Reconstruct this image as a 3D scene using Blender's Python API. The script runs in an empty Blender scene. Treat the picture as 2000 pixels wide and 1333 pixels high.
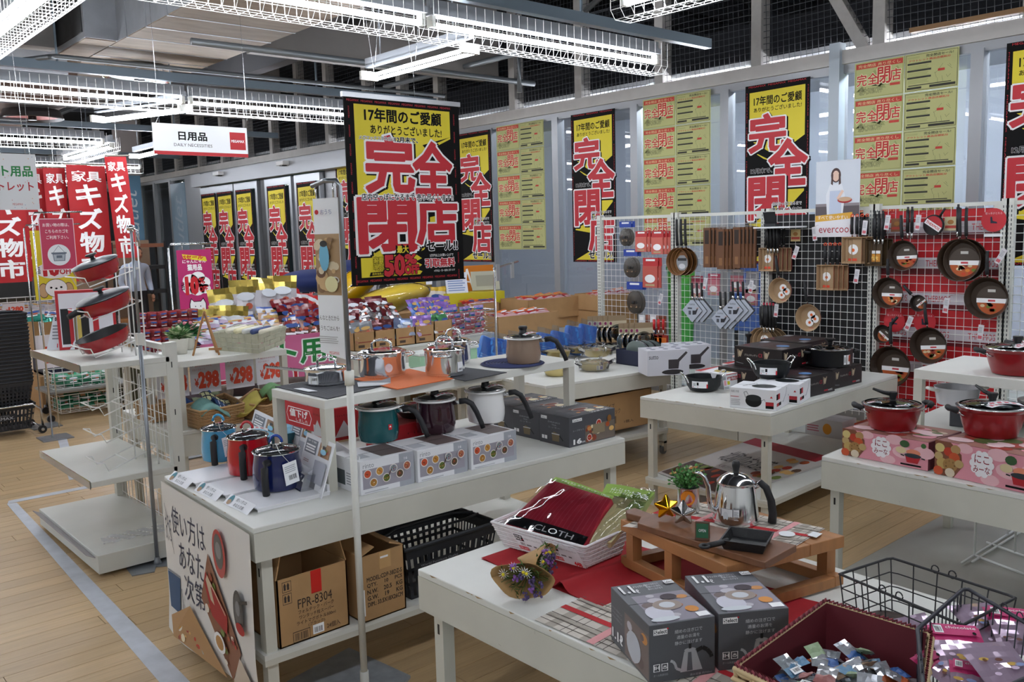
import bpy,math,random
from mathutils import Vector,Matrix,Euler
random.seed(7)
SC=bpy.context.scene
COL=SC.collection
PI=math.pi
# ------------------------------------------------------------------ camera
F_PX=1719.68
ROT=((0.74610211,0.10196729,-0.65797744),(-0.66528373,0.07408842,-0.74290542),(-0.02700355,0.99202499,0.1231147))
EYE=1.65
cd=bpy.data.cameras.new('camera'); cam=bpy.data.objects.new('camera',cd); COL.objects.link(cam)
cd.sensor_fit='HORIZONTAL'; cd.sensor_width=36; cd.lens=36*F_PX/2000; cd.clip_start=0.05; cd.clip_end=200
cam.matrix_world=Matrix.Translation((0,0,EYE))@Matrix(ROT).to_4x4()
SC.camera=cam
# ------------------------------------------------------------------ world, exposure
w=bpy.data.worlds.new('world'); SC.world=w; w.use_nodes=True
w.node_tree.nodes['Background'].inputs[0].default_value=(0.80,0.88,1.0,1)
w.node_tree.nodes['Background'].inputs[1].default_value=0.30
SC.view_settings.view_transform='Standard'; SC.view_settings.look='None'
SC.view_settings.gamma=1; SC.view_settings.use_curve_mapping=False
SC.view_settings.exposure=0.92
TUBE_POWER=30.0

# ------------------------------------------------------------------ survey helpers: a sight line met with a known plane
def _ray(px,py):return Matrix(ROT)@Vector((px-1000,666.5-py,-F_PX))
def P(px,py,z=0.0):
 d=_ray(px,py); t=(z-EYE)/d.z; return Vector((d.x*t,d.y*t,z))
def PX(px,py,x):
 d=_ray(px,py); t=x/d.x; return Vector((x,d.y*t,EYE+d.z*t))
def PY(px,py,y):
 d=_ray(px,py); t=y/d.y; return Vector((d.x*t,y,EYE+d.z*t))
# ------------------------------------------------------------------ materials
MATS={}
def lin(h):
 h=h.lstrip('#'); r=[int(h[i:i+2],16)/255 for i in(0,2,4)]
 return tuple(c/12.92 if c <=0.04045 else((c+0.055)/1.055)**2.4 for c in r)
def mat(h,rough=0.6,metal=0.0,noise=0.0,scale=20,emit=0,alpha=1,trans=0,bump=0,rnd=0,coat=0,key='',stretch=None,spec=None):
 k=(h,rough,metal,noise,scale,emit,alpha,trans,bump,rnd,coat,key,stretch,spec)
 if k in MATS:return MATS[k]
 m=bpy.data.materials.new('mat_'+h.lstrip('#')); m.use_nodes=True; nt=m.node_tree; b=nt.nodes['Principled BSDF']
 c=(*lin(h),1)
 b.inputs['Base Color'].default_value=c; b.inputs['Roughness'].default_value=rough; b.inputs['Metallic'].default_value=metal
 b.inputs['Alpha'].default_value=alpha; b.inputs['Transmission Weight'].default_value=trans; b.inputs['Coat Weight'].default_value=coat
 if spec is not None:b.inputs['Specular IOR Level'].default_value=spec
 if emit:b.inputs['Emission Color'].default_value=c; b.inputs['Emission Strength'].default_value=emit
 if noise or bump or rnd:
  tc=nt.nodes.new('ShaderNodeTexCoord'); mp=nt.nodes.new('ShaderNodeMapping'); nz=nt.nodes.new('ShaderNodeTexNoise')
  nt.links.new(tc.outputs['Object'],mp.inputs[0]); nt.links.new(mp.outputs[0],nz.inputs[0])
  if stretch:mp.inputs['Scale'].default_value=stretch
  nz.inputs['Scale'].default_value=scale; nz.inputs['Detail'].default_value=5
  if noise or rnd:
   hv=nt.nodes.new('ShaderNodeHueSaturation'); hv.inputs['Color'].default_value=c
   mr=nt.nodes.new('ShaderNodeMapRange'); mr.inputs[1].default_value=0.3; mr.inputs[2].default_value=0.7
   mr.inputs[3].default_value=1-noise; mr.inputs[4].default_value=1+noise
   nt.links.new(nz.outputs[0],mr.inputs[0]); last=mr.outputs[0]
   if rnd:
    oi=nt.nodes.new('ShaderNodeObjectInfo'); ge=nt.nodes.new('ShaderNodeNewGeometry')
    ad=nt.nodes.new('ShaderNodeMath'); ad.operation='ADD'
    nt.links.new(oi.outputs['Random'],ad.inputs[0]); nt.links.new(ge.outputs['Random Per Island'],ad.inputs[1])
    fr=nt.nodes.new('ShaderNodeMath'); fr.operation='FRACT'; nt.links.new(ad.outputs[0],fr.inputs[0])
    m2=nt.nodes.new('ShaderNodeMapRange'); m2.inputs[3].default_value=1-rnd; m2.inputs[4].default_value=1+rnd
    nt.links.new(fr.outputs[0],m2.inputs[0]); mu=nt.nodes.new('ShaderNodeMath'); mu.operation='MULTIPLY'
    nt.links.new(last,mu.inputs[0]); nt.links.new(m2.outputs[0],mu.inputs[1]); last=mu.outputs[0]
   nt.links.new(last,hv.inputs['Value']); nt.links.new(hv.outputs[0],b.inputs['Base Color'])
  if bump:
   bp=nt.nodes.new('ShaderNodeBump'); bp.inputs['Strength'].default_value=bump; bp.inputs['Distance'].default_value=0.01
   nt.links.new(nz.outputs[0],bp.inputs['Height']); nt.links.new(bp.outputs[0],b.inputs['Normal'])
 MATS[k]=m; return m
def clearfilm(key='film',tint='#ffffff',vis=0.12,rough=0.08):
 k=('film',key)
 if k in MATS:return MATS[k]
 m=bpy.data.materials.new('clear_'+key); m.use_nodes=True; nt=m.node_tree; nt.nodes.clear()
 o=nt.nodes.new('ShaderNodeOutputMaterial'); mx=nt.nodes.new('ShaderNodeMixShader'); tr=nt.nodes.new('ShaderNodeBsdfTransparent')
 gl=nt.nodes.new('ShaderNodeBsdfGlossy'); lw=nt.nodes.new('ShaderNodeFresnel'); ad=nt.nodes.new('ShaderNodeMath'); ad.operation='ADD'
 lw.inputs[0].default_value=1.45; ad.inputs[1].default_value=vis; ad.use_clamp=True
 tr.inputs[0].default_value=(*lin(tint),1); gl.inputs['Roughness'].default_value=rough
 nt.links.new(lw.outputs[0],ad.inputs[0]); nt.links.new(ad.outputs[0],mx.inputs[0])
 nt.links.new(tr.outputs[0],mx.inputs[1]); nt.links.new(gl.outputs[0],mx.inputs[2]); nt.links.new(mx.outputs[0],o.inputs[0])
 MATS[k]=m; return m
WHITE=mat('#d8d8d1',0.42,noise=0.03,scale=6,key='paint')
WHITE2=mat('#d3d4cd',0.5,noise=0.04,scale=9)
SIDE=mat('#c9c7bb',0.5,noise=0.05,scale=5)
GREYM=mat('#8f949a',0.35,metal=0.6)
STEEL=mat('#d2d4d6',0.2,metal=1.0)
CHROME=mat('#eceef0',0.10,metal=1.0)
ALU=mat('#b4b7ba',0.38,metal=0.75)
BLACK=mat('#141517',0.45)
SOFTBLACK=mat('#1c1d20',0.6)
PAPER=mat('#eceef0',0.7)
RED=mat('#c8202c',0.6); YEL=mat('#e4d22e',0.6); INK=mat('#0b0b0c',0.7,spec=0.2); WHT=mat('#f4f4f4',0.6)
CARD=mat('#b08a5e',0.85,noise=0.05,scale=12)
CARDIN=mat('#8f6e48',0.9)
WIRE=mat('#e4e5e2',0.4)
FILM=clearfilm()
TUBE=mat('#f3f7ff',0.5,emit=TUBE_POWER)

# ------------------------------------------------------------------ text outlines (2-D meshes)
_TC={}
def glyphs(s,w=0.0,res=2):
 k=(s,w,res)
 if k in _TC:return _TC[k]
 c=bpy.data.curves.new('t','FONT'); c.body=s; c.resolution_u=res; c.size=1; c.space_line=1.0
 o=bpy.data.objects.new('t',c); COL.objects.link(o)
 me=o.to_mesh()
 V=[(v.co.x,v.co.y,0)for v in me.vertices]; Fs=[tuple(p.vertices)for p in me.polygons]
 if w:
  cnt={}
  for f in Fs:
   for a,b in zip(f,f[1:]+f[:1]):e=(min(a,b),max(a,b)); cnt[e]=cnt.get(e,0)+1
  for(a,b),n in cnt.items():
   if n != 1:continue
   ax,ay=V[a][:2]; bx,by=V[b][:2]; dx,dy=bx-ax,by-ay; L=math.hypot(dx,dy)
   if L<1e-6:continue
   dx,dy=dx/L*w,dy/L*w; i=len(V); e=0.7; q=1+(len(Fs)%23)
   V+=[(ax-dx*e+dy,ay-dy*e-dx,q),(bx+dx*e+dy,by+dy*e-dx,q),(bx+dx*e-dy,by+dy*e+dx,q),(ax-dx*e-dy,ay-dy*e+dx,q)]
   Fs.append((i,i+1,i+2,i+3))
 o.to_mesh_clear(); bpy.data.objects.remove(o); bpy.data.curves.remove(c)
 base=_TC.get((s,0.0,res))
 xs=[p[0]for p in V]or[0,1]; ys=[p[1]for p in V]or[0,1]
 r=(V,Fs,(min(xs),min(ys),max(xs),max(ys))); _TC[k]=r; return r

# ------------------------------------------------------------------ mesh builder
class MB:
 def __init__(s):s.v=[]; s.f=[]; s.mi=[]; s.sm=[]; s.mats=[]; s.T=None
 def idx(s,m):
  if m not in s.mats:s.mats.append(m)
  return s.mats.index(m)
 def add(s,vs,fs,m,smooth=False):
  i=len(s.v); T=s.T
  s.v+=[tuple(T@Vector(p))if T else tuple(p)for p in vs]
  k=s.idx(m)
  for f in fs:s.f.append(tuple(i+a for a in f)); s.mi.append(k); s.sm.append(smooth)
  return s
 def hexa(s,p,m):return s.add(p,[(3,2,1,0),(4,5,6,7),(0,1,5,4),(1,2,6,5),(2,3,7,6),(3,0,4,7)],m)
 def box(s,x0,x1,y0,y1,z0,z1,m):
  return s.hexa([(x0,y0,z0),(x1,y0,z0),(x1,y1,z0),(x0,y1,z0),(x0,y0,z1),(x1,y0,z1),(x1,y1,z1),(x0,y1,z1)],m)
 def cbox(s,c,d,m):return s.box(c[0]-d[0]/2,c[0]+d[0]/2,c[1]-d[1]/2,c[1]+d[1]/2,c[2]-d[2]/2,c[2]+d[2]/2,m)
 def prism(s,q,z0,z1,m):
  n=len(q); vs=[(p[0],p[1],z0)for p in q]+[(p[0],p[1],z1)for p in q]
  return s.add(vs,[tuple(range(n))[::-1],tuple(range(n,2*n))]+[(i,(i+1)%n,n+(i+1)%n,n+i)for i in range(n)],m)
 def tube(s,pts,r,m,seg=6,closed=False,smooth=True,rend=None):
  pts=[Vector(p)for p in pts]; n=len(pts); rings=[]
  for i,p in enumerate(pts):
   if closed:d=pts[(i+1)%n]-pts[i-1]
   else:d=pts[min(i+1,n-1)]-pts[max(i-1,0)]
   if d.length<1e-9:d=Vector((0,0,1))
   d.normalize(); a=Vector((0,0,1))if abs(d.z)<0.9 else Vector((1,0,0))
   u=d.cross(a).normalized(); v=d.cross(u); rr=r if rend is None else r+(rend-r)*i/(n-1)
   rings.append([tuple(p+(u*math.cos(2*PI*k/seg)+v*math.sin(2*PI*k/seg))*rr)for k in range(seg)])
  vs=[q for rg in rings for q in rg]; fs=[]
  for i in range(n if closed else n-1):
   j=(i+1)%n
   for k in range(seg):l=(k+1)%seg; fs.append((i*seg+k,j*seg+k,j*seg+l,i*seg+l))
  if not closed:fs+=[tuple(range(seg)),tuple(range((n-1)*seg,n*seg))[::-1]]
  return s.add(vs,fs,m,smooth and seg>4)
 def lathe(s,prof,m,seg=28,c=(0,0,0),smooth=True,sx=1,sy=1):  # closed below only when the profile ends on its axis
  vs=[]; fs=[]; n=len(prof); ring0=[]; k0=0
  def ring_(r,z):
   b=len(vs)
   for k in range(seg):a=2*PI*k/seg; vs.append((c[0]+r*math.cos(a)*sx,c[1]+r*math.sin(a)*sy,c[2]+z))
   return b
  cur=ring_(*prof[0])
  for i in range(n-1):
   if i:  # a sharp corner in the profile gets its own ring so that shading breaks there
    a0=math.atan2(prof[i][1]-prof[i-1][1],prof[i][0]-prof[i-1][0]); a1=math.atan2(prof[i+1][1]-prof[i][1],prof[i+1][0]-prof[i][0])
    if abs((a1-a0+PI)%(2*PI)-PI)>0.6:cur=ring_(*prof[i])
   nx=ring_(*prof[i+1])
   for k in range(seg):l=(k+1)%seg; fs.append((cur+k,cur+l,nx+l,nx+k))
   cur=nx
  if prof[0][0]>1e-5 and prof[-1][0]<1e-5 and prof[0][1]<prof[-1][1]:fs.append(tuple(range(seg))[::-1])
  return s.add(vs,fs,m,smooth)
 def surf(s,fn,nu,nv,m,smooth=True):
  vs=[tuple(fn(i/nu,j/nv))for j in range(nv+1)for i in range(nu+1)]
  return s.add(vs,[(j*(nu+1)+i,j*(nu+1)+i+1,(j+1)*(nu+1)+i+1,(j+1)*(nu+1)+i)for j in range(nv)for i in range(nu)],m,smooth)
 def ball(s,c,r,m,seg=10,rings=6,sc=(1,1,1)):
  vs=[]; fs=[]
  for j in range(rings+1):
   t=PI*j/rings
   for k in range(seg):a=2*PI*k/seg; vs.append((c[0]+r*sc[0]*math.sin(t)*math.cos(a),c[1]+r*sc[1]*math.sin(t)*math.sin(a),c[2]+r*sc[2]*math.cos(t)))
  for j in range(rings):
   for k in range(seg):l=(k+1)%seg; fs.append((j*seg+k,(j+1)*seg+k,(j+1)*seg+l,j*seg+l))
  return s.add(vs,fs,m,True)
 def mesh(s,name):
  me=bpy.data.meshes.new(name); me.from_pydata(s.v,[],s.f)
  for m in s.mats:me.materials.append(m)
  me.polygons.foreach_set('material_index',s.mi); me.polygons.foreach_set('use_smooth',s.sm); me.update(); return me
 def build(s,name,parent=None,base=None,bev=0,solid=0,sub=0):
  """mesh given in world coordinates when base is set (object origin put there), else in the parent's own space"""
  if base is not None:s.v=[(x-base[0],y-base[1],z-base[2])for x,y,z in s.v]
  o=bpy.data.objects.new(name,s.mesh(name)); COL.objects.link(o)
  if base is not None:o.location=base
  if parent is not None:
   o.parent=parent
   if base is not None:o.location=Vector(base)-parent.location
  if solid:md=o.modifiers.new('s','SOLIDIFY'); md.thickness=solid; md.offset=0
  if sub:md=o.modifiers.new('u','SUBSURF'); md.levels=sub; md.render_levels=sub
  if bev:md=o.modifiers.new('b','BEVEL'); md.width=bev; md.segments=2; md.limit_method='ANGLE'; md.angle_limit=0.7
  return o
def tag(o,label,cat,group=None,kind=None):
 o['label']=label; o['category']=cat
 if group:o['group']=group
 if kind:o['kind']=kind
 return o
def thing(name,label,cat,loc=(0,0,0),rz=0,group=None,rot=None):
 o=bpy.data.objects.new(name,None); COL.objects.link(o); o.location=loc; o.rotation_euler=rot if rot else(0,0,rz)
 o.empty_display_size=0.05
 return tag(o,label,cat,group)
def struct(name,mb,**k):
 o=mb.build(name,**k); o['kind']='structure'; return o
def copy_tree(o,parent=None):
 c=o.copy(); COL.objects.link(c); c.parent=parent
 for ch in[x for x in o.children]:copy_tree(ch,c)
 return c
def copy_thing(o,label,loc=None,rz=None,rot=None,group=None,scale=None):
 c=copy_tree(o); c['label']=label
 if loc is not None:c.location=loc
 if rz is not None:c.rotation_euler=(0,0,rz)
 if rot is not None:c.rotation_euler=rot
 if scale is not None:c.scale=(scale,)*3 if not isinstance(scale,tuple)else scale
 if group:c['group']=group
 return c

# ------------------------------------------------------------------ printed faces: flat colour shapes laid on a surface
class Face:
 def __init__(s,mb,fn,eps=0.0001):s.mb=mb; s.fn=fn; s.k=1; s.eps=eps
 def poly(s,pts,m):
  s.k+=1; h=s.k*s.eps
  s.mb.add([s.fn(u,v,h)for u,v in pts],[tuple(range(len(pts)))],m); return s
 def rect(s,x0,y0,x1,y1,m):return s.poly([(x0,y0),(x1,y0),(x1,y1),(x0,y1)],m)
 def ell(s,cx,cy,rx,ry,m,n=16,a0=0):
  return s.poly([(cx+rx*math.cos(2*PI*i/n+a0),cy+ry*math.sin(2*PI*i/n+a0))for i in range(n)],m)
 def line(s,x0,y0,x1,y1,w,m):
  dx,dy=x1-x0,y1-y0; L=math.hypot(dx,dy)or 1; dx,dy=dx/L*w/2,dy/L*w/2
  return s.poly([(x0+dy,y0-dx),(x1+dy,y1-dx),(x1-dy,y1+dx),(x0-dy,y0+dx)],m)
 def text(s,t,x0,y0,x1,y1,m,bold=0.0,out=None,shear=0,rot=0,res=2):
  """fits the string's own outline into the given box; out = [(material, width), ...] widest first"""
  V0,F0,bb=glyphs(t,0.0,res)
  if not V0:return s
  sx=(x1-x0)/max(bb[2]-bb[0],1e-6); sy=(y1-y0)/max(bb[3]-bb[1],1e-6); cx,cy=(x0+x1)/2,(y0+y1)/2
  def put(V,Fs,mm):
   s.k+=1; h=s.k*s.eps; q=[]
   for a,b,l in V:
    x=x0+(a-bb[0])*sx; y=y0+(b-bb[1])*sy; x+=(y-cy)*shear
    if rot:c_,s_=math.cos(rot),math.sin(rot); x,y=cx+(x-cx)*c_-(y-cy)*s_,cy+(x-cx)*s_+(y-cy)*c_
    q.append(s.fn(x,y,h+l*s.eps/24))
   s.mb.add(q,Fs,mm)
  for mm,ow in(out or[]):
   V,Fs,_=glyphs(t,ow,res); put(V,Fs,mm)
  V,Fs,_=glyphs(t,bold,res); put(V,Fs,m)
  return s
 def bars(s,x0,y0,x1,y1,m,n=12):
  r=random.Random(3); x=x0
  wd=(x1-x0)/n
  for i in range(n):s.rect(x,y0,x+wd*r.uniform(0.25,0.75),y1,m); x+=wd; s.k -= 1
  return s
 def lines(s,x0,y0,x1,y1,n,m,fill=0.45,rag=0.25):
  """rows of unreadable small print"""
  r=random.Random(n); h=(y1-y0)/n
  for i in range(n):s.rect(x0,y0+i*h,x1-(x1-x0)*rag*r.random(),y0+i*h+h*fill,m); s.k -= 1
  s.k+=1; return s
def plane(o,u,v):
 o,u,v=Vector(o),Vector(u).normalized(),Vector(v).normalized(); n=u.cross(v)
 return lambda a,b,h:tuple(o+u*a+v*b+n*h)
FOOD=['#b5562c','#d98e3c','#8a3b22','#e0b26a','#6f7f35','#c43d28','#efe2c0','#5a3a28']
def food(f,x0,y0,x1,y1,n=14,cols=FOOD,seed=1,base='#8a7565',rmax=0.22):
 r=random.Random(seed); f.rect(x0,y0,x1,y1,mat(base,0.5))
 w,h=x1-x0,y1-y0; R=min(w,h)*rmax
 for i in range(n):
  a=R*r.uniform(0.35,1); b=a*r.uniform(0.6,1)
  f.ell(r.uniform(x0+a,x1-a),r.uniform(y0+b,y1-b),a,b,mat(r.choice(cols),0.5),10)
def bowl_print(f,cx,cy,r,inner,seed=0):
 f.ell(cx,cy,r,r,mat('#e9e2da',0.5),16); f.ell(cx,cy,r*0.82,r*0.82,mat(inner,0.5),16)
 q=random.Random(seed)
 for i in range(5):
  a=q.random()*6.28; d=q.random()*r*0.5
  f.ell(cx+d*math.cos(a),cy+d*math.sin(a),r*0.16,r*0.12,mat(q.choice(FOOD),0.5),6)
def carton(name,label,loc,rz,size,body,front=None,side=None,top=None,left=None,back=None,cat='box',group=None,bev=0.0015,parent=None,seam=True):
 """closed carton: x = width, y = depth; front faces -y, side faces +x, left faces -x; origin bottom centre"""
 w,d,h=size; t=thing(name,label,cat,loc,rz,group)
 b=MB(); b.box(-w/2,w/2,-d/2,d/2,0,h,body); b.build('carton_body',t,bev=bev)
 p=MB()
 if front:front(Face(p,plane((-w/2,-d/2,0),(1,0,0),(0,0,1))),w,h)
 if side:side(Face(p,plane((w/2,-d/2,0),(0,1,0),(0,0,1))),d,h)
 if left:left(Face(p,plane((-w/2,d/2,0),(0,-1,0),(0,0,1))),d,h)
 if top:top(Face(p,plane((-w/2,-d/2,h),(1,0,0),(0,1,0))),w,d)
 if p.v:p.build('print',t)
 if seam:
  q=MB(); q.box(-w/2,w/2,-0.0006,0.0006,h-0.0004,h+0.0004,mat('#3a3a3a',0.8)); q.build('lid_seam',t)
 return t
def open_carton(name,label,loc,rz,size,m=None,front=None,side=None,cat='box',group=None,flaps=True,th=0.005,lean=0.25):
 m=m or CARD; w,d,h=size; t=thing(name,label,cat,loc,rz,group); b=MB()
 b.box(-w/2,w/2,-d/2,d/2,0,th,m)
 b.box(-w/2,w/2,-d/2,-d/2+th,0,h,m); b.box(-w/2,w/2,d/2-th,d/2,0,h,m)
 b.box(-w/2,-w/2+th,-d/2,d/2,0,h,m); b.box(w/2-th,w/2,-d/2,d/2,0,h,m); b.build('carton_body',t)
 if flaps:
  for k,(sx)in enumerate((-1,1)):
   f=MB(); f.T=Matrix.Translation((sx*w/2,0,h))@Matrix.Rotation(-sx*lean,4,'Y'); f.box(-0.002,0.002,-d/2+0.004,d/2-0.004,0,min(w,d)*0.35,m); f.build('flap',t)
 p=MB()
 if front:front(Face(p,plane((-w/2,-d/2,0),(1,0,0),(0,0,1))),w,h)
 if side:side(Face(p,plane((w/2,-d/2,0),(0,1,0),(0,0,1))),d,h)
 if p.v:p.build('print',t)
 return t
# =================================================================== ROOM
XW=7.0
plankm=mat('#b89c74',0.36,noise=0.10,scale=3.0,rnd=0.10,stretch=(1.2,22,1))
jointm=mat('#4a3a2a',0.9)
concm=mat('#a5a39a',0.55,noise=0.16,scale=1.6,bump=0.05)
m=MB(); m.box(-9,9.5,-6,2.0,-0.12,-0.001,concm); struct('floor',m)
m=MB(); m.box(-9,7.1,2.0,31,-0.12,-0.006,jointm); m.box(7.1,9.5,2.0,31,-0.12,-0.002,concm)
flo=m.build('floor'); flo['kind']='structure'
PW,PL=0.108,1.5
pm=MB(); pm.box(0,PL-0.003,0,PW-0.0025,-0.006,0,plankm); pme=pm.mesh('plank')
cells=[]; row=0; y=2.0
rr=random.Random(5)
while y<31:
 off=rr.random()*PL; x=-9-off
 while x<7.1:
  d=math.hypot(x+PL/2-1.5,y-2.5)+(8 if x+PL<0.1 else 0)
  cells.append((d,x,y)); x+=PL
 y+=PW; row+=1
cells.sort(); far=MB()
for i,(d,x,y)in enumerate(cells):
 if i<295 and x+PL<7.1:
  o=bpy.data.objects.new('floor_plank',pme); COL.objects.link(o); o.parent=flo; o.location=(x,y,0)
 else:far.box(x,min(x+PL-0.003,7.1),y,y+PW-0.0025,-0.006,0,plankm)
fo=far.build('floor_planking',flo); fo['kind']='stuff'
# painted aisle lines
tape=mat('#b9bdc4',0.5,noise=0.10,scale=12)
m=MB(); m.prism([P(13,985)[:2],P(33,983)[:2],(1.14,3.0),(1.05,3.0)],0.0,0.0012,tape)
tag(m.build('floor_marking_tape'),'worn pale grey tape line on the planks running toward the viewer','tape')
m=MB(); q0,q1=P(15,985),P(175,953); m.prism([(q0.x,q0.y),(2.1,q1.y-0.02),(2.1,q1.y+0.05),(q0.x+0.02,q0.y+0.07)],0.0,0.0016,tape)
tag(m.build('floor_marking_tape'),'pale grey tape line crossing behind the empty gondola base','tape')
m=MB(); a,b=P(118,850),P(160,890); m.prism([(a.x-0.03,a.y),(a.x+0.04,a.y),(1.72,6.6),(1.65,6.6)],0,0.0014,tape)
tag(m.build('floor_marking_tape'),'short grey tape line beside the chrome cart wheel','tape')

# shell
wallm=mat('#6f6e6c',0.8,noise=0.05,scale=3)
dark=mat('#26272b',0.85,noise=0.15,scale=2)
m=MB(); m.box(-9,9.5,30.9,31.1,0,5.0,wallm); struct('wall_back',m)
m=MB(); m.box(-9.2,-9,-6,31,0,5.0,mat('#d6d5d0',0.8)); struct('wall_left',m)
m=MB(); m.box(-9,9.5,-6.2,-6,0,5.0,mat('#d6d5d0',0.8)); struct('wall_front',m)
m=MB(); m.box(9.5,9.7,-6,31,0,5.0,mat('#7c7f86',0.8)); struct('wall_right',m)
m=MB(); m.box(-9,9.6,-6,31,4.7,4.85,mat('#1b1c20',0.9)); struct('ceiling',m)
# corridor soffit and corrugated strip seen through the netting
m=MB()
for i in range(60):m.box(7.5+0,9.45,-4+i*0.58,-4+i*0.58+0.30,4.0,4.05,mat('#34363b',0.8))
m.box(9.3,9.45,-6,31,3.0,4.6,mat('#2f3136',0.85)); struct('trim_1',m)

# header beam, sill, transom and posts of the window wall
beam=mat('#bdbab6',0.6,noise=0.06,scale=7)
frame=mat('#96989b',0.4,metal=0.35)
m=MB(); m.box(XW-0.06,XW+0.10,-5,30.9,2.93,3.04,beam); struct('trim_2',m)
m=MB(); m.box(XW-0.03,XW+0.06,-5,30.9,2.86,2.93,frame); m.box(XW-0.03,XW+0.06,-5,30.9,0,0.09,frame); struct('window_1',m)
w1=bpy.context.scene.objects['window_1']
mull=[30,28.2,26.4,24.6,22.8,21,20.1,19.2,18.3,17.3,11.3,10.3,9.27,8.16,7.05,5.92,4.84,3.75,2.66,1.56,0.46,-0.64,-2.84,-5]
for y in mull:
 m=MB(); m.box(XW-0.05,XW+0.06,y-0.045,y+0.045,0.09,2.88,frame); m.build('mullion',w1)
m=MB(); m.box(XW-0.10,XW+0.0,3.75-0.05,3.75+0.04,0.09,3.10,mat('#a9b4bd',0.4)); m.build('conduit_cover',w1)
glassm=clearfilm('glass','#dfe6ec',0.05,0.0)
for a,b in zip(mull,mull[1:]):
 if a==17.3:continue
 m=MB(); m.add([(XW+0.02,a-0.045,0.09),(XW+0.02,b+0.045,0.09),(XW+0.02,b+0.045,2.86),(XW+0.02,a-0.045,2.86)],[(0,1,2,3)],glassm)
 m.build('glass_pane',w1)
post=mat('#a5a29e',0.6,noise=0.05)
k=0
for y in[29,27,25,23,21.4,20.2,19.09,17.97,16.81,15.76,14.76,13.8,12.87,11.97,10.9,10.05,9.22,7.77,6.71,5.62,4.53,3.42,2.33,1.25,0.2]:
 m=MB(); m.box(XW-0.02,XW+0.12,y-0.05,y+0.05,3.04,4.7,post); k+=1
 o=m.build('steel_post'); o['kind']='structure'; o.name='trim_%d'%(k+2)
m=MB(); m.T=Matrix.Translation((XW+0.04,3.5,3.04))@Matrix.Rotation(math.radians(-30),4,'X'); m.box(-0.05,0.05,0,0.09,0,1.9,post); struct('trim_40',m)
m=MB(); m.box(XW-0.08,XW-0.02,1.5,3.15,3.075,3.11,mat('#8a6a48',0.7)); struct('trim_41',m)
# netting over the opening above the header
m=MB(); nm=mat('#4d5055',0.6,metal=0.3); s=0.055; yy=-1.0
while yy<22:m.tube([(XW+0.02,yy,3.04),(XW+0.03+0.012*math.sin(yy*9),yy+0.03,3.8),(XW+0.02,yy,4.6)],0.0028,nm,3); yy+=s
z=3.07
while z<4.6:m.tube([(XW+0.02,-1+i*0.9,z+0.012*math.sin(i*2.1+z*5))for i in range(27)],0.0026,nm,3); z+=s
o=m.build('wire_netting'); tag(o,'sagging dark wire netting stretched across the opening above the white header beam','netting',kind='stuff')
# canopy box above the doors, and the door leaves
m=MB(); m.box(6.70,6.90,10.2,16.55,2.64,2.86,mat('#a3a6ab',0.45,metal=0.3)); struct('trim_42',m)
for y in(15.2,12.8):
 m=MB(); m.box(6.60,6.70,y-0.12,y+0.12,2.78,2.84,PAPER); m.box(6.62,6.70,y-0.05,y+0.05,2.765,2.78,BLACK); tag(m.build('door_sensor'),'small white sensor box on the grey door canopy, %s'%('nearer the column' if y>14 else 'nearer the big banner'),'sensor')
doorm=mat('#a4a8ad',0.3,metal=0.5)
DOORS=[(17.25,15.75),(15.7,14.1),(13.95,12.95),(12.9,11.9)]
dy=[(16.45,15.72),(15.72,15.02),(14.98,14.08),(13.80,12.88),(12.78,11.98)]
for i,(a,b)in enumerate(dy):
 m=MB(); x0,x1=6.82,6.90
 m.box(x0,x1,b,a,2.5,2.62,doorm); m.box(x0,x1,b,a,0.02,0.14,doorm)
 m.box(x0,x1,b,b+0.075,0.14,2.5,doorm); m.box(x0,x1,a-0.075,a,0.14,2.5,doorm)
 o=m.build('door_%d'%(i+1)); o['kind']='structure'
 m=MB(); m.add([(6.86,a-0.075,0.14),(6.86,b+0.075,0.14),(6.86,b+0.075,2.5),(6.86,a-0.075,2.5)],[(0,1,2,3)],glassm); m.build('glass_pane',o)
m=MB(); m.box(6.84,7.0,16.45,17.2,0,2.9,frame); m.box(6.9,7.0,11.4,11.95,0,2.9,frame); m.box(6.84,7.0,13.82,13.98,0,2.64,mat('#3a3c40',0.5)); struct('trim_43',m)
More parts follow.
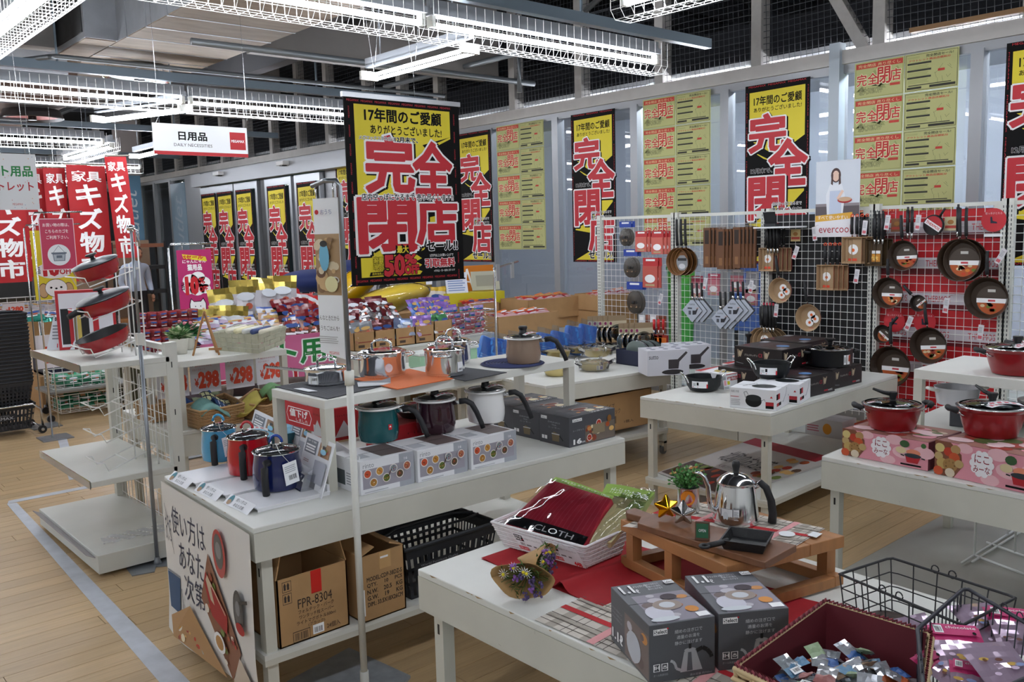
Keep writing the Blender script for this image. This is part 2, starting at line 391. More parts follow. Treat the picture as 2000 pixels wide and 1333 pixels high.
# mall corridor beyond the glass
m=MB(); m.box(9.2,9.3,-5,30.8,0,3.1,mat('#a6abb5',0.7,noise=0.04,scale=0.8)); struct('wall_corridor',m)
ceilm=mat('#b9bcc0',0.7); m=MB(); m.box(7.15,9.3,-5,30.8,3.10,3.14,ceilm); struct('ceiling_corridor',m)
for i in range(6):  # unseen lamps added behind the header to brighten the corridor wall
 y=0.4+i*2.0; m=MB(); m.box(7.31,7.37,y,y+1.5,3.0,3.04,mat('#f3f7ff',emit=(60 if i<3 else 16))); m.build('lamp_tube',tag(m_ := bpy.data.objects.new('added_corridor_lamp',None),'added tube light hidden behind the header beam, brightening the corridor wall','lamp','added tube lights hidden behind the header beam')); COL.objects.link(m_)
 c=MB(); c.box(7.29,7.39,y-0.03,y+1.53,3.042,3.10,WHITE); c.build('lamp_base',m_)
for x,y,w_,h,c,nm_ in[(8.6,6.6,0.34,1.15,'#2f8f2c','tall green bin standing behind the glass beside the second banner'),(8.75,7.9,1.3,0.5,'#b05a38','terracotta coloured bench behind the glass wall'),(8.8,5.6,0.6,1.5,'#2b4a86','blue display cabinet behind the glass beside the grid panels')]:
 t=thing('storage_bin' if h<1.4 and w_<1 else 'display_bench' if w_>1 else 'display_cabinet',nm_,'bin' if w_<0.5 else 'furniture',(x,y,0)); m=MB()
 if w_<0.5:m.lathe([(w_*0.4,0),(w_*0.5,h),(w_*0.53,h),(w_*0.53,h+0.03),(w_*0.45,h+0.03),(w_*0.36,0.05)],mat(c,0.5)); m.build('body',t)
 else:
  m.box(-w_*0.3,w_*0.3,-w_/2,w_/2,h*0.3,h,mat(c,0.6)); m.build('body',t,bev=0.01)
  for sx in(-1,1):
   for sy in(-1,1):m=MB(); m.box(sx*w_*0.25-0.02,sx*w_*0.25+0.02,sy*w_*0.42-0.02,sy*w_*0.42+0.02,0,h*0.3,BLACK); m.build('leg',t)

# =================================================================== CEILING SERVICES
silver=mat('#a2a6ab',0.36,metal=0.45,noise=0.12,scale=5,bump=0.5)
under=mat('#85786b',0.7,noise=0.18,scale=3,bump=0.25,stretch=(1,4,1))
t=thing('air_duct','large silver wrapped air duct with a dark open end under the ceiling','duct',(2.9,8.3,3.4))
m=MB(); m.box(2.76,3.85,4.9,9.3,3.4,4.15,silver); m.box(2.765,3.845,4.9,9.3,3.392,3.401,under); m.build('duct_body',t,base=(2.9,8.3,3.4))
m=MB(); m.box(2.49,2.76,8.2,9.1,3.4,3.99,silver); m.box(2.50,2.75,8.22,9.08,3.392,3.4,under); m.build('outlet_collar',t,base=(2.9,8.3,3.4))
m=MB(); m.box(2.480,2.492,8.25,9.05,3.45,3.96,mat('#2b2c2e',0.8,noise=0.4,scale=6)); m.build('outlet_opening',t,base=(2.9,8.3,3.4))
for i in range(9):m=MB(); m.box(2.755,3.855,5.2+i*0.46,5.212+i*0.46,3.388,4.16,silver); m.build('seam_band',t,base=(2.9,8.3,3.4))
t=thing('air_duct','long silver duct high behind the first cross duct at the left edge','duct',(1.5,10.6,3.4))
m=MB(); m.box(-4,2.9,10.2,11.0,3.42,3.85,silver); m.build('duct_body',t,base=(1.5,10.6,3.4)); m=MB(); m.box(-4,4.2,9.4,13.6,3.75,3.8,under); m.build('soffit_board',t,base=(1.5,10.6,3.4))
t=thing('air_duct','brown underside duct with a dark round vent at far left ceiling','duct',(1.6,14,3.4))
m=MB(); m.box(0.2,3.4,11.6,15.4,3.36,3.7,mat('#6f5a50',0.8,noise=0.1)); m.build('duct_body',t,base=(1.6,14,3.4))
def diffuser(name,label,x,y,z,r,mm,blade):
 t=thing(name,label,'vent',(x,y,z)); m=MB(); m.lathe([(r*0.7,0.09),(r*0.9,0.10),(r,0.0),(r*0.96,-0.01),(r*0.86,0.03),(r*0.7,0.089)],mm,32); m.build('rim',t)
 m=MB(); m.lathe([(r*0.84,0.02),(r*0.3,0.07),(r*0.1,0.07)],blade,32); m.build('cone',t); m=MB(); m.lathe([(0.05,0.1),(0.05,-0.02),(0.0,-0.02)],BLACK,12); m.build('hub',t)
q=P(272,149,3.3); diffuser('ceiling_diffuser','shiny round diffuser under the brown duct near top left',q.x,q.y,3.28,0.34,CHROME,mat('#cfe3e6',0.3,metal=0.4))
q=P(62,219,3.3); diffuser('ceiling_diffuser','dark round diffuser with a rusty red ring at far left',q.x,q.y,3.22,0.36,mat('#3b3a3c',0.5),mat('#8c3b32',0.6))
# big beams
beamg=mat('#7a7673',0.75,noise=0.05,scale=3)
m=MB(); m.box(-6,6.9,13.2,13.5,3.55,4.4,beamg); struct('trim_44',m)
m=MB(); m.box(3.95,6.9,7.9,8.2,3.42,4.25,beamg); struct('trim_45',m)
m=MB(); m.box(-6,2.45,8.9,9.1,3.42,4.3,beamg); struct('trim_46',m)
m=MB(); m.box(4.6,4.75,8.3,14.5,3.5,4.2,mat('#4f5054',0.8)); struct('trim_47',m)
for i,y in enumerate([2.7,5.4,10.9,16.2,19.0]):
 m=MB(); m.box(-6,7.6,y,y+0.12,4.25,4.6,mat('#3c4046',0.8)); struct('trim_%d'%(48+i),m)
for i,x in enumerate([5.0,5.9]):
 m=MB(); m.box(x,x+0.1,-3,20,4.1,4.25,mat('#34373c',0.8)); struct('trim_%d'%(54+i),m)
pipem=mat('#7e8489',0.4,metal=0.5)
for i,(pts,r,lb)in enumerate([
 ([(2.3,8.6,3.28),(2.35,8.55,3.28),(6.6,8.55,3.28)],0.022,'thin grey conduit running below the silver duct toward the windows'),
 ([(2.3,8.6,3.28),(1.7,9.6,3.26),(1.2,10.2,3.26)],0.022,'grey conduit bending away at the corner of the duct'),
 ([(0.6,10.9,3.2),(5.2,10.9,3.2)],0.02,'long thin conduit crossing below the brown duct'),
 ([(0.8,12.4,3.2),(3.0,12.4,3.2)],0.02,'short pale conduit at far left under the dark ceiling'),
 ([(4.9,5.6,3.75),(4.9,8.9,3.75)],0.045,'fat dark pipe stub hanging under the ceiling right of the duct'),
 ([(6.4,7.0,3.1),(6.4,7.0,3.5),(6.4,9.5,3.5)],0.03,'grey pipe dropping by the netting above the sale board'),
 ([(4.3,2.0,3.9),(6.9,6.5,3.9)],0.03,'pale slanting pipe in the dark ceiling at top centre'),
 ([(3.0,7.2,3.25),(6.8,7.2,3.25)],0.03,'dark pipe along the grey beam over the daily goods sign')]):
 m=MB(); m.tube(pts,r,pipem if i != 4 else mat('#3d4045',0.5),10); tag(m.build('ceiling_pipe'),lb,'pipe')
# =================================================================== FLUORESCENT LIGHTS
ROWM=mat('#7c8b97',0.4,metal=0.4); HOUS=mat('#8d9298',0.45,metal=0.2)
def lamp_unit(L,guard=True,twin=False):
 """unit along +x from 0 to L, tube axis at z=0"""
 hb=MB(); hw=.05 if guard else .02; hb.box(0,L,-hw,hw,0.06 if guard else .085,0.10 if guard else .115,HOUS); hb.box(0,L,-0.02,0.02,0.10,0.16,HOUS)
 if not guard:
  for q_ in(.2,L-.2):hb.box(q_-.004,q_+.004,-.004,.004,.1,1.75,HOUS)
 tb=MB()
 for o_ in((-0.06,0.06)if twin else(0,)):tb.tube([(0.04,o_,0),(L-0.04,o_,0)],0.019 if guard else .014,TUBE,8)
 sk=MB()
 for x in(0.02,L-0.02):sk.cbox((x,0,0.02),(0.03,0.16 if twin else 0.06,0.07),WHITE)
 g=None
 if guard:
  g=MB(); n=int(L/0.075)
  prof=[(-0.11,0.13),(-0.11,-0.05),(-0.07,-0.10),(0.07,-0.10),(0.11,-0.05),(0.11,0.13)]
  for i in range(n+1):
   x=L*i/n; g.tube([(x,a,b)for a,b in prof],0.0022,WIRE,3)
  for a,b in[(-0.11,0.0),(-0.11,-0.05),(-0.07,-0.10),(-0.025,-0.10),(0.025,-0.10),(0.07,-0.10),(0.11,-0.05),(0.11,0.0)]:g.tube([(0,a,b),(L,a,b)],0.0022,WIRE,3)
 return hb,tb,sk,g
protoR=None
def place_lamp(kind,L,loc,rz,label,group,guard=True,twin=False,_c={}):
 key=(L,guard,twin)
 if key not in _c:
  t=thing('fluorescent_light',label,'ceiling light',loc,rz,group); hb,tb,sk,g=lamp_unit(L,guard,twin)
  hb.build('housing',t); tb.build('tube',t); sk.build('socket',t)
  if g:g.build('wire_guard',t)
  _c[key]=t; return t
 return copy_thing(_c[key],label,loc,rz,group=group)
ords=['nearest','second','third','fourth','fifth','sixth','seventh']
for ri,y in enumerate([0.78,4.76,8.74,12.82,16.8,20.8,-3.2]):
 m=MB(); xs=-6.2; m.box(xs,6.6,y-0.035,y+0.035,3.19,3.27,ROWM)
 for x in(-5,-3,-1,0.1,2.4,5):m.box(x-0.008,x+0.008,y-0.008,y+0.008,3.27,3.34 if ri==3 and x<4 else 4.7,ROWM)
 rl=['steel carrying rail of the lamp row above the viewer','steel carrying rail above the bright lamp row over the sale board','steel carrying rail over the lamp row above the daily goods sign','steel carrying rail of the lamp row over the red furniture banners','far steel lamp rail beyond the red banners','farthest steel lamp rail near the back wall','steel carrying rail of the lamp row behind the viewer'][ri]
 tag(m.build('lamp_rail'),rl,'rail')
 n=0; x=5.93
 while x>-6:
  x0=x-2.36
  if not(ri==3 and x>5):place_lamp('r',2.32,(x0 if ri != 3 else x0+0.5,y,3.0),0,['end','second','third','fourth','fifth','sixth'][n]+' guarded tube from the windows, '+['row above the viewer','row over the sale board','row over the daily goods sign','row over the red banners','far row past the red banners','farthest row','row behind the viewer'][ri],'tube lights in lamp row %s'%ords[ri%7])
  x=x0; n+=1
place_lamp('x',1.35,(4.10,4.98,2.93),PI/2,'bare twin tube crosswise behind the sale board wires','bare twin crosswise tubes',guard=False,twin=True)
place_lamp('x',1.35,(3.55,8.75,2.93),PI/2+0.35,'bare twin tube light crossing over the daily goods sign','bare twin crosswise tubes',guard=False,twin=True)
place_lamp('x',1.35,(4.9,12.9,2.95),PI/2,'bare twin tube light left of the daily goods sign, far back','bare twin crosswise tubes',guard=False,twin=True)
place_lamp('g',2.32,(1.46,5.0,3.0),PI/2,'wire guarded crosswise tube in the top left corner','guarded crosswise lights')
place_lamp('g',2.32,(4.22,1.35,3.0),PI/2,'wire guarded crosswise light at the top edge, right of centre','guarded crosswise lights')
place_lamp('g',2.32,(4.25,13.2,3.0),PI/2,'wire guarded crosswise light above the red banners, far back','guarded crosswise lights')
# =================================================================== DISPLAY TABLES AND RISERS
wornm=mat('#a08258',0.8)
def qin(q,d):
 c=sum((Vector((p[0],p[1]))for p in q),Vector((0,0)))/4
 out=[]
 for i in range(4):
  p=Vector(q[i][:2]); a=Vector(q[(i+1)%4][:2])-p; b=Vector(q[i-1][:2])-p
  out.append(p+a.normalized()*d+b.normalized()*d)
 return out
def qtable(name,label,q,z,skirt,leg=0.04,inset=0.03,shelf=None,casters=False,group=None,th=0.004,foot=0.0,shelf_skirt=0.04,chips=0):
 """q = 4 corners counter-clockwise from above"""
 q=[Vector((p[0],p[1]))for p in q]; c=sum(q,Vector((0,0)))/4; base=Vector((c.x,c.y,foot))
 t=thing(name,label,'table',base,group=group)
 m=MB(); m.prism(q,z-0.02,z,WHITE); m.build('tabletop',t,base=base,bev=0.003)
 qi=qin(q,0.012)
 for i in range(4):
  a,b=q[i],q[(i+1)%4]; a2,b2=qi[i],qi[(i+1)%4]
  m=MB(); m.prism([a,b,b2,a2],z-skirt,z-0.0203,SIDE); m.build('skirt_panel',t,base=base)
 if skirt>0.06:
  m=MB(); s=random.Random(int(c.x*100))
  for i in(0,3):
   a,b=q[i],q[(i+1)%4]; d=(b-a); L=d.length; d.normalize(); n=Vector((d.y,-d.x)); f=Face(m,plane((a.x,a.y,0),(d.x,d.y,0),(0,0,1)),0.0004)
   for k in range(int(L*9)):
    u=s.uniform(0,L-0.06); w_=s.uniform(0.008,0.05); f.k=1
    f.poly([(u,z-0.001),(u+w_*0.3,z-0.003-s.random()*0.004),(u+w_,z-0.001)],wornm)
   for k in range(int(L*3)):
    u=s.uniform(0,L-0.03); f.k=1; v=z-s.uniform(0.02,skirt); f.line(u,v,u+s.uniform(-0.01,0.01),v+s.uniform(-0.012,0.012),0.0012,mat('#a9a79c',0.7))
  m.build('worn_paint',t,base=base)
 ql=qin(q,inset+leg/2)
 for p in ql:
  m=MB(); m.box(p.x-leg/2,p.x+leg/2,p.y-leg/2,p.y+leg/2,foot+(0.10 if casters else 0),z-0.021,SIDE)
  for zz in((z-skirt-0.07),):m.box(p.x-leg/2-0.0008,p.x-leg/2,p.y-0.004,p.y+0.004,zz,zz+0.03,BLACK)
  lg=m.build('leg',t,base=base)
  if casters:
   m=MB(); m.T=Matrix.Translation((p.x,p.y,0.03))@Matrix.Rotation(PI/2,4,'X'); m.lathe([(0,-0.012),(0.028,-0.012),(0.03,0),(0.028,0.012),(0,0.012)],GREYM,14); m.T=None
   m.box(p.x-0.016,p.x+0.016,p.y-0.022,p.y-0.018,0.025,0.10,STEEL); m.box(p.x-0.016,p.x+0.016,p.y+0.018,p.y+0.022,0.025,0.10,STEEL); m.box(p.x-0.02,p.x+0.02,p.y-0.022,p.y+0.022,0.085,0.10,STEEL)
   m.v=[(a-base[0],b-base[1],c_-base[2])for a,b,c_ in m.v]; m.build('caster',lg)
 if shelf:
  qs=qin(q,inset*0.6)
  m=MB(); m.prism(qs,shelf-0.018,shelf,WHITE); m.prism(qin(qs,0.001),shelf-shelf_skirt,shelf-0.018,SIDE); m.build('lower_shelf',t,base=base)
 return t
T1Q=[(1.248,3.573),(1.213,2.683),(2.99,2.615),(3.03,3.5)]
qtable('display_table','white display table carrying the three teal, purple and white pots, poster on its end',T1Q,0.70,0.12,shelf=0.24,casters=True)
T0Q=[(1.389,2.002),(1.386,0.15),(2.20,0.15),(2.235,2.02)]
qtable('display_table','white display table in the foreground under the towel basket and kettle boxes',T0Q,0.70,0.12)
T2Q=[(3.968,3.349),(4.044,2.52),(5.62,2.57),(5.62,3.38)]
qtable('display_table','white display table in front of the grid panels with black tempura pots',T2Q,0.66,0.125,shelf=0.17)
T3Q=[(3.421,1.883),(3.375,0.1),(4.75,0.1),(4.85,1.95)]
qtable('display_table','white display table at right edge carrying the red casseroles on pink boxes',T3Q,0.66,0.14)
T4Q=[(3.88,4.46),(3.915,4.10),(5.03,3.955),(5.55,4.62)]
T4Q=[(3.95,4.75),(3.915,4.10),(5.03,3.955),(5.40,4.75)]
qtable('display_table','white display table holding golden pots and a navy bin before the first grid panel',T4Q,0.645,0.12,shelf=0.2,casters=True)
T6Q=[(1.74,5.62),(1.72,4.70),(2.99,4.64),(3.05,5.55)]
qtable('display_table','white display table with wicker baskets and yen price cards behind the gondola',T6Q,0.62,0.14)
T8Q=[(2.0,6.5),(2.0,5.86),(3.37,5.86),(3.37,6.5)]
qtable('display_table','white table buried under pet food bags behind the pink skirt banner',T8Q,0.90,0.10)
T9Q=[(3.40,6.5),(3.39,5.6),(4.40,5.6),(4.42,6.5)]
qtable('display_table','white table under the row of open snack cartons',T9Q,0.80,0.30)
qtable('display_table','white table with a wire basket of colourful sachets behind the green lidded boxes',[(4.46,6.6),(4.46,5.85),(4.98,5.85),(4.98,6.6)],0.78,0.30)
qtable('display_table','low white table under the row of blue wrapped packs',[(4.0,5.62),(4.0,5.02),(5.55,4.98),(5.6,5.55)],0.60,0.12)
T10Q=[(5.02,6.75),(5.0,5.75),(6.75,5.65),(6.75,6.75)]
qtable('display_table','low white table under the large brown cartons by the windows',T10Q,0.70,0.30)
def riser(name,label,q,z,z0,leg=0.03,skirt=0.035,group=None,inset=0.0):
 q=[Vector((p[0],p[1]))for p in q]; c=sum(q,Vector((0,0)))/4; base=Vector((c.x,c.y,z0)); t=thing(name,label,'shelf',base,group=group)
 m=MB(); m.prism(q,z-skirt,z,WHITE); m.build('shelf_top',t,base=base,bev=0.002)
 for p in qin(q,inset+leg/2):
  m=MB(); m.box(p.x-leg/2,p.x+leg/2,p.y-leg/2,p.y+leg/2,z0,z-skirt+0.002,SIDE); m.build('leg',t,base=base)
 return t
RQ=[(1.586,3.256),(1.60,2.86),(2.92,2.862),(2.93,3.26)]
riser('riser_shelf','white worn riser shelf on the front table carrying the steel pots on mats',RQ,1.05,0.70,0.038)
riser('riser_shelf','white riser shelf on the basket table holding the pale woven basket and plants',[(1.775,5.25),(1.765,4.73),(2.42,4.74),(2.46,5.25)],1.0,0.62,0.035)
riser('riser_shelf','white riser shelf at right edge under the second pair of red casseroles',[(4.17,1.83),(4.08,0.2),(4.70,0.2),(4.75,1.83)],0.95,0.66,0.04,0.045)

# =================================================================== LEFT GONDOLA
gx0,gx1,gy0,gy1=1.235,1.645,4.55,5.60
GM=mat('#d0d1c9',0.45,noise=0.03,scale=6)
t=thing('gondola_shelf','mostly empty white metal gondola with wire racks at left','shelf',(1.45,5.0,0)); B=Vector((1.45,5.0,0))
m=MB(); m.box(gx0-0.01,gx1+0.05,gy0-0.04,gy1,0.02,0.115,GM); m.build('base_deck',t,base=B,bev=0.003)
for x in(gx0+0.03,gx0+0.30):m=MB(); m.tube([(x,gy0+0.02,0),(x,gy0+0.02,0.03)],0.012,STEEL,8); m.build('leveling_foot',t,base=B)
for y in(gy0+0.0,gy1-0.07):
 m=MB(); m.box(gx1+0.0,gx1+0.06,y,y+0.045,0.02,1.13,GM)
 for k in range(4):m.box(gx1+0.025,gx1+0.03,y-0.001,y,0.25+k*0.25,0.28+k*0.25,BLACK)
 m.build('upright_post',t,base=B)
m=MB()
for i in range(9):z=0.14+i*0.118; m.tube([(gx1+0.03,gy0+0.05,z),(gx1+0.03,gy1-0.07,z)],0.0022,WIRE,4)
for i in range(16):y=gy0+0.07+i*0.06; m.tube([(gx1+0.03,y,0.12),(gx1+0.03,y,1.10)],0.0022,WIRE,4)
m.build('back_grid',t,base=B)
m=MB(); m.box(gx1+0.015,gx1+0.045,gy0+0.045,gy1-0.07,1.085,1.115,GM); m.build('top_rail',t,base=B)
for z in(0.48,1.06):
 m=MB(); m.box(gx0,gx1+0.02,gy0,gy1-0.12,z-0.03,z,GM); m.build('shelf_board',t,base=B,bev=0.003)
 m=MB(); m.prism([(gx1-0.12,gy0+0.002),(gx1+0.02,gy0+0.002),(gx1+0.02,gy0+0.006),(gx1-0.12,gy0+0.006)],z-0.10,z-0.03,GM); m.build('shelf_bracket',t,base=B)
 m=MB(); m.box(gx0-0.006,gx0-0.002,gy0,gy1-0.12,z-0.035,z+0.004,clearfilm('rail','#e8f0ec',0.3)); m.build('label_rail',t,base=B)
m=MB(); m.T=Matrix.Translation((gx0-0.02,0,0.10))@Matrix.Rotation(0.5,4,'Y'); m.box(-0.035,0.035,gy0+0.0,gy1-0.03,0.0,0.004,mat('#a9a3a6',0.25,alpha=0.85)); m.build('price_rail',t,base=B)
m=MB(); a=P(150,1040,0.118); m.surf(lambda u,v:(1.30+0.36*u+0.02*v,4.66+0.13*v-0.02*u,0.118+0.004*math.sin(u*30+v*9)),24,6,mat('#dfe1e4',0.12,alpha=.4)); tag(m.build('plastic_sheet'),'crumpled clear plastic label strip lying on the gondola base','plastic')
# =================================================================== GRID PANELS
gx=6.08; gys=[5.60,4.715,3.835,2.965,2.10,1.2]
def grid_panel(i,y1,y0,backing,label):
 t=thing('grid_panel',label,'display panel',(gx,(y0+y1)/2,0)); B=Vector((gx,(y0+y1)/2,0)); yb,ya=y0+0.015,y1-0.015
 for y in(yb,ya):
  m=MB(); m.box(gx-0.03,gx+0.02,y-0.022,y+0.022,0,1.775,GM)
  for k in range(58):
   z=0.12+k*0.028
   for o_ in(-0.009,0.009):m.box(gx-0.031,gx-0.03,y+o_-0.003,y+o_+0.003,z,z+0.016,mat('#55585a',0.7))
  m.build('slotted_post',t,base=B)
 m=MB(); m.box(gx-0.012,gx+0.006,yb+0.022,ya-0.022,1.735,1.76,GM); m.prism([(gx-0.012,yb+0.022),(gx+0.0,yb+0.022),(gx+0.0,yb+0.07),(gx-0.012,yb+0.07)],1.70,1.735,GM); m.build('top_rail',t,base=B)
 m=MB(); n=15; W=ya-yb-0.044
 for k in range(n+1):y=yb+0.022+W*k/n; m.tube([(gx-0.005,y,0.25),(gx-0.005,y,1.735)],0.0021,WIRE,4,smooth=False)
 z=0.28
 while z<1.72:m.tube([(gx-0.009,yb+0.022,z),(gx-0.009,ya-0.022,z)],0.0021,WIRE,4,smooth=False); z+=0.0555
 m.build('wire_grid',t,base=B)
 if backing:
  m=MB(); m.box(gx+0.022,gx+0.03,yb+0.01,ya-0.01,0.3,1.72,mat(backing,0.5)); m.build('backing_board',t,base=B)
  if backing != '#0f1114':
   m=MB(); f=Face(m,plane((gx+0.022,ya,0),(0,-1,0),(0,0,1)))
   for z in(1.60,1.36,1.12,0.88,0.64):
    f.k=1; f.rect(0.01,z-0.035,W+0.02,z+0.04,mat('#cfc9d0',0.35)); f.rect(0.01,z-0.075,W+0.02,z-0.035,mat('#6b1a20',0.5))
    for x in(0.04,0.33,0.62):f.k=3; f.text('THERMOS',x,z-0.02,x+0.17,z+0.022,mat('#c8303a',0.5))
   m.build('print',t,base=B)
 m=MB(); m.box(gx-0.38,gx+0.02,yb-0.01,ya+0.01,0.0,0.15,GM); m.build('base_deck',t,base=B)
for i,(bk,lb)in enumerate([(None,'white wire grid panel hung with lids in plastic, furthest from viewer'),(None,'white wire grid panel with diamond shaped square pans'),('#0f1114','wire grid panel with black backing and beige pans'),('#c41e26','wire grid panel with red backing and bronze frying pans'),(None,'white wire grid panel cut off by the right edge')]):
 grid_panel(i,gys[i],gys[i+1],bk,lb)

# =================================================================== POSTERS
BRR=mat('#c5212f',0.55)
def tall_banner(fr,w,h,sq=0.0):
 X=lambda u:u*w
 Y=lambda v:h*(1-v)
 R=lambda x0,y0,x1,y1,m_:fr.rect(X(x0),Y(y1),X(x1),Y(y0),m_)
 R(0,0,1,1,INK)
 fr.poly([(X(.07),Y(.04)),(X(.07),Y(.30)),(X(.5),Y(.40)),(X(.93),Y(.30)),(X(.93),Y(.035))],YEL)
 fr.poly([(X(.07),Y(.50)),(X(.07),Y(.63)),(X(.35),Y(.66)),(X(.93),Y(.52)),(X(.93),Y(.60)),(X(.4),Y(.80)),(X(.07),Y(.78)),(X(.07),Y(.74)),(X(.5),Y(.60))],YEL)
 fr.poly([(X(.07),Y(.985)),(X(.55),Y(.90)),(X(.93),Y(.84)),(X(.93),Y(.985))],YEL)
 fr.poly([(X(.10),Y(.36)),(X(.5),Y(.44)),(X(.3),Y(.41))],YEL)
 T=lambda s_,x0,y0,x1,y1,m_,**k:fr.text(s_,X(x0),Y(y1),X(x1),Y(y0),m_,**k)
 T('17年間のご愛顧',.14,.065,.88,.115,INK,bold=.02); T('ありがとうございました!',.14,.125,.88,.15,INK,bold=.01)
 for s_,a,b,c,d in(('完',.08,.17,.64,.37),('全',.40,.32,.96,.56),('閉',.08,.52,.62,.745),('店',.40,.70,.94,.92)):
  T(s_,a+.02,b+.008,c+.02,d+.008,INK,bold=.075); T(s_,a,b,c,d,BRR,bold=.036,out=[(WHT,.07)])
 T('12月末で、',.10,.462,.44,.49,INK,bold=.03,out=[(WHT,.06)])
 T('店内空っぽになるまで',.45,.655,.90,.675,INK,bold=.0,out=[(WHT,.06)]); T('売り尽くします!!',.45,.685,.90,.715,INK,bold=.02,out=[(WHT,.06)])
 T('セール!!',.38,.925,.93,.975,INK,bold=.03,out=[(WHT,.07)])
 for v in(.008,.99):T('MEGAMAX  MEGAMAX  MEGAMAX',.06,v-.004,.95,v+.006,BRR)
 for s_ in(0.02,0.965):
  fr.text('MEGAMAX  MEGAMAX  MEGAMAX  MEGAMAX  MEGAMAX',X(s_+.012)-h*.46,h*.5-0.004,X(s_+.012)+h*.46,h*.5+0.004,BRR,rot=-PI/2)
BAN=MB(); BAN.box(0,0.63,-0.002,0.0,0,1.57,INK)
_f=Face(BAN,plane((0,-0.002,0),(1,0,0),(0,0,1)),0.0002); tall_banner(_f,0.63,1.57); BANME=BAN.mesh('sale_banner')
def put_banner(y_left,ztop,label,x=XW-0.056,w=0.63,h=1.57,group=None):
 o=bpy.data.objects.new('sale_banner',BANME); COL.objects.link(o); o.rotation_euler=(0,0,-PI/2); o.location=(x,y_left,ztop-h); o.scale=(w/0.63,1,h/1.57)
 tag(o,label,'banner',group); return o
BL=[(16.37,'yellow and black closing sale banner on the door leaf nearest the column'),(15.66,'narrow closing sale banner, second door leaf from the column'),(14.88,'narrow closing sale banner, third door leaf from the column'),(13.68,'narrow closing sale banner on the fourth door leaf, above the blue cushion'),(12.67,'narrow closing sale banner on the last door leaf, left of the fabric-like menu stand')]
for y,lb in BL:put_banner(y,2.50,lb,6.80,0.64,1.95,'closing sale banners on the doors')
put_banner(11.6,2.72,'yellow closing sale banner peeping behind the upright menu stand',6.88,group='closing sale banners on the doors')
for y,z,lb in[(8.76,2.865,'tall closing sale banner on the window directly right of the hanging sale board'),(6.787,2.875,'tall closing sale banner on the window left of the first grid panel'),(4.61,2.875,'tall closing sale banner on the window above the black backed panel'),(2.46,2.88,'tall closing sale banner cut off by the right edge')]:put_banner(y,z,lb,group='closing sale banners on the windows')
# pairs of yellow flyers
SH=mat('#b9ba7c',0.65); SH2=mat('#868a50',0.7); INK2=mat('#33342a',0.7); LGR=mat('#a0a368',0.7)
def flyerL():
 m=MB(); m.box(0,.40,-0.0015,0,0,.284,SH); f=Face(m,plane((0,-0.0015,0),(1,0,0),(0,0,1)),0.00018)
 f.rect(.008,.008,.392,.276,SH2); f.rect(.011,.011,.389,.273,SH); f.rect(.012,.232,.388,.272,mat('#c33a2b',0.6)); f.text('完全閉店 売り尽くし',.03,.24,.37,.264,mat('#e8d9a0',0.6))
 r=random.Random(2)
 for k in range(14):a=r.uniform(0.03,0.34); b=r.uniform(.06,.2); f.k=4; f.poly([(a-.03,b-.01),(a+.05,b-.02),(a+.02,b+.03)],LGR)
 f.k=5
 for s_,a,b,c,d in(('完',.02,.10,.10,.19),('全',.11,.105,.19,.19),('閉',.19,.10,.29,.225),('店',.29,.11,.375,.20)):f.k=5; f.text(s_,a,b,c,d,mat('#c5302b',0.6),bold=.02,out=[(mat('#e9e6b8',0.6),.06)])
 f.text('最大50%OFF',.04,.03,.23,.085,SH,out=[(INK2,.035)]); f.rect(.29,.075,.37,.095,mat('#c33a2b',0.6)); return m.mesh('flyer')
def flyerR():
 m=MB(); m.box(0,.40,-0.0015,0,0,.284,SH); f=Face(m,plane((0,-0.0015,0),(1,0,0),(0,0,1)),0.00018)
 f.rect(.008,.008,.392,.276,INK2); f.rect(.011,.011,.389,.273,SH); f.text('完全閉店セール!',.16,.245,.36,.265,INK2,bold=.02); f.lines(.02,.248,.14,.262,2,LGR)
 f.text('アウトレット商品店頭処分',.03,.222,.34,.238,mat('#c33a2b',0.6),bold=.02)
 for k in range(3):f.k=4; f.rect(.02,.20-k*.052,.20,.214-k*.052,INK2); f.k=5; f.lines(.024,.166-k*.052,.195,.196-k*.052,3,LGR)
 r=random.Random(4)
 for k in range(9):a=r.uniform(.22,.34); b=r.uniform(.07,.19); f.k=4; f.line(a,b,a+r.uniform(-.03,.05),b+r.uniform(-.05,.05),.0015,INK2)
 f.rect(.25,.13,.30,.148,mat('#c33a2b',0.6)); f.rect(.02,.018,.13,.034,INK2); f.rect(.19,.018,.38,.036,INK2); f.lines(.03,.042,.36,.056,1,INK2); return m.mesh('flyer')
FLm,FRm=flyerL(),flyerR(); rown=['top row','second row','third row','fourth row','bottom row']
for gi,(y,ztop,where)in enumerate([(8.02,2.885,'right of first window banner'),(5.79,2.91,'between second and third window banners'),(3.59,2.92,'right of third window banner')]):
 for r_ in range(5):
  for c_ in(0,1):
   o=bpy.data.objects.new('sale_flyer',FRm if c_ else FLm); COL.objects.link(o); o.rotation_euler=(0,0,-PI/2); o.location=(XW-0.054,y-c_*0.405,ztop-0.288*(r_+1)+0.002*math.sin(r_*3+c_))
   tag(o,'yellow %s flyer, %s, %s'%('street map' if c_ else 'red character',rown[r_],where),'flyer','yellow sale flyers '+where)
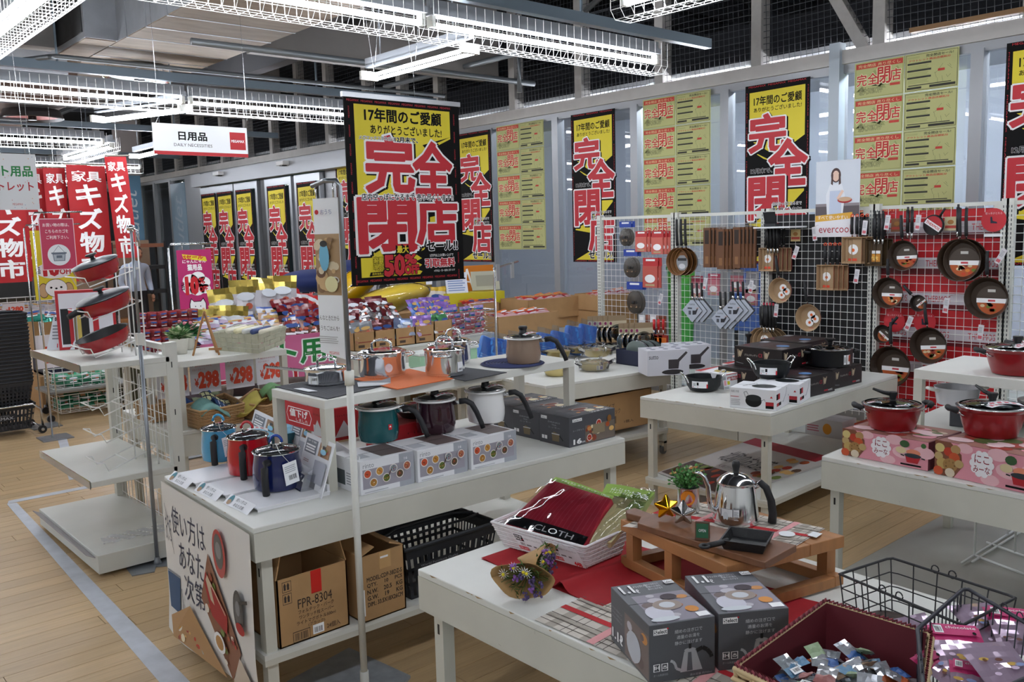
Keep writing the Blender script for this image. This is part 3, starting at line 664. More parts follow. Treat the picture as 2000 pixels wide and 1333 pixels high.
# hanging sale board
t=thing('sale_board','big hanging yellow and black closing sale board with red brush characters','sign',(2.9,4.76,1.345)); W,Hh=0.888,1.148
m=MB(); m.box(0,W,-0.004,0.004,0,Hh,INK); m.build('board',t)
m=MB(); m.box(-0.01,W+0.01,-0.012,0.012,Hh,Hh+0.03,ALU); m.box(-0.01,W+0.01,-0.006,0.006,-0.008,0.0,INK); m.build('hanging_rail',t)
m=MB(); fr=Face(m,plane((0,-0.004,0),(1,0,0),(0,0,1)),0.0002); X=lambda u:(u-.055)/.90*W; Y=lambda v:Hh*(1-(v-.055)/.93)
def T_(s_,x0,y0,x1,y1,m_,**k):fr.text(s_,X(x0),Y(y1),X(x1),Y(y0),m_,**k)
def poly_(pts,m_):fr.poly([(X(a),Y(b))for a,b in pts],m_)
poly_([(.125,.085),(.875,.085),(.875,.23),(.62,.32),(.45,.52),(.3,.6),(.125,.65)],YEL)
poly_([(.125,.80),(.125,.95),(.58,.95),(.60,.935),(.55,.92),(.60,.90),(.55,.88),(.60,.865),(.55,.84),(.62,.82),(.66,.78),(.60,.76),(.5,.78),(.3,.80)],YEL)
poly_([(.60,.66),(.875,.62),(.875,.76),(.7,.79),(.66,.76)],YEL); poly_([(.14,.68),(.30,.64),(.16,.72)],YEL)
poly_([(.64,.27),(.875,.22),(.66,.285)],INK)
T_('17年間のご愛顧',.20,.10,.80,.165,INK,bold=.03); T_('ありがとうございました!',.24,.18,.80,.225,INK,bold=.018)
for s_,a,b,c,d in(('完',.20,.24,.555,.515),('全',.565,.26,.87,.525),('閉',.13,.555,.55,.82),('店',.575,.555,.90,.785)):
 T_(s_,a+.012,b+.006,c+.012,d+.006,INK,bold=.08); T_(s_,a,b,c,d,BRR,bold=.038,out=[(WHT,.074)])
T_('メガマックス厚木店は',.15,.238,.42,.258,INK,bold=.0,out=[(WHT,.07)]); T_('12月末で、',.42,.235,.60,.262,INK,bold=.03,out=[(WHT,.07)])
T_('店内空っぽになるまで 売り尽くします!!',.15,.525,.88,.56,INK,bold=.02,out=[(WHT,.09)])
T_('セール!!',.64,.775,.90,.825,INK,bold=.04,out=[(WHT,.09)])
poly_([(.39,.79),(.42,.80),(.44,.785),(.46,.80),(.49,.79),(.5,.83),(.49,.85),(.39,.85)],INK)
T_('最大',.40,.795,.49,.832,YEL,bold=.03); T_('家具',.215,.848,.29,.88,YEL,bold=.02,out=[(INK,.07)]); T_('現品',.215,.885,.29,.915,YEL,bold=.02,out=[(INK,.07)])
poly_([(.19,.925),(.32,.922),(.31,.942),(.18,.945)],INK); T_('通常価格より',.20,.927,.305,.94,YEL)
T_('50',.30,.845,.45,.945,BRR,bold=.05,out=[(INK,.09)]); T_('%',.46,.842,.545,.89,BRR,bold=.05,out=[(INK,.09)]); T_('OFF',.455,.90,.565,.942,BRR,bold=.06,out=[(INK,.10)])
T_('3万円以上お買い上げで',.66,.845,.86,.86,WHT,bold=.01); T_('引取無料',.62,.87,.87,.915,BRR,bold=.04,out=[(WHT,.09)]); T_('※同等品・同一個数に限ります',.69,.93,.87,.942,WHT)
for k in range(8):
 a=.075+k*.103; fr.k=2; T_('MEGAMAX',a,.063,a+.088,.074,BRR); fr.k=2; T_('MEGAMAX',a+.01,.962,a+.098,.974,BRR)
for k in range(10):
 v=Hh*(0.95-k*.1)
 for u in(.0875,.91):fr.k=2; fr.text('MEGAMAX',X(u)-.036,v-.005-.03,X(u)+.036,v+.005-.03,BRR,rot=PI/2)
m.build('print',t)
for x in(.26,.60):
 for d in(-.05,.06):
  m=MB(); m.tube([(x*W,0,Hh+.03),(x*W,0,Hh+.16),(x*W+d,0,1.70)],0.0014,STEEL,4); m.build('hanging_wire',t)
# daily goods sign
t=thing('hanging_sign','white hanging sign reading daily necessities with a red logo square','sign',(2.195,6.0,2.225)); W,Hh=0.66,0.205
m=MB(); m.box(0,W,-0.004,0.004,0,Hh,PAPER); m.build('board',t)
m=MB(); f=Face(m,plane((0,-.004,0),(1,0,0),(0,0,1))); f.rect(0,0,W,.024,mat('#b3262d')); f.text('日用品',.17,.10,.365,.155,INK,bold=.03); f.text('DAILY NECESSITIES',.135,.058,.40,.078,mat('#333333')); f.rect(.53,.05,.645,.17,mat('#b5252c')); f.text('MEGAMAX',.54,.10,.635,.118,WHT,bold=.02); m.build('print',t)
for x in(.02,W-.02):m=MB(); m.tube([(x,0,Hh-.015),(x+.03,0,Hh+.05),(x+.01,0,2.46)],0.0012,STEEL,4); m.build('hanging_wire',t)
# white pet outlet sign, upper left
q0,q1,q2=PY(-60,312,4.76),PY(68,302,4.76),PY(70,410,4.76)
W=q1.x-q0.x; Hh=q1.z-q2.z; t=thing('hanging_sign','white hanging pet goods outlet sign in green and red letters, left edge','sign',(q0.x,4.76,q2.z)); m=MB(); m.box(0,W,-.003,.003,0,Hh,PAPER); m.build('board',t)
m=MB(); f=Face(m,plane((0,-.003,0),(1,0,0),(0,0,1)))
f.text('ペット用品',W*.06,Hh*.60,W*.93,Hh*.78,mat('#2a8a4a'),bold=.03); f.text('アウトレット',W*.06,Hh*.34,W*.93,Hh*.50,mat('#c2323c'),bold=.02); f.text('MEGAMAX',W*.58,Hh*.08,W*.74,Hh*.12,mat('#c2323c'))
r=random.Random(9)
for k in range(40):f.k=2; f.ell(r.random()*W,r.random()*Hh,.002,.002,mat(r.choice(['#e0a04a','#7aa0c8','#d77a86'])),5)
m.build('print',t); m=MB(); m.tube([(W*.85,0,Hh),(W*.72,0,3.2-q2.z)],.0012,STEEL,4); m.build('hanging_wire',t)
# =================================================================== COOKWARE BUILDERS
RIGHT,LEFT,NEAR,FAR=-0.728,2.414,-2.30,0.84  # world bearings: to the right, to the left, towards and away from the aisle the viewer stands in
def enam(h,key=''):return mat(h,0.14,noise=0.02,scale=5,coat=0.6,key=key)
glasslid=clearfilm('lid','#9aa2a4',0.10,0.02)
darkglass=mat('#2d3133',0.08,alpha=0.75,coat=0.5)
def pol(a,r,z=0):return(r*math.cos(a),r*math.sin(a),z)
def tagcard(parent,pts,prints=None,string=None,label=None):
 m=MB(); o,u,v=Vector(pts[0]),Vector(pts[1])-Vector(pts[0]),Vector(pts[2])-Vector(pts[0])
 m.add([o,o+u,o+u+v,o+v],[(0,1,2,3)],PAPER); W,Hh=u.length,v.length
 f=Face(m,plane(o,u,v),0.0004);(prints or(lambda f,w,h:(f.lines(w*.1,h*.55,w*.9,h*.9,4,mat('#a9adb3')),f.bars(w*.3,h*.2,w*.85,h*.42,mat('#55585c')))))(f,W,Hh)
 if string:m.tube(string,0.0008,PAPER,4)
 return m.build('price_tag',parent)
def receipt(parent,cx,cy,z,L,W,rz,up=0.01):
 m=MB(); rt=Matrix.Translation((cx,cy,z))@Matrix.Rotation(rz,4,'Z')
 m.surf(lambda u,v:rt@Vector(((u-.5)*L,(v-.5)*W,up*math.sin(u*PI))),8,2,PAPER)
 fn=lambda a,b,h:tuple(rt@Vector((a,b,up*math.sin((a/L+.5)*PI)+h))); f=Face(m,fn,0.0006)
 for k in range(4):f.k=1; f.rect(-L*.4+k*L*.2,-W*.3,-L*.4+k*L*.2+L*.12,W*.1,mat('#d06a74'))
 for k in range(6):f.k=1; f.rect(-L*.42+k*L*.14,W*.2,-L*.42+k*L*.14+L*.1,W*.3,mat('#888c92'))
 return m.build('price_slip',parent)
def milk_pot(label,loc,rz,body,rim=WHT,r=0.086,h=0.118,handle_a=RIGHT,logo=None,group=None):
 t=thing('milk_pot',label,'pot',loc,0,group); b=enam(body)
 m=MB(); m.lathe([(r*.80,0),(r*.93,.006),(r*1.0,h*.25),(r*1.0,h*.45),(r*.94,h*.75),(r*.93,h*.96),(r*.95,h),(r*.90,h),(r*.90,h*.2),(0,h*.1)],b,40); m.build('pot_body',t)
 m=MB(); m.lathe([(r*.93,h*.95),(r*1.05,h*.97),(r*1.075,h*.995),(r*1.05,h*1.02),(r*.92,h*1.02)],mat('#f1f1ef',0.15,coat=.5),40); m.build('rim',t)
 m=MB(); m.lathe([(r*.93,h*1.03),(r*.92,h*1.055),(r*.5,h*1.11),(0,h*1.13)],darkglass,40); l=m.build('glass_lid',t)
 m=MB(); m.lathe([(r*.92,h*1.045),(r*.95,h*1.03),(r*.95,h*1.055),(r*.92,h*1.07)],STEEL,40); m.build('lid_rim',l)
 m=MB(); z=h*1.13; m.lathe([(.021,z),(.018,z+.008),(.016,z+.018),(.019,z+.022),(.021,z+.032),(.018,z+.037),(0,z+.038)],BLACK,20); m.build('knob',l)
 a=handle_a; m=MB(); m.tube([pol(a,r*.93,h*.86),pol(a,r+.035,h*.90)],.009,STEEL,12); m.build('ferrule',t)
 m=MB(); m.tube([pol(a,r+.018,h*.9),pol(a,r+.045,h*.92),pol(a,r+.07,h*.82),pol(a,r+.09,h*.55),pol(a,r+.108,h*.22),pol(a,r+.115,h*.06)],.013,SOFTBLACK,12,rend=.010); m.build('handle',t)
 m=MB(); m.tube([pol(a+PI*.98,r*1.0,h*.95),pol(a+PI*.98,r*1.10,h*1.03)],.008,mat('#f1f1ef',0.15),8,rend=.004); m.build('pour_lip',t)
 receipt(t,*pol(a-.5,r*.6)[:2],h*1.13,.085,.045,a+.35)
 if logo:m=MB(); c=pol(NEAR+.75,r*1.004,h*.4); n=Vector(pol(NEAR+.75,1)); u=Vector((-n.y,n.x,0)); f=Face(m,plane(Vector(c)-u*.008,u,(0,0,1)),.0004); f.rect(0,0,.016,.022,mat('#c8202c')); f.poly([(.008,.018),(.003,.01),(.013,.01)],WHT); m.build('brand_label',t)
 return t
def fondue_pot(label,loc,body,knobc,handle_a=NEAR+.1,r=0.088,h=0.135,tagged=True,slip=False):
 t=thing('deep_saucepan',label,'pot',loc); b=enam(body)
 m=MB(); m.lathe([(r*.88,0),(r*.97,.005),(r*1.03,h*.3),(r*1.0,h*.6),(r*.93,h*.9),(r*.95,h),(r*.90,h),(r*.9,h*.2),(0,h*.1)],b,40); m.build('pot_body',t)
 m=MB(); m.lathe([(r*.93,h*1.0),(r*1.0,h*1.0),(r*1.01,h*1.02),(r*.97,h*1.04)],CHROME,40); m.build('steel_rim',t)
 m=MB(); m.lathe([(r*.97,h*1.02),(r*.8,h*1.08),(r*.4,h*1.13),(0,h*1.15)],darkglass,40); l=m.build('glass_lid',t)
 m=MB(); z=h*1.13; m.lathe([(.014,z),(.014,z+.006),(0,z+.006)],CHROME,14)
 for s in(-1,1):c=pol(RIGHT,.018*s); m.tube([(c[0],c[1],z),(c[0],c[1],z+.018)],.004,CHROME,8)
 m.build('knob_base',l)
 m=MB(); m.tube([tuple(Vector(pol(RIGHT,.023*math.cos(q)))+Vector((0,0,z+.014+.026*math.sin(q))))for q in[PI*i/10 for i in range(11)]],.0055,enam(knobc),10); m.build('arch_knob',l)
 a=handle_a; m=MB(); m.tube([pol(a,r*.96,h*.82),pol(a,r+.018,h*.84),pol(a,r+.034,h*.74),pol(a,r+.036,h*.45),pol(a,r+.034,h*.15),pol(a,r+.03,h*.02)],.0135,SOFTBLACK,12); m.build('handle',t)
 if tagged:
  n=Vector(pol(NEAR+.55,r*1.12)); u=Vector((-n.y,n.x,0)).normalized(); o=n+Vector((0,0,h*.18))
  tagcard(t,[o,o+u*.052+Vector((0,0,.012)),o+Vector((-u.x*.01,-u.y*.01,.082))],string=[(0,0,h*1.18),pol(NEAR+.4,r*.9,h*1.08),tuple(o+u*.02+Vector((0,0,.082)))])
 if slip:receipt(t,*pol(FAR-1.2,r*.4)[:2],h*1.12,.095,.05,RIGHT+.3,.014)
 return t
def steel_pot(label,loc,r,h,lid=True,handles='loops',ha=RIGHT,lift=.03,cat='pot'):
 t=thing('steel_pot',label,cat,loc)
 S=CHROME
 m=MB(); m.lathe([(r*.93,0),(r*.97,.004),(r*.97,.012),(r,.014),(r,h*.75),(r*1.02,h*.8),(r*1.02,h),(r*1.04,h),(r*.98,h*.99),(r*.97,h*.05),(0,h*.04)],S,48); m.build('pot_body',t)
 if lid:
  m=MB(); m.lathe([(r*1.05,h*1.0),(r*1.06,h*1.02),(r*1.0,h*1.04),(r*.9,h*1.05),(r*.86,h*1.10),(r*.4,h*1.16),(0,h*1.18)],S,48); l=m.build('lid',t)
  z=h*1.16; w=r*.36; m=MB(); u=pol(RIGHT,1)
  m.tube([(u[0]*x,u[1]*x,z+q)for x,q in[(-w*1.15,-.004),(-w*1.15,lift*.6),(-w*.8,lift*1.0),(0,lift*1.15),(w*.8,lift),(w*1.15,lift*.6),(w*1.15,-.004)]],.0055,S,10); m.build('lid_handle',l)
 if handles=='loops':
  for s in(0,1):
   a=ha+PI*s; n=Vector(pol(a,1)); u=Vector((-n.y,n.x,0)); z=h*.80; w=r*.42
   m=MB(); m.tube([tuple(n*(r*.99)+u*w+Vector((0,0,z))),tuple(n*(r+.022)+u*w*.95+Vector((0,0,z+.004))),tuple(n*(r+.038)+u*w*.5+Vector((0,0,z+.006))),tuple(n*(r+.038)-u*w*.5+Vector((0,0,z+.006))),tuple(n*(r+.022)-u*w*.95+Vector((0,0,z+.004))),tuple(n*(r*.99)-u*w+Vector((0,0,z)))],.005,S,8); m.build('loop_handle',t)
 else:
  n=Vector(pol(ha,1)); m=MB(); u=Vector((-n.y,n.x,0))
  for a,b in[((r*.98,h*.82),(r+.16,h*1.15))]:
   p0,p1=n*a[0]+Vector((0,0,a[1])),n*b[0]+Vector((0,0,b[1]))
   m.hexa([p0-u*.011-Vector((0,0,.004)),p1-u*.013-Vector((0,0,.004)),p1+u*.013-Vector((0,0,.004)),p0+u*.011-Vector((0,0,.004)),p0-u*.011+Vector((0,0,.004)),p1-u*.013+Vector((0,0,.004)),p1+u*.013+Vector((0,0,.004)),p0+u*.011+Vector((0,0,.004))],S)
  m.build('long_handle',t)
 return t
def curved_label(t,r,a0,da,z0,z1,fnprint,base=PAPER):
 m=MB(); fn=lambda u,v,h:pol(a0+u/r,r+.0006+h,v); w=da*r; n=8
 for i in range(n):m.add([fn(w*i/n,z0,0),fn(w*(i+1)/n,z0,0),fn(w*(i+1)/n,z1,0),fn(w*i/n,z1,0)],[(0,1,2,3)],base)
 f=Face(m,fn,.0003)
 if fnprint:fnprint(f,w,z0,z1)
 return m.build('wrap_label',t)
def casserole(label,loc,r=.125,h=.095,steam=True,hl=True,slips=1,knob='lever'):
 t=thing('red_casserole',label,'pot',loc); b=mat('#8f101a',0.28,noise=.03,scale=6,coat=.3)
 m=MB(); m.lathe([(r*.66,0),(r*.74,.004),(r*.84,h*.35),(r*.93,h*.75),(r*.94,h*.86),(r*1.02,h*.93),(r*1.05,h)],b,48); m.build('pot_body',t)
 m=MB(); m.lathe([(r*1.05,h),(r*.99,h*.98),(r*.9,h*.85),(r*.7,h*.1),(0,h*.06)],mat('#1e2833',0.3),48); m.build('inner_coating',t)
 m=MB(); m.lathe([(r*.97,h*.97),(r*.99,h*.99),(r*.95,h*1.02),(r*.6,h*1.12),(0,h*1.16)],glasslid,48); l=m.build('glass_lid',t)
 m=MB(); m.lathe([(r*.94,h*1.01),(r*1.0,h*.98),(r*.99,h*1.03),(r*.94,h*1.05)],STEEL,48); m.build('lid_rim',l)
 z=h*1.14; m=MB(); m.lathe([(r*.22,z-.008),(r*.2,z),(r*.1,z+.004),(r*.11,z+.012),(r*.16,z+.03),(r*.15,z+.036),(0,z+.037)],BLACK,24); m.build('knob',l)
 if knob=='lever':
  m=MB(); a=FAR+.3 if slips else LEFT; m.tube([(0,0,z+.026),pol(a,.04,z+.034),pol(a,.085,z+.052)],.011,BLACK,8,rend=.005); m.build('steam_lever',l)
 for s in(RIGHT,LEFT):
  n=Vector(pol(s,1)); u=Vector((-n.y,n.x,0)); z=h*.72
  m=MB()
  for q in(-1,1):m.tube([tuple(n*(r*.93)+u*q*.03+Vector((0,0,z))),tuple(n*(r*1.06)+u*q*.03+Vector((0,0,z+.006))),tuple(n*(r*1.22)+u*q*.02+Vector((0,0,z+.022)))],.0032,STEEL,8)
  m.build('handle_bracket',t)
  m=MB(); m.tube([tuple(n*(r*1.20)+u*.03+Vector((0,0,z+.02))),tuple(n*(r*1.31)+u*.024+Vector((0,0,z+.028))),tuple(n*(r*1.36)+Vector((0,0,z+.028))),tuple(n*(r*1.31)-u*.024+Vector((0,0,z+.028))),tuple(n*(r*1.20)-u*.03+Vector((0,0,z+.02)))],.0115,SOFTBLACK,12); m.build('grip',t)
 if slips:receipt(t,*pol(NEAR+.4,r*.4)[:2],h*1.12,.13,.06,RIGHT-.2,.008); receipt(t,*pol(NEAR-.2,r*.5)[:2],h*1.10,.09,.05,RIGHT+.2,.006)
 else:receipt(t,*pol(NEAR,r*.75)[:2],h*1.07,.055,.02,RIGHT,.002); receipt(t,*pol(LEFT,r*.7)[:2],h*1.08,.06,.016,RIGHT+.4,.002)
 return t
# =================================================================== FRONT TABLE (pots)
z1=0.7
def rinto_front(f,w,h):
 f.rect(w*.72,0,w,h,mat('#a4a8b0',.5)); f.rect(w*.04,h*.16,w*.94,h*.74,mat('#9d99a3',.5))
 f.text('rinto',w*.05,h*.78,w*.25,h*.92,mat('#8a8d92'),bold=0)
 f.text('16',w*.82,h*.80,w*.88,h*.88,WHT)
 R=h*.135
 for x,y,c in[(.13,.60,'#c8502c'),(.35,.62,'#c08a3a'),(.23,.32,'#a5762c'),(.47,.38,'#5a6a2c'),(.72,.42,'#5b4a33'),(.86,.62,'#a8604a'),(.60,.62,'#8b95a0')]:bowl_print(f,w*x,h*y,R,c,int(x*99))
 f.line(w*.50,h*.42,w*.56,h*.62,.004,mat('#4a3226')); f.lines(w*.05,h*.06,w*.5,h*.12,1,mat('#b5b8bc'))
def rinto_side(f,w,h):f.rect(w*.1,h*.15,w*.45,h*.6,mat('#4b5458')); f.lines(w*.5,h*.2,w*.9,h*.6,5,mat('#9a9da2'))
def rinto_top(f,w,d):f.rect(w*.45,d*.1,w*.95,d*.9,mat('#6a5a58',.4)); f.rect(w*.05,d*.2,w*.3,d*.5,mat('#b9bcc2'))
BW=mat('#e6e7ea',0.4)
rint=[]
for i,(x0,x1,y,who)in enumerate([(1.661,1.896,2.727,'under the teal milk pot'),(1.906,2.146,2.71,'under the dark purple milk pot'),(2.162,2.402,2.70,'under the white milk pot')]):
 carton('pot_carton','white carton with seven bowls printed on it, '+who,((x0+x1)/2,y+.105,z1),-.02,(x1-x0,.205,.127),BW,rinto_front,rinto_side,rinto_top,left=rinto_side,cat='carton',group='bowl picture cartons on the front table')
for px,py,c,lb in[(735,868,'#0e5358','dark teal enamel milk pot with white rim and black handle'),(849,850,'#2f1320','dark purple enamel milk pot with white rim and black handle'),(949,830,'#e9e9e8','white enamel milk pot with a black curved handle')]:
 p=P(px,py,.827); milk_pot(lb,(p.x+.045,p.y+.05,.8275),0,c,logo=(c=='#0e5358'),r=.083,h=.138)
# grey soup pot cartons
def grey_front(f,w,h):
 f.rect(w*.06,h*.82,w*.26,h*.92,WHT); f.text('Select',w*.075,h*.835,w*.245,h*.905,mat('#2a2c30')); f.rect(w*.08,h*.14,w*.16,h*.26,WHT); f.rect(w*.18,h*.14,w*.26,h*.26,WHT)
 f.text('DRINKS',w*.3,h*.72,w*.7,h*.77,mat('#9a9da3')); f.text('TEA',w*.42,h*.63,w*.58,h*.68,mat('#9a9da3')); f.text('ニッキー',w*.3,h*.54,w*.7,h*.60,mat('#9a9da3'))
 f.poly([(w*.44,h*.12),(w*.42,h*.36),(w*.5,h*.44),(w*.68,h*.36),(w*.66,h*.12)],mat('#7a6a4e')); f.rect(w*.42,h*.35,w*.68,h*.38,mat('#d0d0d0')); f.line(w*.68,h*.34,w*.8,h*.18,.006,BLACK)
def grey_main(f,w,h):
 food(f,w*.34,h*.03,w*.99,h*.62,16,seed=5,base='#6e6258'); bowl_print(f,w*.63,h*.62,h*.13,'#b8341e',2); f.poly([(w*.50,h*.28),(w*.5,h*.6),(w*.76,h*.6),(w*.76,h*.28)],mat('#8b7c62')); bowl_print(f,w*.42,h*.2,h*.12,'#b8341e',3)
 f.ell(w*.42,h*.50,h*.1,h*.07,mat('#c98a4a')); f.ell(w*.86,h*.7,h*.10,h*.12,mat('#8a5b22'))
 f.rect(w*.06,h*.82,w*.26,h*.92,WHT); f.text('Select',w*.075,h*.835,w*.245,h*.905,mat('#2a2c30')); f.text('スープポット',w*.06,h*.5,w*.3,h*.56,mat('#a8abb0')); f.text('16',w*.08,h*.08,w*.24,h*.24,WHT,bold=.04); f.text('cm',w*.25,h*.08,w*.32,h*.13,WHT)
def grey_top(f,w,d):food(f,w*.2,d*.15,w*.95,d*.8,12,seed=7,base='#5c5a5e'); f.rect(w*.05,d*.1,w*.18,d*.5,mat('#5a5b61')); f.text('SOUP POT',w*.5,d*.02,w*.9,d*.12,WHT); f.ell(w*.55,d*.5,w*.17,d*.12,mat('#b3a59a')); f.ell(w*.55,d*.5,w*.13,d*.09,mat('#7c3a26'))
DG=mat('#4b4c51',.55,key='dg')
for i,(x,y,who)in enumerate([(2.835,2.765,'front one beside the white milk pot'),(2.845,2.965,'middle one of the row behind the white milk pot'),(2.86,3.165,'rear one of the row under the riser corner')]):
 carton('pot_carton','dark grey soup pot carton, '+who,(x,y,z1),-.015,(.295,.192,.135 if i==0 else .13),DG,grey_main,None,grey_top,left=grey_front,cat='carton',group='grey soup pot cartons')
# three small saucepans on the cardboard tray
t=thing('display_tray','white cardboard display tray with three printed fronts under the small pots','display stand',(1.40,3.08,z1)); B=(1.40,3.08,z1)
for k,(yy,xx)in enumerate([(3.41,1.36),(3.17,1.375),(2.93,1.385)]):
 m=MB(); m.box(xx-.09,xx+.20,yy-.105,yy+.105,z1+.012,z1+.016,BW); m.box(xx-.085,xx+.19,yy-.1,yy-.096,z1+.0005,z1+.012,BW); m.box(xx-.085,xx+.19,yy+.096,yy+.1,z1+.0005,z1+.012,BW); m.box(xx+.19,xx+.2,yy-.1,yy+.1,z1+.0005,z1+.04,BW); m.build('tray_panel',t,base=B)
 m=MB(); f0=plane((xx-.125,yy+.10,z1+.0008),(0,-1,0),(.035,0,.028)); m.add([f0(0,0,0),f0(.2,0,0),f0(.2,.045,0),f0(0,.045,0)],[(0,1,2,3)],BW)
 f=Face(m,f0,.0004); f.ell(.03,.024,.017,.02,mat('#3d7e8c')); f.ell(.03,.014,.014,.011,mat('#a98a6a')); f.text('使い方は',.065,.026,.145,.04,mat('#50545a')); f.text('あなた次第',.075,.006,.15,.02,mat('#50545a')); m.build('printed_front',t,base=B)
pz=z1+.0165
fondue_pot('small light blue enamel saucepan with glass lid and blue arch knob',(P(425,905,pz).x+.04,P(425,905,pz).y+.06,pz),'#4b9cc4','#3f9fce',r=.075,h=.135)
fondue_pot('small red enamel saucepan with glass lid and red arch knob',(P(478,930,pz).x+.04,P(478,930,pz).y+.04,pz),'#b5141f','#b5141f',r=.083,h=.148,tagged=False,slip=True)
fondue_pot('navy blue deep saucepan with glass lid, nearest on the cardboard tray',(P(532,960,pz).x+.045,P(532,960,pz).y+.04,pz),'#141f52','#2347a0',r=.090,h=.14,handle_a=NEAR-.1)
# upright display cards behind them
def card_stand(name,label,p0,p1,h,lean,box=True,plain=False):
 p0,p1=Vector(p0),Vector(p1); u=(p1-p0); w=u.length; t=thing(name,label,'display stand',p0); u.normalize(); n=Vector((u.y,-u.x,0)); v=Vector((0,0,1))*math.cos(lean)-n*math.sin(lean)
 m=MB(); fn=plane((0,0,0),u,v); g=mat('#b9bcc3',.5)
 m.hexa([fn(0,0,0),fn(w,0,0),fn(w,h,0),fn(0,h,0),fn(0,0,-.004),fn(w,0,-.004),fn(w,h,-.004),fn(0,h,-.004)],BW); m.build('card_panel',t)
 m=MB(); f=Face(m,fn,.0004)
 if not plain:
  f.rect(w*.06,h*.66,w*.48,h*.92,mat('#787c84')); f.text('ゆで物',w*.12,h*.86,w*.42,h*.9,WHT); f.lines(w*.1,h*.69,w*.46,h*.84,3,WHT,fill=.6); food(f,w*.56,h*.68,w*.94,h*.93,8,seed=3,base='#a07a5a'); f.ell(w*.75,h*.78,w*.1,h*.05,mat('#8fc4dc')); f.ell(w*.75,h*.86,w*.05,h*.025,BLACK); f.lines(w*.15,h*.5,w*.4,h*.56,2,mat('#b08a8a')); f.rect(w*.55,h*.2,w*.95,h*.6,mat('#aeb0ba'))
  m.build('print',t)
  if box:m=MB(); fb=lambda a,b,c:fn(a,b,c); m.hexa([fn(w*.05,0,.05),fn(w*.7,0,.05),fn(w*.7,h*.32,.05),fn(w*.05,h*.32,.05),fn(w*.05,0,.0),fn(w*.7,0,.0),fn(w*.7,h*.36,0),fn(w*.05,h*.36,0)],clearfilm('acrylic','#c9ccd2',.2)); m.build('leaflet_box',t); m=MB(); m.hexa([fn(w*.1,.002,.04),fn(w*.6,.002,.04),fn(w*.6,h*.28,.04),fn(w*.1,h*.28,.04),fn(w*.1,.002,.01),fn(w*.6,.002,.01),fn(w*.6,h*.42,.01),fn(w*.1,h*.42,.01)],g); m.build('leaflets',t)
 m=MB(); fn2=plane(tuple(u*w*.5),-n,(0,0,1)); m.add([fn2(0,0,0),fn2(.09,0,0),fn2(.0+math.sin(lean)*h*.7,h*.7,0)],[(0,1,2)],BW); m.build('easel_leg',t); return t
card_stand('card_stand','leaning recipe card stand behind the light blue and red pots',P(476,885,z1),P(525,915,z1),.20,.32,box=False)
card_stand('card_stand','leaning recipe card stand, rear of the pair behind the navy pot',P(552,905,z1),P(592,925,z1),.20,.32,box=False)
card_stand('card_stand','leaning recipe card stand with a leaflet holder right of the navy pot',P(575,945,z1),P(627,975,z1),.205,.32)
card_stand('card_stand','plain grey cardboard easel seen from behind, left of the teal pot box',P(700,965,z1),P(655,930,z1),.14,-.1,plain=True)
# cartons under the riser
REDB=mat('#b01c24',.5)
def tri_print(f,w,h):f.poly([(w*.2,h*.1),(w*.5,h*.6),(w*.8,h*.1)],mat('#c9cdd2')); f.text('rinto',w*.2,h*.72,w*.7,h*.8,mat('#7a1016'))
for px,py,lb in[(655,872,'red kettle carton standing under the riser, left one'),(700,860,'red kettle carton standing under the riser behind the teal pot')]:
 p=P(px,py,z1); carton('kettle_carton',lb,(p.x+.1,p.y+.18,z1),-.02,(.17,.2,.155),REDB,tri_print,None,lambda f,w,d:(f.rect(w*.1,d*.1,w*.9,d*.9,mat('#c8ccd4')),f.ell(w*.5,d*.5,w*.3,d*.25,mat('#a03a34'))),left=tri_print,cat='carton')
carton('kettle_carton','red carton lid with round pictures behind the purple milk pot',(2.16,3.13,z1),-.02,(.30,.24,.16),REDB,tri_print,None,lambda f,w,d:f.rect(w*.1,d*.1,w*.9,d*.9,mat('#8e3a34')),cat='carton')
carton('kettle_carton','light blue edged carton behind the recipe card stands',(1.66,3.44,z1),-.02,(.26,.2,.135),mat('#2a5f6c',.5),None,None,lambda f,w,d:f.rect(0,0,w,d,mat('#5fa6c4')),cat='carton')
# glass lidded pan with a yellow knob behind the purple pot
p=(2.22,3.12,.8605); t=thing('frying_pan','shallow brown pan with clear lid and yellow arch knob behind the purple pot','pan',p)
m=MB(); m.lathe([(.09,0),(.118,.03),(.122,.034),(.112,.03),(.085,.006),(0,.005)],mat('#2c2019',.3),36); m.build('pan_body',t)
m=MB(); m.lathe([(.12,.035),(.1,.048),(.05,.06),(0,.063)],glasslid,36); l=m.build('glass_lid',t); m=MB(); m.lathe([(.115,.037),(.123,.034),(.122,.04),(.115,.042)],STEEL,36); m.build('lid_rim',l)
m=MB(); m.tube([tuple(Vector(pol(RIGHT,.018*math.cos(q)))+Vector((0,0,.064+.022*math.sin(q))))for q in[PI*i/8 for i in range(9)]],.004,mat('#b59a20',.4),8); m.build('arch_knob',l)
m=MB(); m.tube([pol(LEFT,.118,.03),pol(LEFT,.17,.045),pol(LEFT,.26,.055)],.012,BLACK,10,rend=.009); m.build('handle',t)
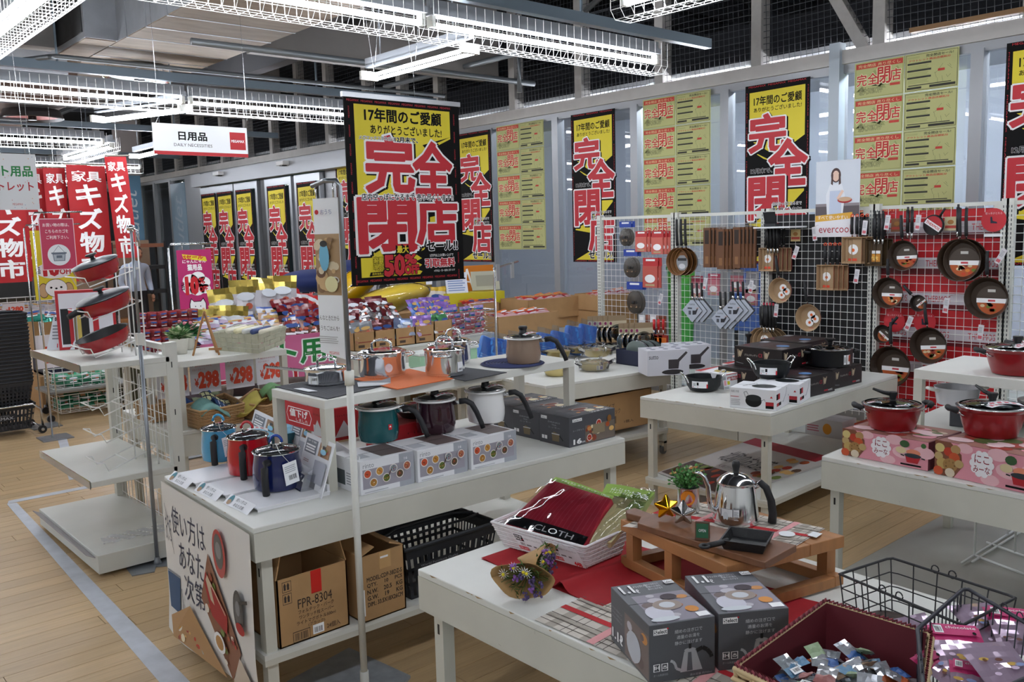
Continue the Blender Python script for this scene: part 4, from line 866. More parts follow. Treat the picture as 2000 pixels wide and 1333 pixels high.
# mats and steel pots on the riser
zr=1.05
def matpiece(name,label,pts,z,mm,stripes=None,cat='place mat'):
 m=MB(); w=[P(a,b,z)for a,b in pts]; m.prism(w,z+.0004,z+.0035,mm)
 if stripes:
  a,b,c,d=w[:4]; f=Face(m,lambda u,v,h:tuple((a*(1-u)+b*u)*(1-v)+(d*(1-u)+c*u)*v+Vector((0,0,.003+h))),.0003)
  for k in range(stripes[1]):f.k=1; f.rect(k/stripes[1]+.2/stripes[1],0.01,k/stripes[1]+.65/stripes[1],.99,stripes[0])
 return tag(m.build(name),label,cat)
ST=mat('#4c4d53',.7)
matpiece('place_mat','black ribbed place mat under the steel saucepan at the left of the riser',[(537,757),(640,781),(762,752),(680,733)],zr,mat('#35363b',.75),(ST,22))
matpiece('place_mat','bright orange ribbed place mat between the two tall steel pots',[(690,742),(776,762),(885,741),(800,722)],zr+.003,mat('#d5672e',.7),(mat('#e07a40',.7),24))
matpiece('place_mat','black ribbed place mat under the right hand steel pot',[(884,740),(908,746),(990,729),(880,716),(838,722)],zr,mat('#35363b',.75))
t=tag(MB().lathe([(.145,0.0005),(.148,.002),(.146,.004),(0,.004)],mat('#262c4c',.8),40).build('round_place_mat',base=(0,0,0)),'round navy braided mat under the beige milk pot','place mat'); pc=P(1001,711,zr); t.location=(pc.x,pc.y,zr)
for k in range(9):m=MB(); m.tube([pol(2*PI*i/40,.016*(k+.5),.0045)for i in range(40)],.004,mat('#38406a',.8),5,closed=True); m.build('braid_ring',t)
def at(px,py,z,r):p=P(px,py,z); d=Vector((p.x,p.y)).normalized(); return(p.x+d.x*r,p.y+d.y*r,z+.004)
a=steel_pot('shiny steel saucepan with long flat handle on the black mat',at(640,757,zr,.09),.089,.064,ha=LEFT,handles='long')
curved_label(a,.0895,NEAR-.75,.55,.008,.04,lambda f,w,z0,z1:(f.rect(w*.3,z0+.001,w*.95,z1-.001,mat('#cfd0c8')),f.bars(w*.45,z0+.015,w*.9,z0+.026,INK,8)))
a=steel_pot('wide steel casserole with round white sticker on the orange mat',at(748,743,zr,.10),.100,.104,ha=RIGHT+.4)
m=MB(); fn=lambda u,v,h:pol(NEAR+.42+u/.1,.1015+h,v); Face(m,fn,.0003).ell(0,.045,.016,.018,mat('#e6d2d6')); m.build('round_sticker',a)
a=steel_pot('tall steel stockpot standing across the orange and black mats',at(870,740,zr,.085),.084,.108,ha=NEAR,lift=.034)
curved_label(a,.0855,NEAR+.75,.35,.02,.06,lambda f,w,z0,z1:f.bars(w*.2,z0+.006,w*.8,z0+.015,INK,8))
a=steel_pot('steel pot half hidden behind the tall stockpot',at(887,714,zr,.08),.078,.10,ha=RIGHT+.2,lift=.036)
milk_pot('beige brown milk pot with white rim on the round navy mat',at(1023,716,zr,.075),0,'#8b7564',r=.080,h=.118)
m=MB(); q=[P(a,b,zr)for a,b in[(698,752),(745,749),(763,743),(763,752),(748,756),(700,760)]]; m.prism(q,zr+.0065,zr+.010,mat('#d8dade',.5)); m.prism(q[:4],zr+.010,zr+.0125,mat('#8c9096',.5)); tag(m.build('folded_leaflet'),'folded grey and white leaflet in front of the wide steel casserole','leaflet')
m=MB(); m.prism([P(a,b,zr)for a,b in[(574,763),(592,762),(620,768),(602,769)]],zr+.0065,zr+.008,PAPER); tag(m.build('price_card'),'white price card lying face up at the left black mat','card')
ya_,yb_=PX(556,790,1.578).y,PX(610,800,1.578).y
m=MB(); W=ya_-yb_; f=Face(m,plane((1.580,ya_,1.013),(0,-1,0),(0,0,1)),.0004)
f.rect(0,-.085,W,0.008,mat('#b8202a')); f.poly([(W*.12,-.01),(W*.88,-.01),(W*.95,-.038),(W*.88,-.068),(W*.12,-.068),(W*.05,-.038)],WHT); f.poly([(W*.13,-.013),(W*.87,-.013),(W*.935,-.038),(W*.87,-.065),(W*.13,-.065),(W*.065,-.038)],mat('#b8202a')); f.text('値下げ',W*.18,-.046,W*.82,-.016,WHT,bold=.03); f.text('しました',W*.4,-.062,W*.82,-.050,WHT); tag(m.build('price_down_sign'),'red price cut sign with white characters hanging at the left end of the riser','sign')
# poster on the table end
x=1.213; t=thing('food_poster','curling white food poster with pans hung on the end of the front table','poster',(1.22,3.1,.35)); B=(1.22,3.1,.35)
pw,ph=.86,.62
bend=lambda u,v:-.012-.03*max(0,(0.25-v/ph))**1*2*math.sin(u/pw*4+1)-.01*math.sin(u*9)*(1-v/ph)
pf=lambda u,v,h:(1.243-.035*u/pw+bend(u,v)-h,3.565-u*1.03-.02*(1-v/ph)*0,.685-(ph-v))
m=MB(); m.surf(lambda a,b:pf(a*pw,b*ph,0),20,14,mat('#dcdad6',.55)); f=Face(m,pf,.0006)
cut=[(0,ph*.42),(pw*.14,ph*.30),(pw*.06,ph*.2),(0,ph*.22)]
navy=mat('#2c3048',.6)
f.text('使い方は',pw*.12,ph*.70,pw*.52,ph*.88,navy,bold=.0,rot=-.0); f.text('あなた',pw*.20,ph*.50,pw*.48,ph*.67,navy); f.text('次第',pw*.25,ph*.31,pw*.47,ph*.48,navy)
for k in range(8):f.k=2; f.line(pw*(.03+.012*k),ph*(.86-.035*k),pw*(.05+.012*k),ph*(.80-.035*k),.003,navy)
f.text('おうち',pw*.03,ph*.62,pw*.11,ph*.8,mat('#4a4d58'))
f.poly([(pw*.02,ph*.40),(pw*.20,ph*.42),(pw*.19,ph*.18),(pw*.05,ph*.17)],mat('#2d4f74')); f.line(pw*.02,ph*.41,pw*.2,ph*.43,.006,mat('#8b8f94')); f.line(pw*.22,ph*.36,pw*.24,ph*.2,.005,navy)
def photo(pts,seed,base):
 f.poly(pts,mat(base,.55)); r=random.Random(seed); cx=sum(p[0]for p in pts)/len(pts); cy=sum(p[1]for p in pts)/len(pts)
 for k in range(26):
  a=pts[k%len(pts)]; s=r.uniform(.05,.72); x,y=cx+(a[0]-cx)*s+r.uniform(-.02,.02),cy+(a[1]-cy)*s+r.uniform(-.02,.02); R=r.uniform(.006,.02); f.k=14; f.ell(x,y,R,R*r.uniform(.5,1),mat(r.choice(FOOD+['#9c2a22','#e8e0d2']),.5),9)
 f.k=16
photo([(pw*.55,ph*.72),(pw*.44,ph*.40),(pw*.70,ph*.0),(pw*.86,ph*.26)],3,'#8a5a40'); f.poly([(pw*.50,ph*.52),(pw*.52,ph*.60),(pw*.74,ph*.42),(pw*.72,ph*.30),(pw*.56,ph*.34)],mat('#a01e1e')); f.poly([(pw*.52,ph*.55),(pw*.54,ph*.585),(pw*.72,ph*.42),(pw*.70,ph*.38),(pw*.56,ph*.44)],mat('#c8b49a')); f.ell(pw*.62,ph*.20,.05,.04,WHT,20); f.ell(pw*.62,ph*.20,.035,.028,mat('#b98a50'),14)
photo([(pw*.33,ph*.30),(pw*.10,ph*.14),(pw*.14,ph*.02),(pw*.66,ph*.0)],5,'#b28a5c'); f.poly([(pw*.32,ph*.2),(pw*.36,ph*.22),(pw*.50,ph*.06),(pw*.44,ph*.04)],mat('#9cc4cf')); f.ell(pw*.20,ph*.13,.035,.03,mat('#dfd6c4'),14); f.ell(pw*.20,ph*.13,.024,.02,mat('#c8923a'),14)
photo([(pw*.86,ph*.24),(pw*.72,ph*.0),(pw*.99,ph*.0),(pw*.99,ph*.12)],8,'#cdbfae'); f.ell(pw*.87,ph*.07,.05,.035,mat('#a82420'),16); f.ell(pw*.87,ph*.075,.04,.027,mat('#c9863a'),14)
for(cx,cy,rx,ry,c1)in[(.70,.78,.060,.105,'#b0231f'),(.88,.52,.045,.09,'#26282c')]:f.ell(pw*cx,ph*cy,rx,ry*.85,mat(c1,.4),24,.3); f.ell(pw*cx,ph*cy+.008,rx*.7,ry*.62,mat('#2b3138',.3),24); f.ell(pw*cx,ph*cy+.012,rx*.45,ry*.3,mat('#6d7278',.3),16)
f.line(pw*.90,ph*.58,pw*.985,ph*.62,.012,BLACK); f.ell(pw*.90,ph*.43,.04,.02,mat('#a82420'),16)
o=m.build('printed_sheet',t,base=B)
# lower shelf of the front table
def box1(f,w,h):
 ink=mat('#3b2f28',.8); f.rect(w*.47,h*.66,w*.62,h+.0,mat('#c8231c',.4)); f.rect(w*.47,h*.66,w*.62,h*.67,mat('#a81a14',.4))
 for y0 in(.62,.80):
  f.rect(w*.07,h*y0,w*.195,h*(y0+.155),ink); f.rect(w*.076,h*y0+.002,w*.189,h*(y0+.155)-.002,CARD)
  for s in(.105,.15):f.line(w*s,h*(y0+.03),w*s,h*(y0+.11),.008,ink); f.poly([(w*(s-.02),h*(y0+.09)),(w*(s+.02),h*(y0+.09)),(w*s,h*(y0+.14))],ink)
 f.text('FPR-8304',w*.27,h*.50,w*.76,h*.64,ink); f.text('フォルテック・パーク',w*.27,h*.42,w*.78,h*.48,ink); f.text('ワンタッチ栓スーパー',w*.28,h*.34,w*.78,h*.40,ink); f.text('ライトマグボトル500ml',w*.24,h*.26,w*.80,h*.32,ink); f.text('(ブラック)',w*.40,h*.19,w*.64,h*.25,ink)
 f.rect(w*.18,h*.02,w*.42,h*.18,ink); f.rect(w*.186,h*.03,w*.414,h*.17,CARD); f.bars(w*.2,h*.045,w*.4,h*.155,ink,16); f.rect(w*.46,h*.05,w*.62,h*.19,WHT); f.bars(w*.48,h*.07,w*.60,h*.15,ink,12); f.text('24個入',w*.66,h*.07,w*.86,h*.15,ink)
open_carton('cardboard_box','open brown cardboard box with red tape and bottle print on the lower shelf',(1.432,2.88,.2405),0,(.275,.34,.245),front=box1,group=None)
def box2(f,w,h):
 ink=mat('#332a24',.8)
 for k,s in enumerate(['MODEL:CDP-38DZ-S','QTY.     10     PCS','N.W.    20.5   KG','G.W.    19     KG','DIM.: 33.5X18X26CM']):f.text(s,w*.12,h*(.60-k*.095),w*.93,h*(.665-k*.095),ink,bold=.02)
 f.rect(w*.42,h*.74,w*.68,h*1.0,mat('#c29a66')); f.rect(w*.44,h*.90,w*.62,h*.93,WHT); f.rect(-w*0,h*.10,w*.06,h*.5,WHT)
open_carton('cardboard_box','brown cardboard box with model and quantity print beside the taped box',(1.705,2.86,.2405),0,(.19,.36,.25),front=box2,lean=1.2)
# =================================================================== BASKETS
def lerp4(q,u,v):
 a,b,c,d=[Vector(p)for p in q]; return(a*(1-u)+b*u)*(1-v)+(d*(1-u)+c*u)*v
def ring(q,n):
 """n points round quad q (list of 4 Vectors)"""
 q=[Vector(p)for p in q]; L=[(q[(i+1)%4]-q[i]).length for i in range(4)]; T=sum(L); out=[]
 for k in range(n):
  s=T*k/n; i=0
  while s>L[i]and i<3:s -= L[i]; i+=1
  out.append(q[i]+(q[(i+1)%4]-q[i])*(s/L[i]))
 return out
def wicker(name,label,qb,qt,mm,rows=9,n=60,cat='basket',rr=.0032,rim=.006,liner=None,group=None,base=None,floor=True,stake=None):
 qb=[Vector(p)for p in qb]; qt=[Vector(p)for p in qt]; c=sum(qb,Vector())/4; base=c if base is None else base
 t=thing(name,label,cat,base,group=group); rb,rt=ring(qb,n),ring(qt,n); cen=sum(qt,Vector())/4
 m=MB()
 for k in range(n):
  if k%2==0:m.tube([rb[k],rt[k]],rr*.8,stake or mm,4)
 for j in range(rows):
  v=(j+.5)/rows; pts=[]
  for k in range(n):
   p=rb[k].lerp(rt[k],v); d=(p-Vector((c.x,c.y,p.z))).normalized(); s=1 if(k//1+j)%2 else-1; pts.append(p+d*s*rr*.7*(1 if k%2==0 else 0))
  m.tube(pts,rr,mm,5,closed=True)
 m.build('woven_wall',t,base=base)
 if floor:
  m=MB(); zf=qb[0].z; m.prism([(p.x,p.y)for p in qb],zf,zf+.004,mm); m.build('basket_floor',t,base=base)
 m=MB(); m.tube(rt,rim,mm,8,closed=True)
 m.tube([p+Vector((0,0,rim*.5*(1 if i%2 else-1)))for i,p in enumerate(rt)],rim*.6,mm,6,closed=True); m.build('rim',t,base=base)
 return t
def pouch(mb,c,u,v,w,h,th,mats,nu=6,nv=7,seed=0,crump=.004):
 """sealed bag: centre c, axes u (width) v (height); mats = list of (fraction, material) bands from the bottom"""
 u,v=Vector(u).normalized(),Vector(v).normalized(); n=u.cross(v); r=random.Random(seed); c=Vector(c)
 grid={}
 for side in(1,-1):
  for j in range(nv+1):
   for i in range(nu+1):
    a,b=i/nu,j/nv; e=math.sin(PI*a)**.6*math.sin(PI*b)**.5 if 0<a<1 and 0<b<1 else 0
    p=c+u*(a-.5)*w*(1-.06*math.sin(PI*b))+v*(b-.5)*h+n*side*e*th/2+(Vector((r.uniform(-1,1),r.uniform(-1,1),r.uniform(-1,1)))*crump if e else Vector())
    grid[(side,i,j)]=p if e or side==1 else grid[(1,i,j)]
 for side in(1,-1):
  for j in range(nv):
   f=(j+.5)/nv; mm=mats[-1][1]
   for fr,mt in mats:
    if f <=fr:mm=mt; break
   for i in range(nu):
    q=[grid[(side,i,j)],grid[(side,i+1,j)],grid[(side,i+1,j+1)],grid[(side,i,j+1)]]
    if side<0:q.reverse()
    mb.add(q,[(0,1,2,3)],mm,True)
 return n
def foil(h,rough=.22,metal=.35):return mat(h,rough,metal=metal,coat=.4)
# white wicker basket with packed cloths
zt=.79
wb=[(1.673,1.945,.7065),(1.722,1.652,.7065),(1.872,1.657,.7065),(1.86,1.93,.7065)]; wt=[(1.655,1.985,zt-.012),(1.695,1.632,zt-.012),(1.90,1.640,zt-.004),(1.90,2.0,zt)]
wk=wicker('wicker_basket','white wicker basket filled with packed table cloths, price cards on its side',wb,wt,mat('#e3dfe0',.55),rows=11,n=110,rr=.0028,rim=.0042)
def outlet(f,w,h):
 f.rect(w*.03,h*.62,w*.32,h*.96,INK); f.text('OUTLET',w*.05,h*.82,w*.3,h*.92,WHT,bold=.03); f.text('PRICE',w*.05,h*.68,w*.25,h*.78,WHT,bold=.03); f.poly([(w*.2,h*.64),(w*.32,h*.74),(w*.32,h*.78)],RED)
 f.text('衣料品 ランチョンマット',w*.36,h*.78,w*.95,h*.88,mat('#555555')); f.bars(w*.15,h*.40,w*.3,h*.56,INK,8); f.rect(w*.36,h*.42,w*.52,h*.5,mat('#777777')); f.rect(w*.6,h*.42,w*.7,h*.5,mat('#777777')); f.rect(w*.03,h*.12,w*.36,h*.32,mat('#d8343c')); f.text('本体 480円',w*.05,h*.15,w*.34,h*.29,WHT); f.text('448',w*.70,h*.06,w*.93,h*.28,mat('#d8343c'),bold=.05)
for k in(0,1):
 a=Vector(wt[0]).lerp(Vector(wt[1]),.26+k*.36)+Vector((-.020,-.010,-.004)); b=Vector(wt[0]).lerp(Vector(wt[1]),.57+k*.36)+Vector((-.020,-.010,-.004)); dn=(Vector(wb[0])-Vector(wt[0])).normalized()*.06
 m=MB(); fn=plane(a+dn,b-a,-dn); w_=(b-a).length; m.add([fn(0,0,0),fn(w_,0,0),fn(w_,.058,0),fn(0,.058,0)],[(0,1,2,3)],PAPER); f=Face(m,fn,.0003); outlet(f,w_,.058)
 tag(m.build('price_card'),'outlet price card marked 448, %s on the white wicker basket'%('left one' if k==0 else 'right one'),'card')
clothR,clothY,blk,grn=mat('#bb2c40',.55,noise=.04,scale=60),mat('#d9cf9c',.6,noise=.03),mat('#1a1a1e',.4),mat('#8fae52',.4)
def packed(label,corners,mainm,bandm,bandf,head,z_sag=.012,txt=None,stripe=None):
 q=[Vector(p)for p in corners]; c=sum(q,Vector())/4; t=thing('packed_cloth',label,'cloth',c)
 n=(q[1]-q[0]).cross(q[3]-q[0]).normalized(); fn=lambda u,v,h:tuple(lerp4(q,u,v)+n*(h+z_sag*math.sin(PI*min(max(u,0),1))*math.sin(PI*min(max(v,0),1)))-c)
 m=MB(); m.surf(lambda a,b:fn(a,b,0),12,12,mainm); m.surf(lambda a,b:fn(1-a,b,-.022),6,6,mainm)
 for s in((0,0,1,0),(1,0,1,1),(1,1,0,1),(0,1,0,0)):m.add([fn(s[0],s[1],-.022),fn(s[2],s[3],-.022),fn(s[2],s[3],0),fn(s[0],s[1],0)],[(0,1,2,3)],mainm)
 f=Face(m,fn,.0008)
 if stripe:
  for k in range(18):
   f.k=1
   for i in range(12):f.k=1; f.poly([(k/18,i/12),(k/18+.009,i/12),(k/18+.009,(i+1)/12),(k/18,(i+1)/12)],stripe)
 for i in range(8):f.k=2; f.rect(i/8,bandf[0],(i+1)/8,bandf[1],bandm)
 if txt:f.k=4; f.text(txt,.35,bandf[0]+.03,.85,bandf[1]-.05,WHT)
 m.build('folded_cloth',t); m=MB(); m.surf(lambda a,b:(lambda p:(p[0],p[1],p[2]))(fn(a*1.04-.02,b*1.04-.02,.006+.005*math.sin(a*17+b*5)*math.cos(b*13-a*3))),16,16,clearfilm('pack','#f4f4f6',.05,.06)); m.build('plastic_wrap',t)
 if head:
  m=MB(); hm,hl=head; f2=lambda a,b:fn(a,1+b*hl,.004*math.sin(a*5)); m.surf(f2,8,2,hm); fx=Face(m,lambda u,v,h:tuple(Vector(fn(u,1+v*hl,.004*math.sin(u*5)+h))),.0008); fx.text('ナチュラル カフェカーテン 170cm',.15,.2,.95,.7,WHT); m.build('header_card',t)
 return t
A_,B_,C_,D_=(1.69,1.93,.775),(1.725,1.68,.765),(1.90,1.69,.88),(1.90,1.90,.895)
packed('red corded cloth in shiny plastic with a black label band, front of the wicker basket',[(1.68,1.955,.765),(1.715,1.665,.76),(1.88,1.70,.86),(1.86,1.93,.875)],clothR,blk,(.05,.22),(grn,.08),txt='CLOTH',stripe=mat('#c8485a',.55))
packed('cream cloth in clear plastic leaning right of the red cloth',[(1.725,1.70,.765),(1.80,1.63,.765),(1.97,1.64,.845),(1.90,1.76,.855)],clothY,clothY,(.4,.41),(grn,.25))
packed('pale green header pack leaning at the back corner of the wicker basket',[(1.87,1.72,.83),(1.92,1.62,.83),(2.03,1.66,.86),(1.98,1.76,.865)],mat('#a8bc72',.4),mat('#a8bc72',.4),(.4,.41),None,.004)
# red runner and plaid cloth
m=MB(); redc=mat('#a3151f',.85,noise=.05,scale=40); prev=None
def rr_(a,b):x=1.565+a*.40; y=1.93-b*.95; hump=.022*math.exp(-((y-1.60)/.018)**2)*(1-a)**1.0; return(x,y,.7008+.003+hump+.0015*math.sin(y*60))
m.surf(rr_,6,90,redc); m.surf(lambda a,b:(1.565+a*.4,1.93-(1-b)*.95,.7006),1,1,redc)
tag(m.build('table_runner'),'red ribbed table runner with a raised fold under the white wicker basket','cloth')
def plaid(label,quad,z,thick=.002,warp=0):
 q=[Vector((*p[:2],z))for p in quad]; m=MB(); fn=lambda u,v,h:tuple(lerp4(q,u,v)+Vector((0,0,thick+h+(warp(u,v)if warp else 0)))); cm=mat('#ccc4b8',.85,noise=.03,scale=60)
 m.surf(lambda a,b:fn(a,b,0),16,6,cm); f=Face(m,fn,.00005); g,d,r_,bg=mat('#5b544c',.85),mat('#a79f93',.85),mat('#b8262c',.85),mat('#b9a48c',.85)
 def strip(u0,v0,u1,v1,mm):
  f.k+=1; k=f.k
  if v1-v0>u1-u0:
   for i in range(6):f.k=k-1; f.rect(u0,v0+(v1-v0)*i/6,u1,v0+(v1-v0)*(i+1)/6,mm)
  else:
   for i in range(16):f.k=k-1; f.rect(u0+(u1-u0)*i/16,v0,u0+(u1-u0)*(i+1)/16,v1,mm)
 for k in range(5):u=.06+k*.20; strip(u,0,u+.05,1,d); strip(u+.09,0,u+.094,1,g); strip(u+.13,0,u+.134,1,g)
 for v in(.10,.2,.3,.66,.76,.88):strip(0,v,1,v+.012,g)
 strip(0,.22,1,.28,d); strip(0,.78,1,.84,d); strip(0,.46,1,.56,r_); strip(.30,0,.34,1,mat('#d99a9a',.85)); strip(.80,0,.84,1,mat('#d99a9a',.85))
 return tag(m.build('plaid_runner'),label,'cloth')
plaid('beige plaid table runner with a red stripe on the foreground table',[(1.395,1.52),(1.405,.95),(1.60,.98),(1.60,1.53)],.7008)
# wooden riser stool
zs=.84; wood=mat('#a87446',.5,noise=.12,scale=3,stretch=(14,1.5,3),bump=.02); SQ=[Vector(p[:2])for p in[(1.804,1.598),(1.718,1.185),(2.106,1.091),(2.136,1.515)]]
c=sum(SQ,Vector((0,0)))/4; B=Vector((c.x,c.y,.7)); t=thing('wooden_stand','low light wooden display stand with slatted top holding the kettle','stand',B)
a_,b_,c_,d_=SQ
for k,(s0,s1)in enumerate([(0,.30),(.306,.69),(.696,1)]):
 m=MB(); m.prism([a_.lerp(d_,s0),b_.lerp(c_,s0),b_.lerp(c_,s1),a_.lerp(d_,s1)],zs-.032,zs,wood); m.build('top_board',t,base=B,bev=.002)
for(e0,e1)in((a_,b_),(c_,d_)):
 n=((d_-a_)if e0 is a_ else(a_-d_)).normalized()*.03
 m=MB(); m.prism([e0,e1,e1+n,e0+n],.7065,.735,wood); m.build('runner',t,base=B,bev=.002)
 for s in(.06,.45,.88):
  p=e0.lerp(e1,s); dv=(e1-e0).normalized()*.03; m=MB(); m.prism([p,p+dv,p+dv+n,p+n],.735,zs-.032,wood); m.build('leg',t,base=B)
m=MB(); n=(b_-a_).normalized()*.03
m.prism([a_+(d_-a_)*.08,d_-(d_-a_)*.08,d_-(d_-a_)*.08+n,a_+(d_-a_)*.08+n],.7065,.732,wood); m.build('cross_rail',t,base=B); m=MB(); m.prism([b_+(c_-b_)*.08-n,c_-(c_-b_)*.08-n,c_-(c_-b_)*.08,b_+(c_-b_)*.08],.7065,.732,wood); m.build('cross_rail',t,base=B)
plaid('beige plaid runner with a red stripe draped across the wooden stand',[P(1240,1017,zs),P(1362,983,zs),P(1612,1035,zs),P(1557,1068,zs)][:0]or[P(1215,1030,zs),P(1556,1068,zs),P(1612,1034,zs),P(1338,978,zs)],zs)
# cutting board
walnut=mat('#7a5238',.45,noise=.18,scale=2.5,stretch=(2,10,3)); zb=zs+.003
cb=[P(*q,zb+.018)for q in[(1222,997),(1240,992),(1272,1004),(1297,1005),(1556,1065),(1494,1099),(1245,1022),(1252,1010),(1224,1003)]]
m=MB(); m.prism(cb,zb,zb+.018,walnut); t=tag(m.build('cutting_board',bev=.002),'long walnut paddle cutting board lying on the wooden stand','cutting board')
# stars
def star(label,px,py,col,s,rz):
 p=P(px,py,zb+.019); t=MB(); pts=[(s*(1 if k%2==0 else .53)*math.sin(PI*k/5),s*(1 if k%2==0 else .53)*math.cos(PI*k/5))for k in range(10)]
 vs=[(x,0,z)for x,z in pts]+[(0,-.027,0),(0,.027,0)]; t.add(vs,[(k,(k+1)%10,10)for k in range(10)]+[((k+1)%10,k,11)for k in range(10)],mat(col,.12,metal=1),False)
 o=t.build('star_ornament',bev=.004); o.modifiers[0].segments=3
 o.location=(p.x+.01,p.y+.01,zb+.019+s*.82); o.rotation_euler=(0,0,rz); tag(o,label,'ornament'); return o
star('shiny gold puffy star ornament on the cutting board',1302,1018,'#d89a1e',.043,-.55); star('shiny silver puffy star ornament beside the gold star',1336,1031,'#c9c6c2',.043,-.95)
# small green sign
p=P(1372,1053,zb+.019); t=thing('a_frame_sign','tiny wooden a frame sign with green board reading open','ornament',(p.x,p.y,zb+.019),-1.0)
for s in(-1,1):
 m=MB(); m.T=Matrix.Translation((0,s*.012,0))@Matrix.Rotation(s*.22,4,'X'); m.box(-.018,.018,-.0015,.0015,0,.045,mat('#5b3d2a',.6))
 if s<0:m.box(-.015,.015,-.0022,-.0015,.006,.042,mat('#1d5a3a',.6)); f=Face(m,plane((-.015,-.0022,.006),(1,0,0),(0,0,1)),.0003); f.text('OPEN',.006,.015,.024,.022,WHT)
 m.build('sign_leaf',t)
# square skillet
p=P(1461,1068,zb+.019); cs=Vector((1.822,1.198,zb+.019)); t=thing('square_skillet','small square black cast iron skillet on the cutting board','pan',cs,-1.0-.2)
iron=mat('#17181a',.5,noise=.2,scale=60,bump=.15)
m=MB(); a,b,h=.047,.056,.024
for(s0,z0,s1,z1_,fl)in[(a,0,b,h,1),(b,h,b-.004,h,1),(b-.004,h,a-.003,.003,1)]:
 for k in range(4):
  q=[(-1,-1),(1,-1),(1,1),(-1,1)]; u,v=q[k],q[(k+1)%4]; m.add([(u[0]*s0,u[1]*s0,z0),(v[0]*s0,v[1]*s0,z0),(v[0]*s1,v[1]*s1,z1_),(u[0]*s1,u[1]*s1,z1_)],[(0,1,2,3)],iron)
m.add([(-a,-a,0),(a,-a,0),(a,a,0),(-a,a,0)],[(3,2,1,0)],iron); m.add([(-a,-a,.003),(a,-a,.003),(a,a,.003),(-a,a,.003)],[(0,1,2,3)],iron); m.build('pan_body',t)
ha=LEFT+.35-t.rotation_euler.z; m=MB(); m.tube([pol(ha,.055,.02),pol(ha,.085,.017),pol(ha,.112,.016)],.0075,iron,8); m.tube([tuple(Vector(pol(ha,.122,.016))+Vector(pol(q,.011,0)))for q in[2*PI*i/12 for i in range(12)]],.004,iron,6,closed=True); m.build('handle',t)
# kettle
kp=(2.005,1.355,zs+.003); t=thing('pour_over_kettle','polished steel gooseneck kettle with black handle and knob','kettle',kp)
m=MB(); m.lathe([(.060,0),(.064,.003),(.061,.03),(.055,.08),(.050,.106),(.052,.109),(.046,.110),(0,.110)],CHROME,48); m.build('kettle_body',t)
m=MB(); m.lathe([(.052,.110),(.052,.114),(.044,.122),(.030,.132),(.012,.137),(0,.138)],CHROME,48); l=m.build('lid',t); m=MB(); m.lathe([(.008,.135),(.009,.148),(.011,.156),(.011,.164),(.008,.170),(0,.171)],BLACK,18); m.build('knob',l)
sa=LEFT+.15; m=MB(); m.tube([pol(sa,.050,.025),pol(sa,.072,.045),pol(sa,.078,.075),pol(sa,.080,.105),pol(sa,.090,.130),pol(sa,.104,.142),pol(sa,.116,.146)],.009,CHROME,12,rend=.004); m.build('gooseneck_spout',t)
ha=RIGHT-.35; m=MB(); m.tube([pol(ha,.050,.100),pol(ha,.066,.112),pol(ha,.072,.110)],.007,CHROME,10); m.build('handle_bracket',t)
m=MB(); pts=[pol(ha,.062,.115),pol(ha,.080,.100),pol(ha,.093,.065),pol(ha,.098,.03),pol(ha,.096,.004)]; m.tube(pts,.0095,SOFTBLACK,12,rend=.0115); m.build('handle',t)
curved_label(t,.0605,NEAR-.95,.85,.008,.05,lambda f,w,z0,z1:(f.rect(0,z0,w*.7,z1,mat('#6c6a70')),f.ell(w*.3,(z0+z1)/2,w*.14,.014,mat('#c8ccd0')),f.lines(w*.74,z0+.004,w*.97,z1-.004,8,mat('#999ca2'))),mat('#dcdde0'))
# plant in a tin
pp=(1.985,1.50,zs+.003); t=thing('potted_plant','small leafy green plant in a shiny tin with an orange tag','plant',pp)
m=MB(); m.lathe([(.030,0),(.031,.002),(.031,.07),(.033,.073),(.029,.073),(.029,.06),(0,.06)],STEEL,28); pot=m.build('tin_pot',t)
m=MB(); fn=lambda u,v,h:pol(NEAR-.25+u/.0325,.0325+h,v); Face(m,fn,.0004).ell(0,.047,.021,.021,mat('#e0871a',.6),24); m.build('orange_tag',pot)
m=MB(); r=random.Random(3); lf=[mat('#3f7a34',.55),mat('#57924a',.55),mat('#2e6128',.6)]
for k in range(46):
 a=r.random()*6.28; el=r.uniform(.15,1.25); L=r.uniform(.045,.082); d=Vector((math.cos(a)*math.cos(el)*.85,math.sin(a)*math.cos(el)*.85,math.sin(el))); o=Vector((0,0,.066)); m.tube([tuple(o),tuple(o+d*L)],.0009,lf[2],3)
 for j in range(9):
  p=o+d*L*(.3+.7*j/8); s=.0065; u=Vector((r.uniform(-1,1),r.uniform(-1,1),r.uniform(-.3,1))).normalized(); w_=u.cross(Vector((r.uniform(-1,1),r.uniform(-1,1),.3))).normalized()
  m.add([p,p+u*s+w_*s*.6,p+u*s*2,p+u*s-w_*s*.6],[(0,1,2,3)],lf[(k+j)%2])
o=m.build('foliage',t)
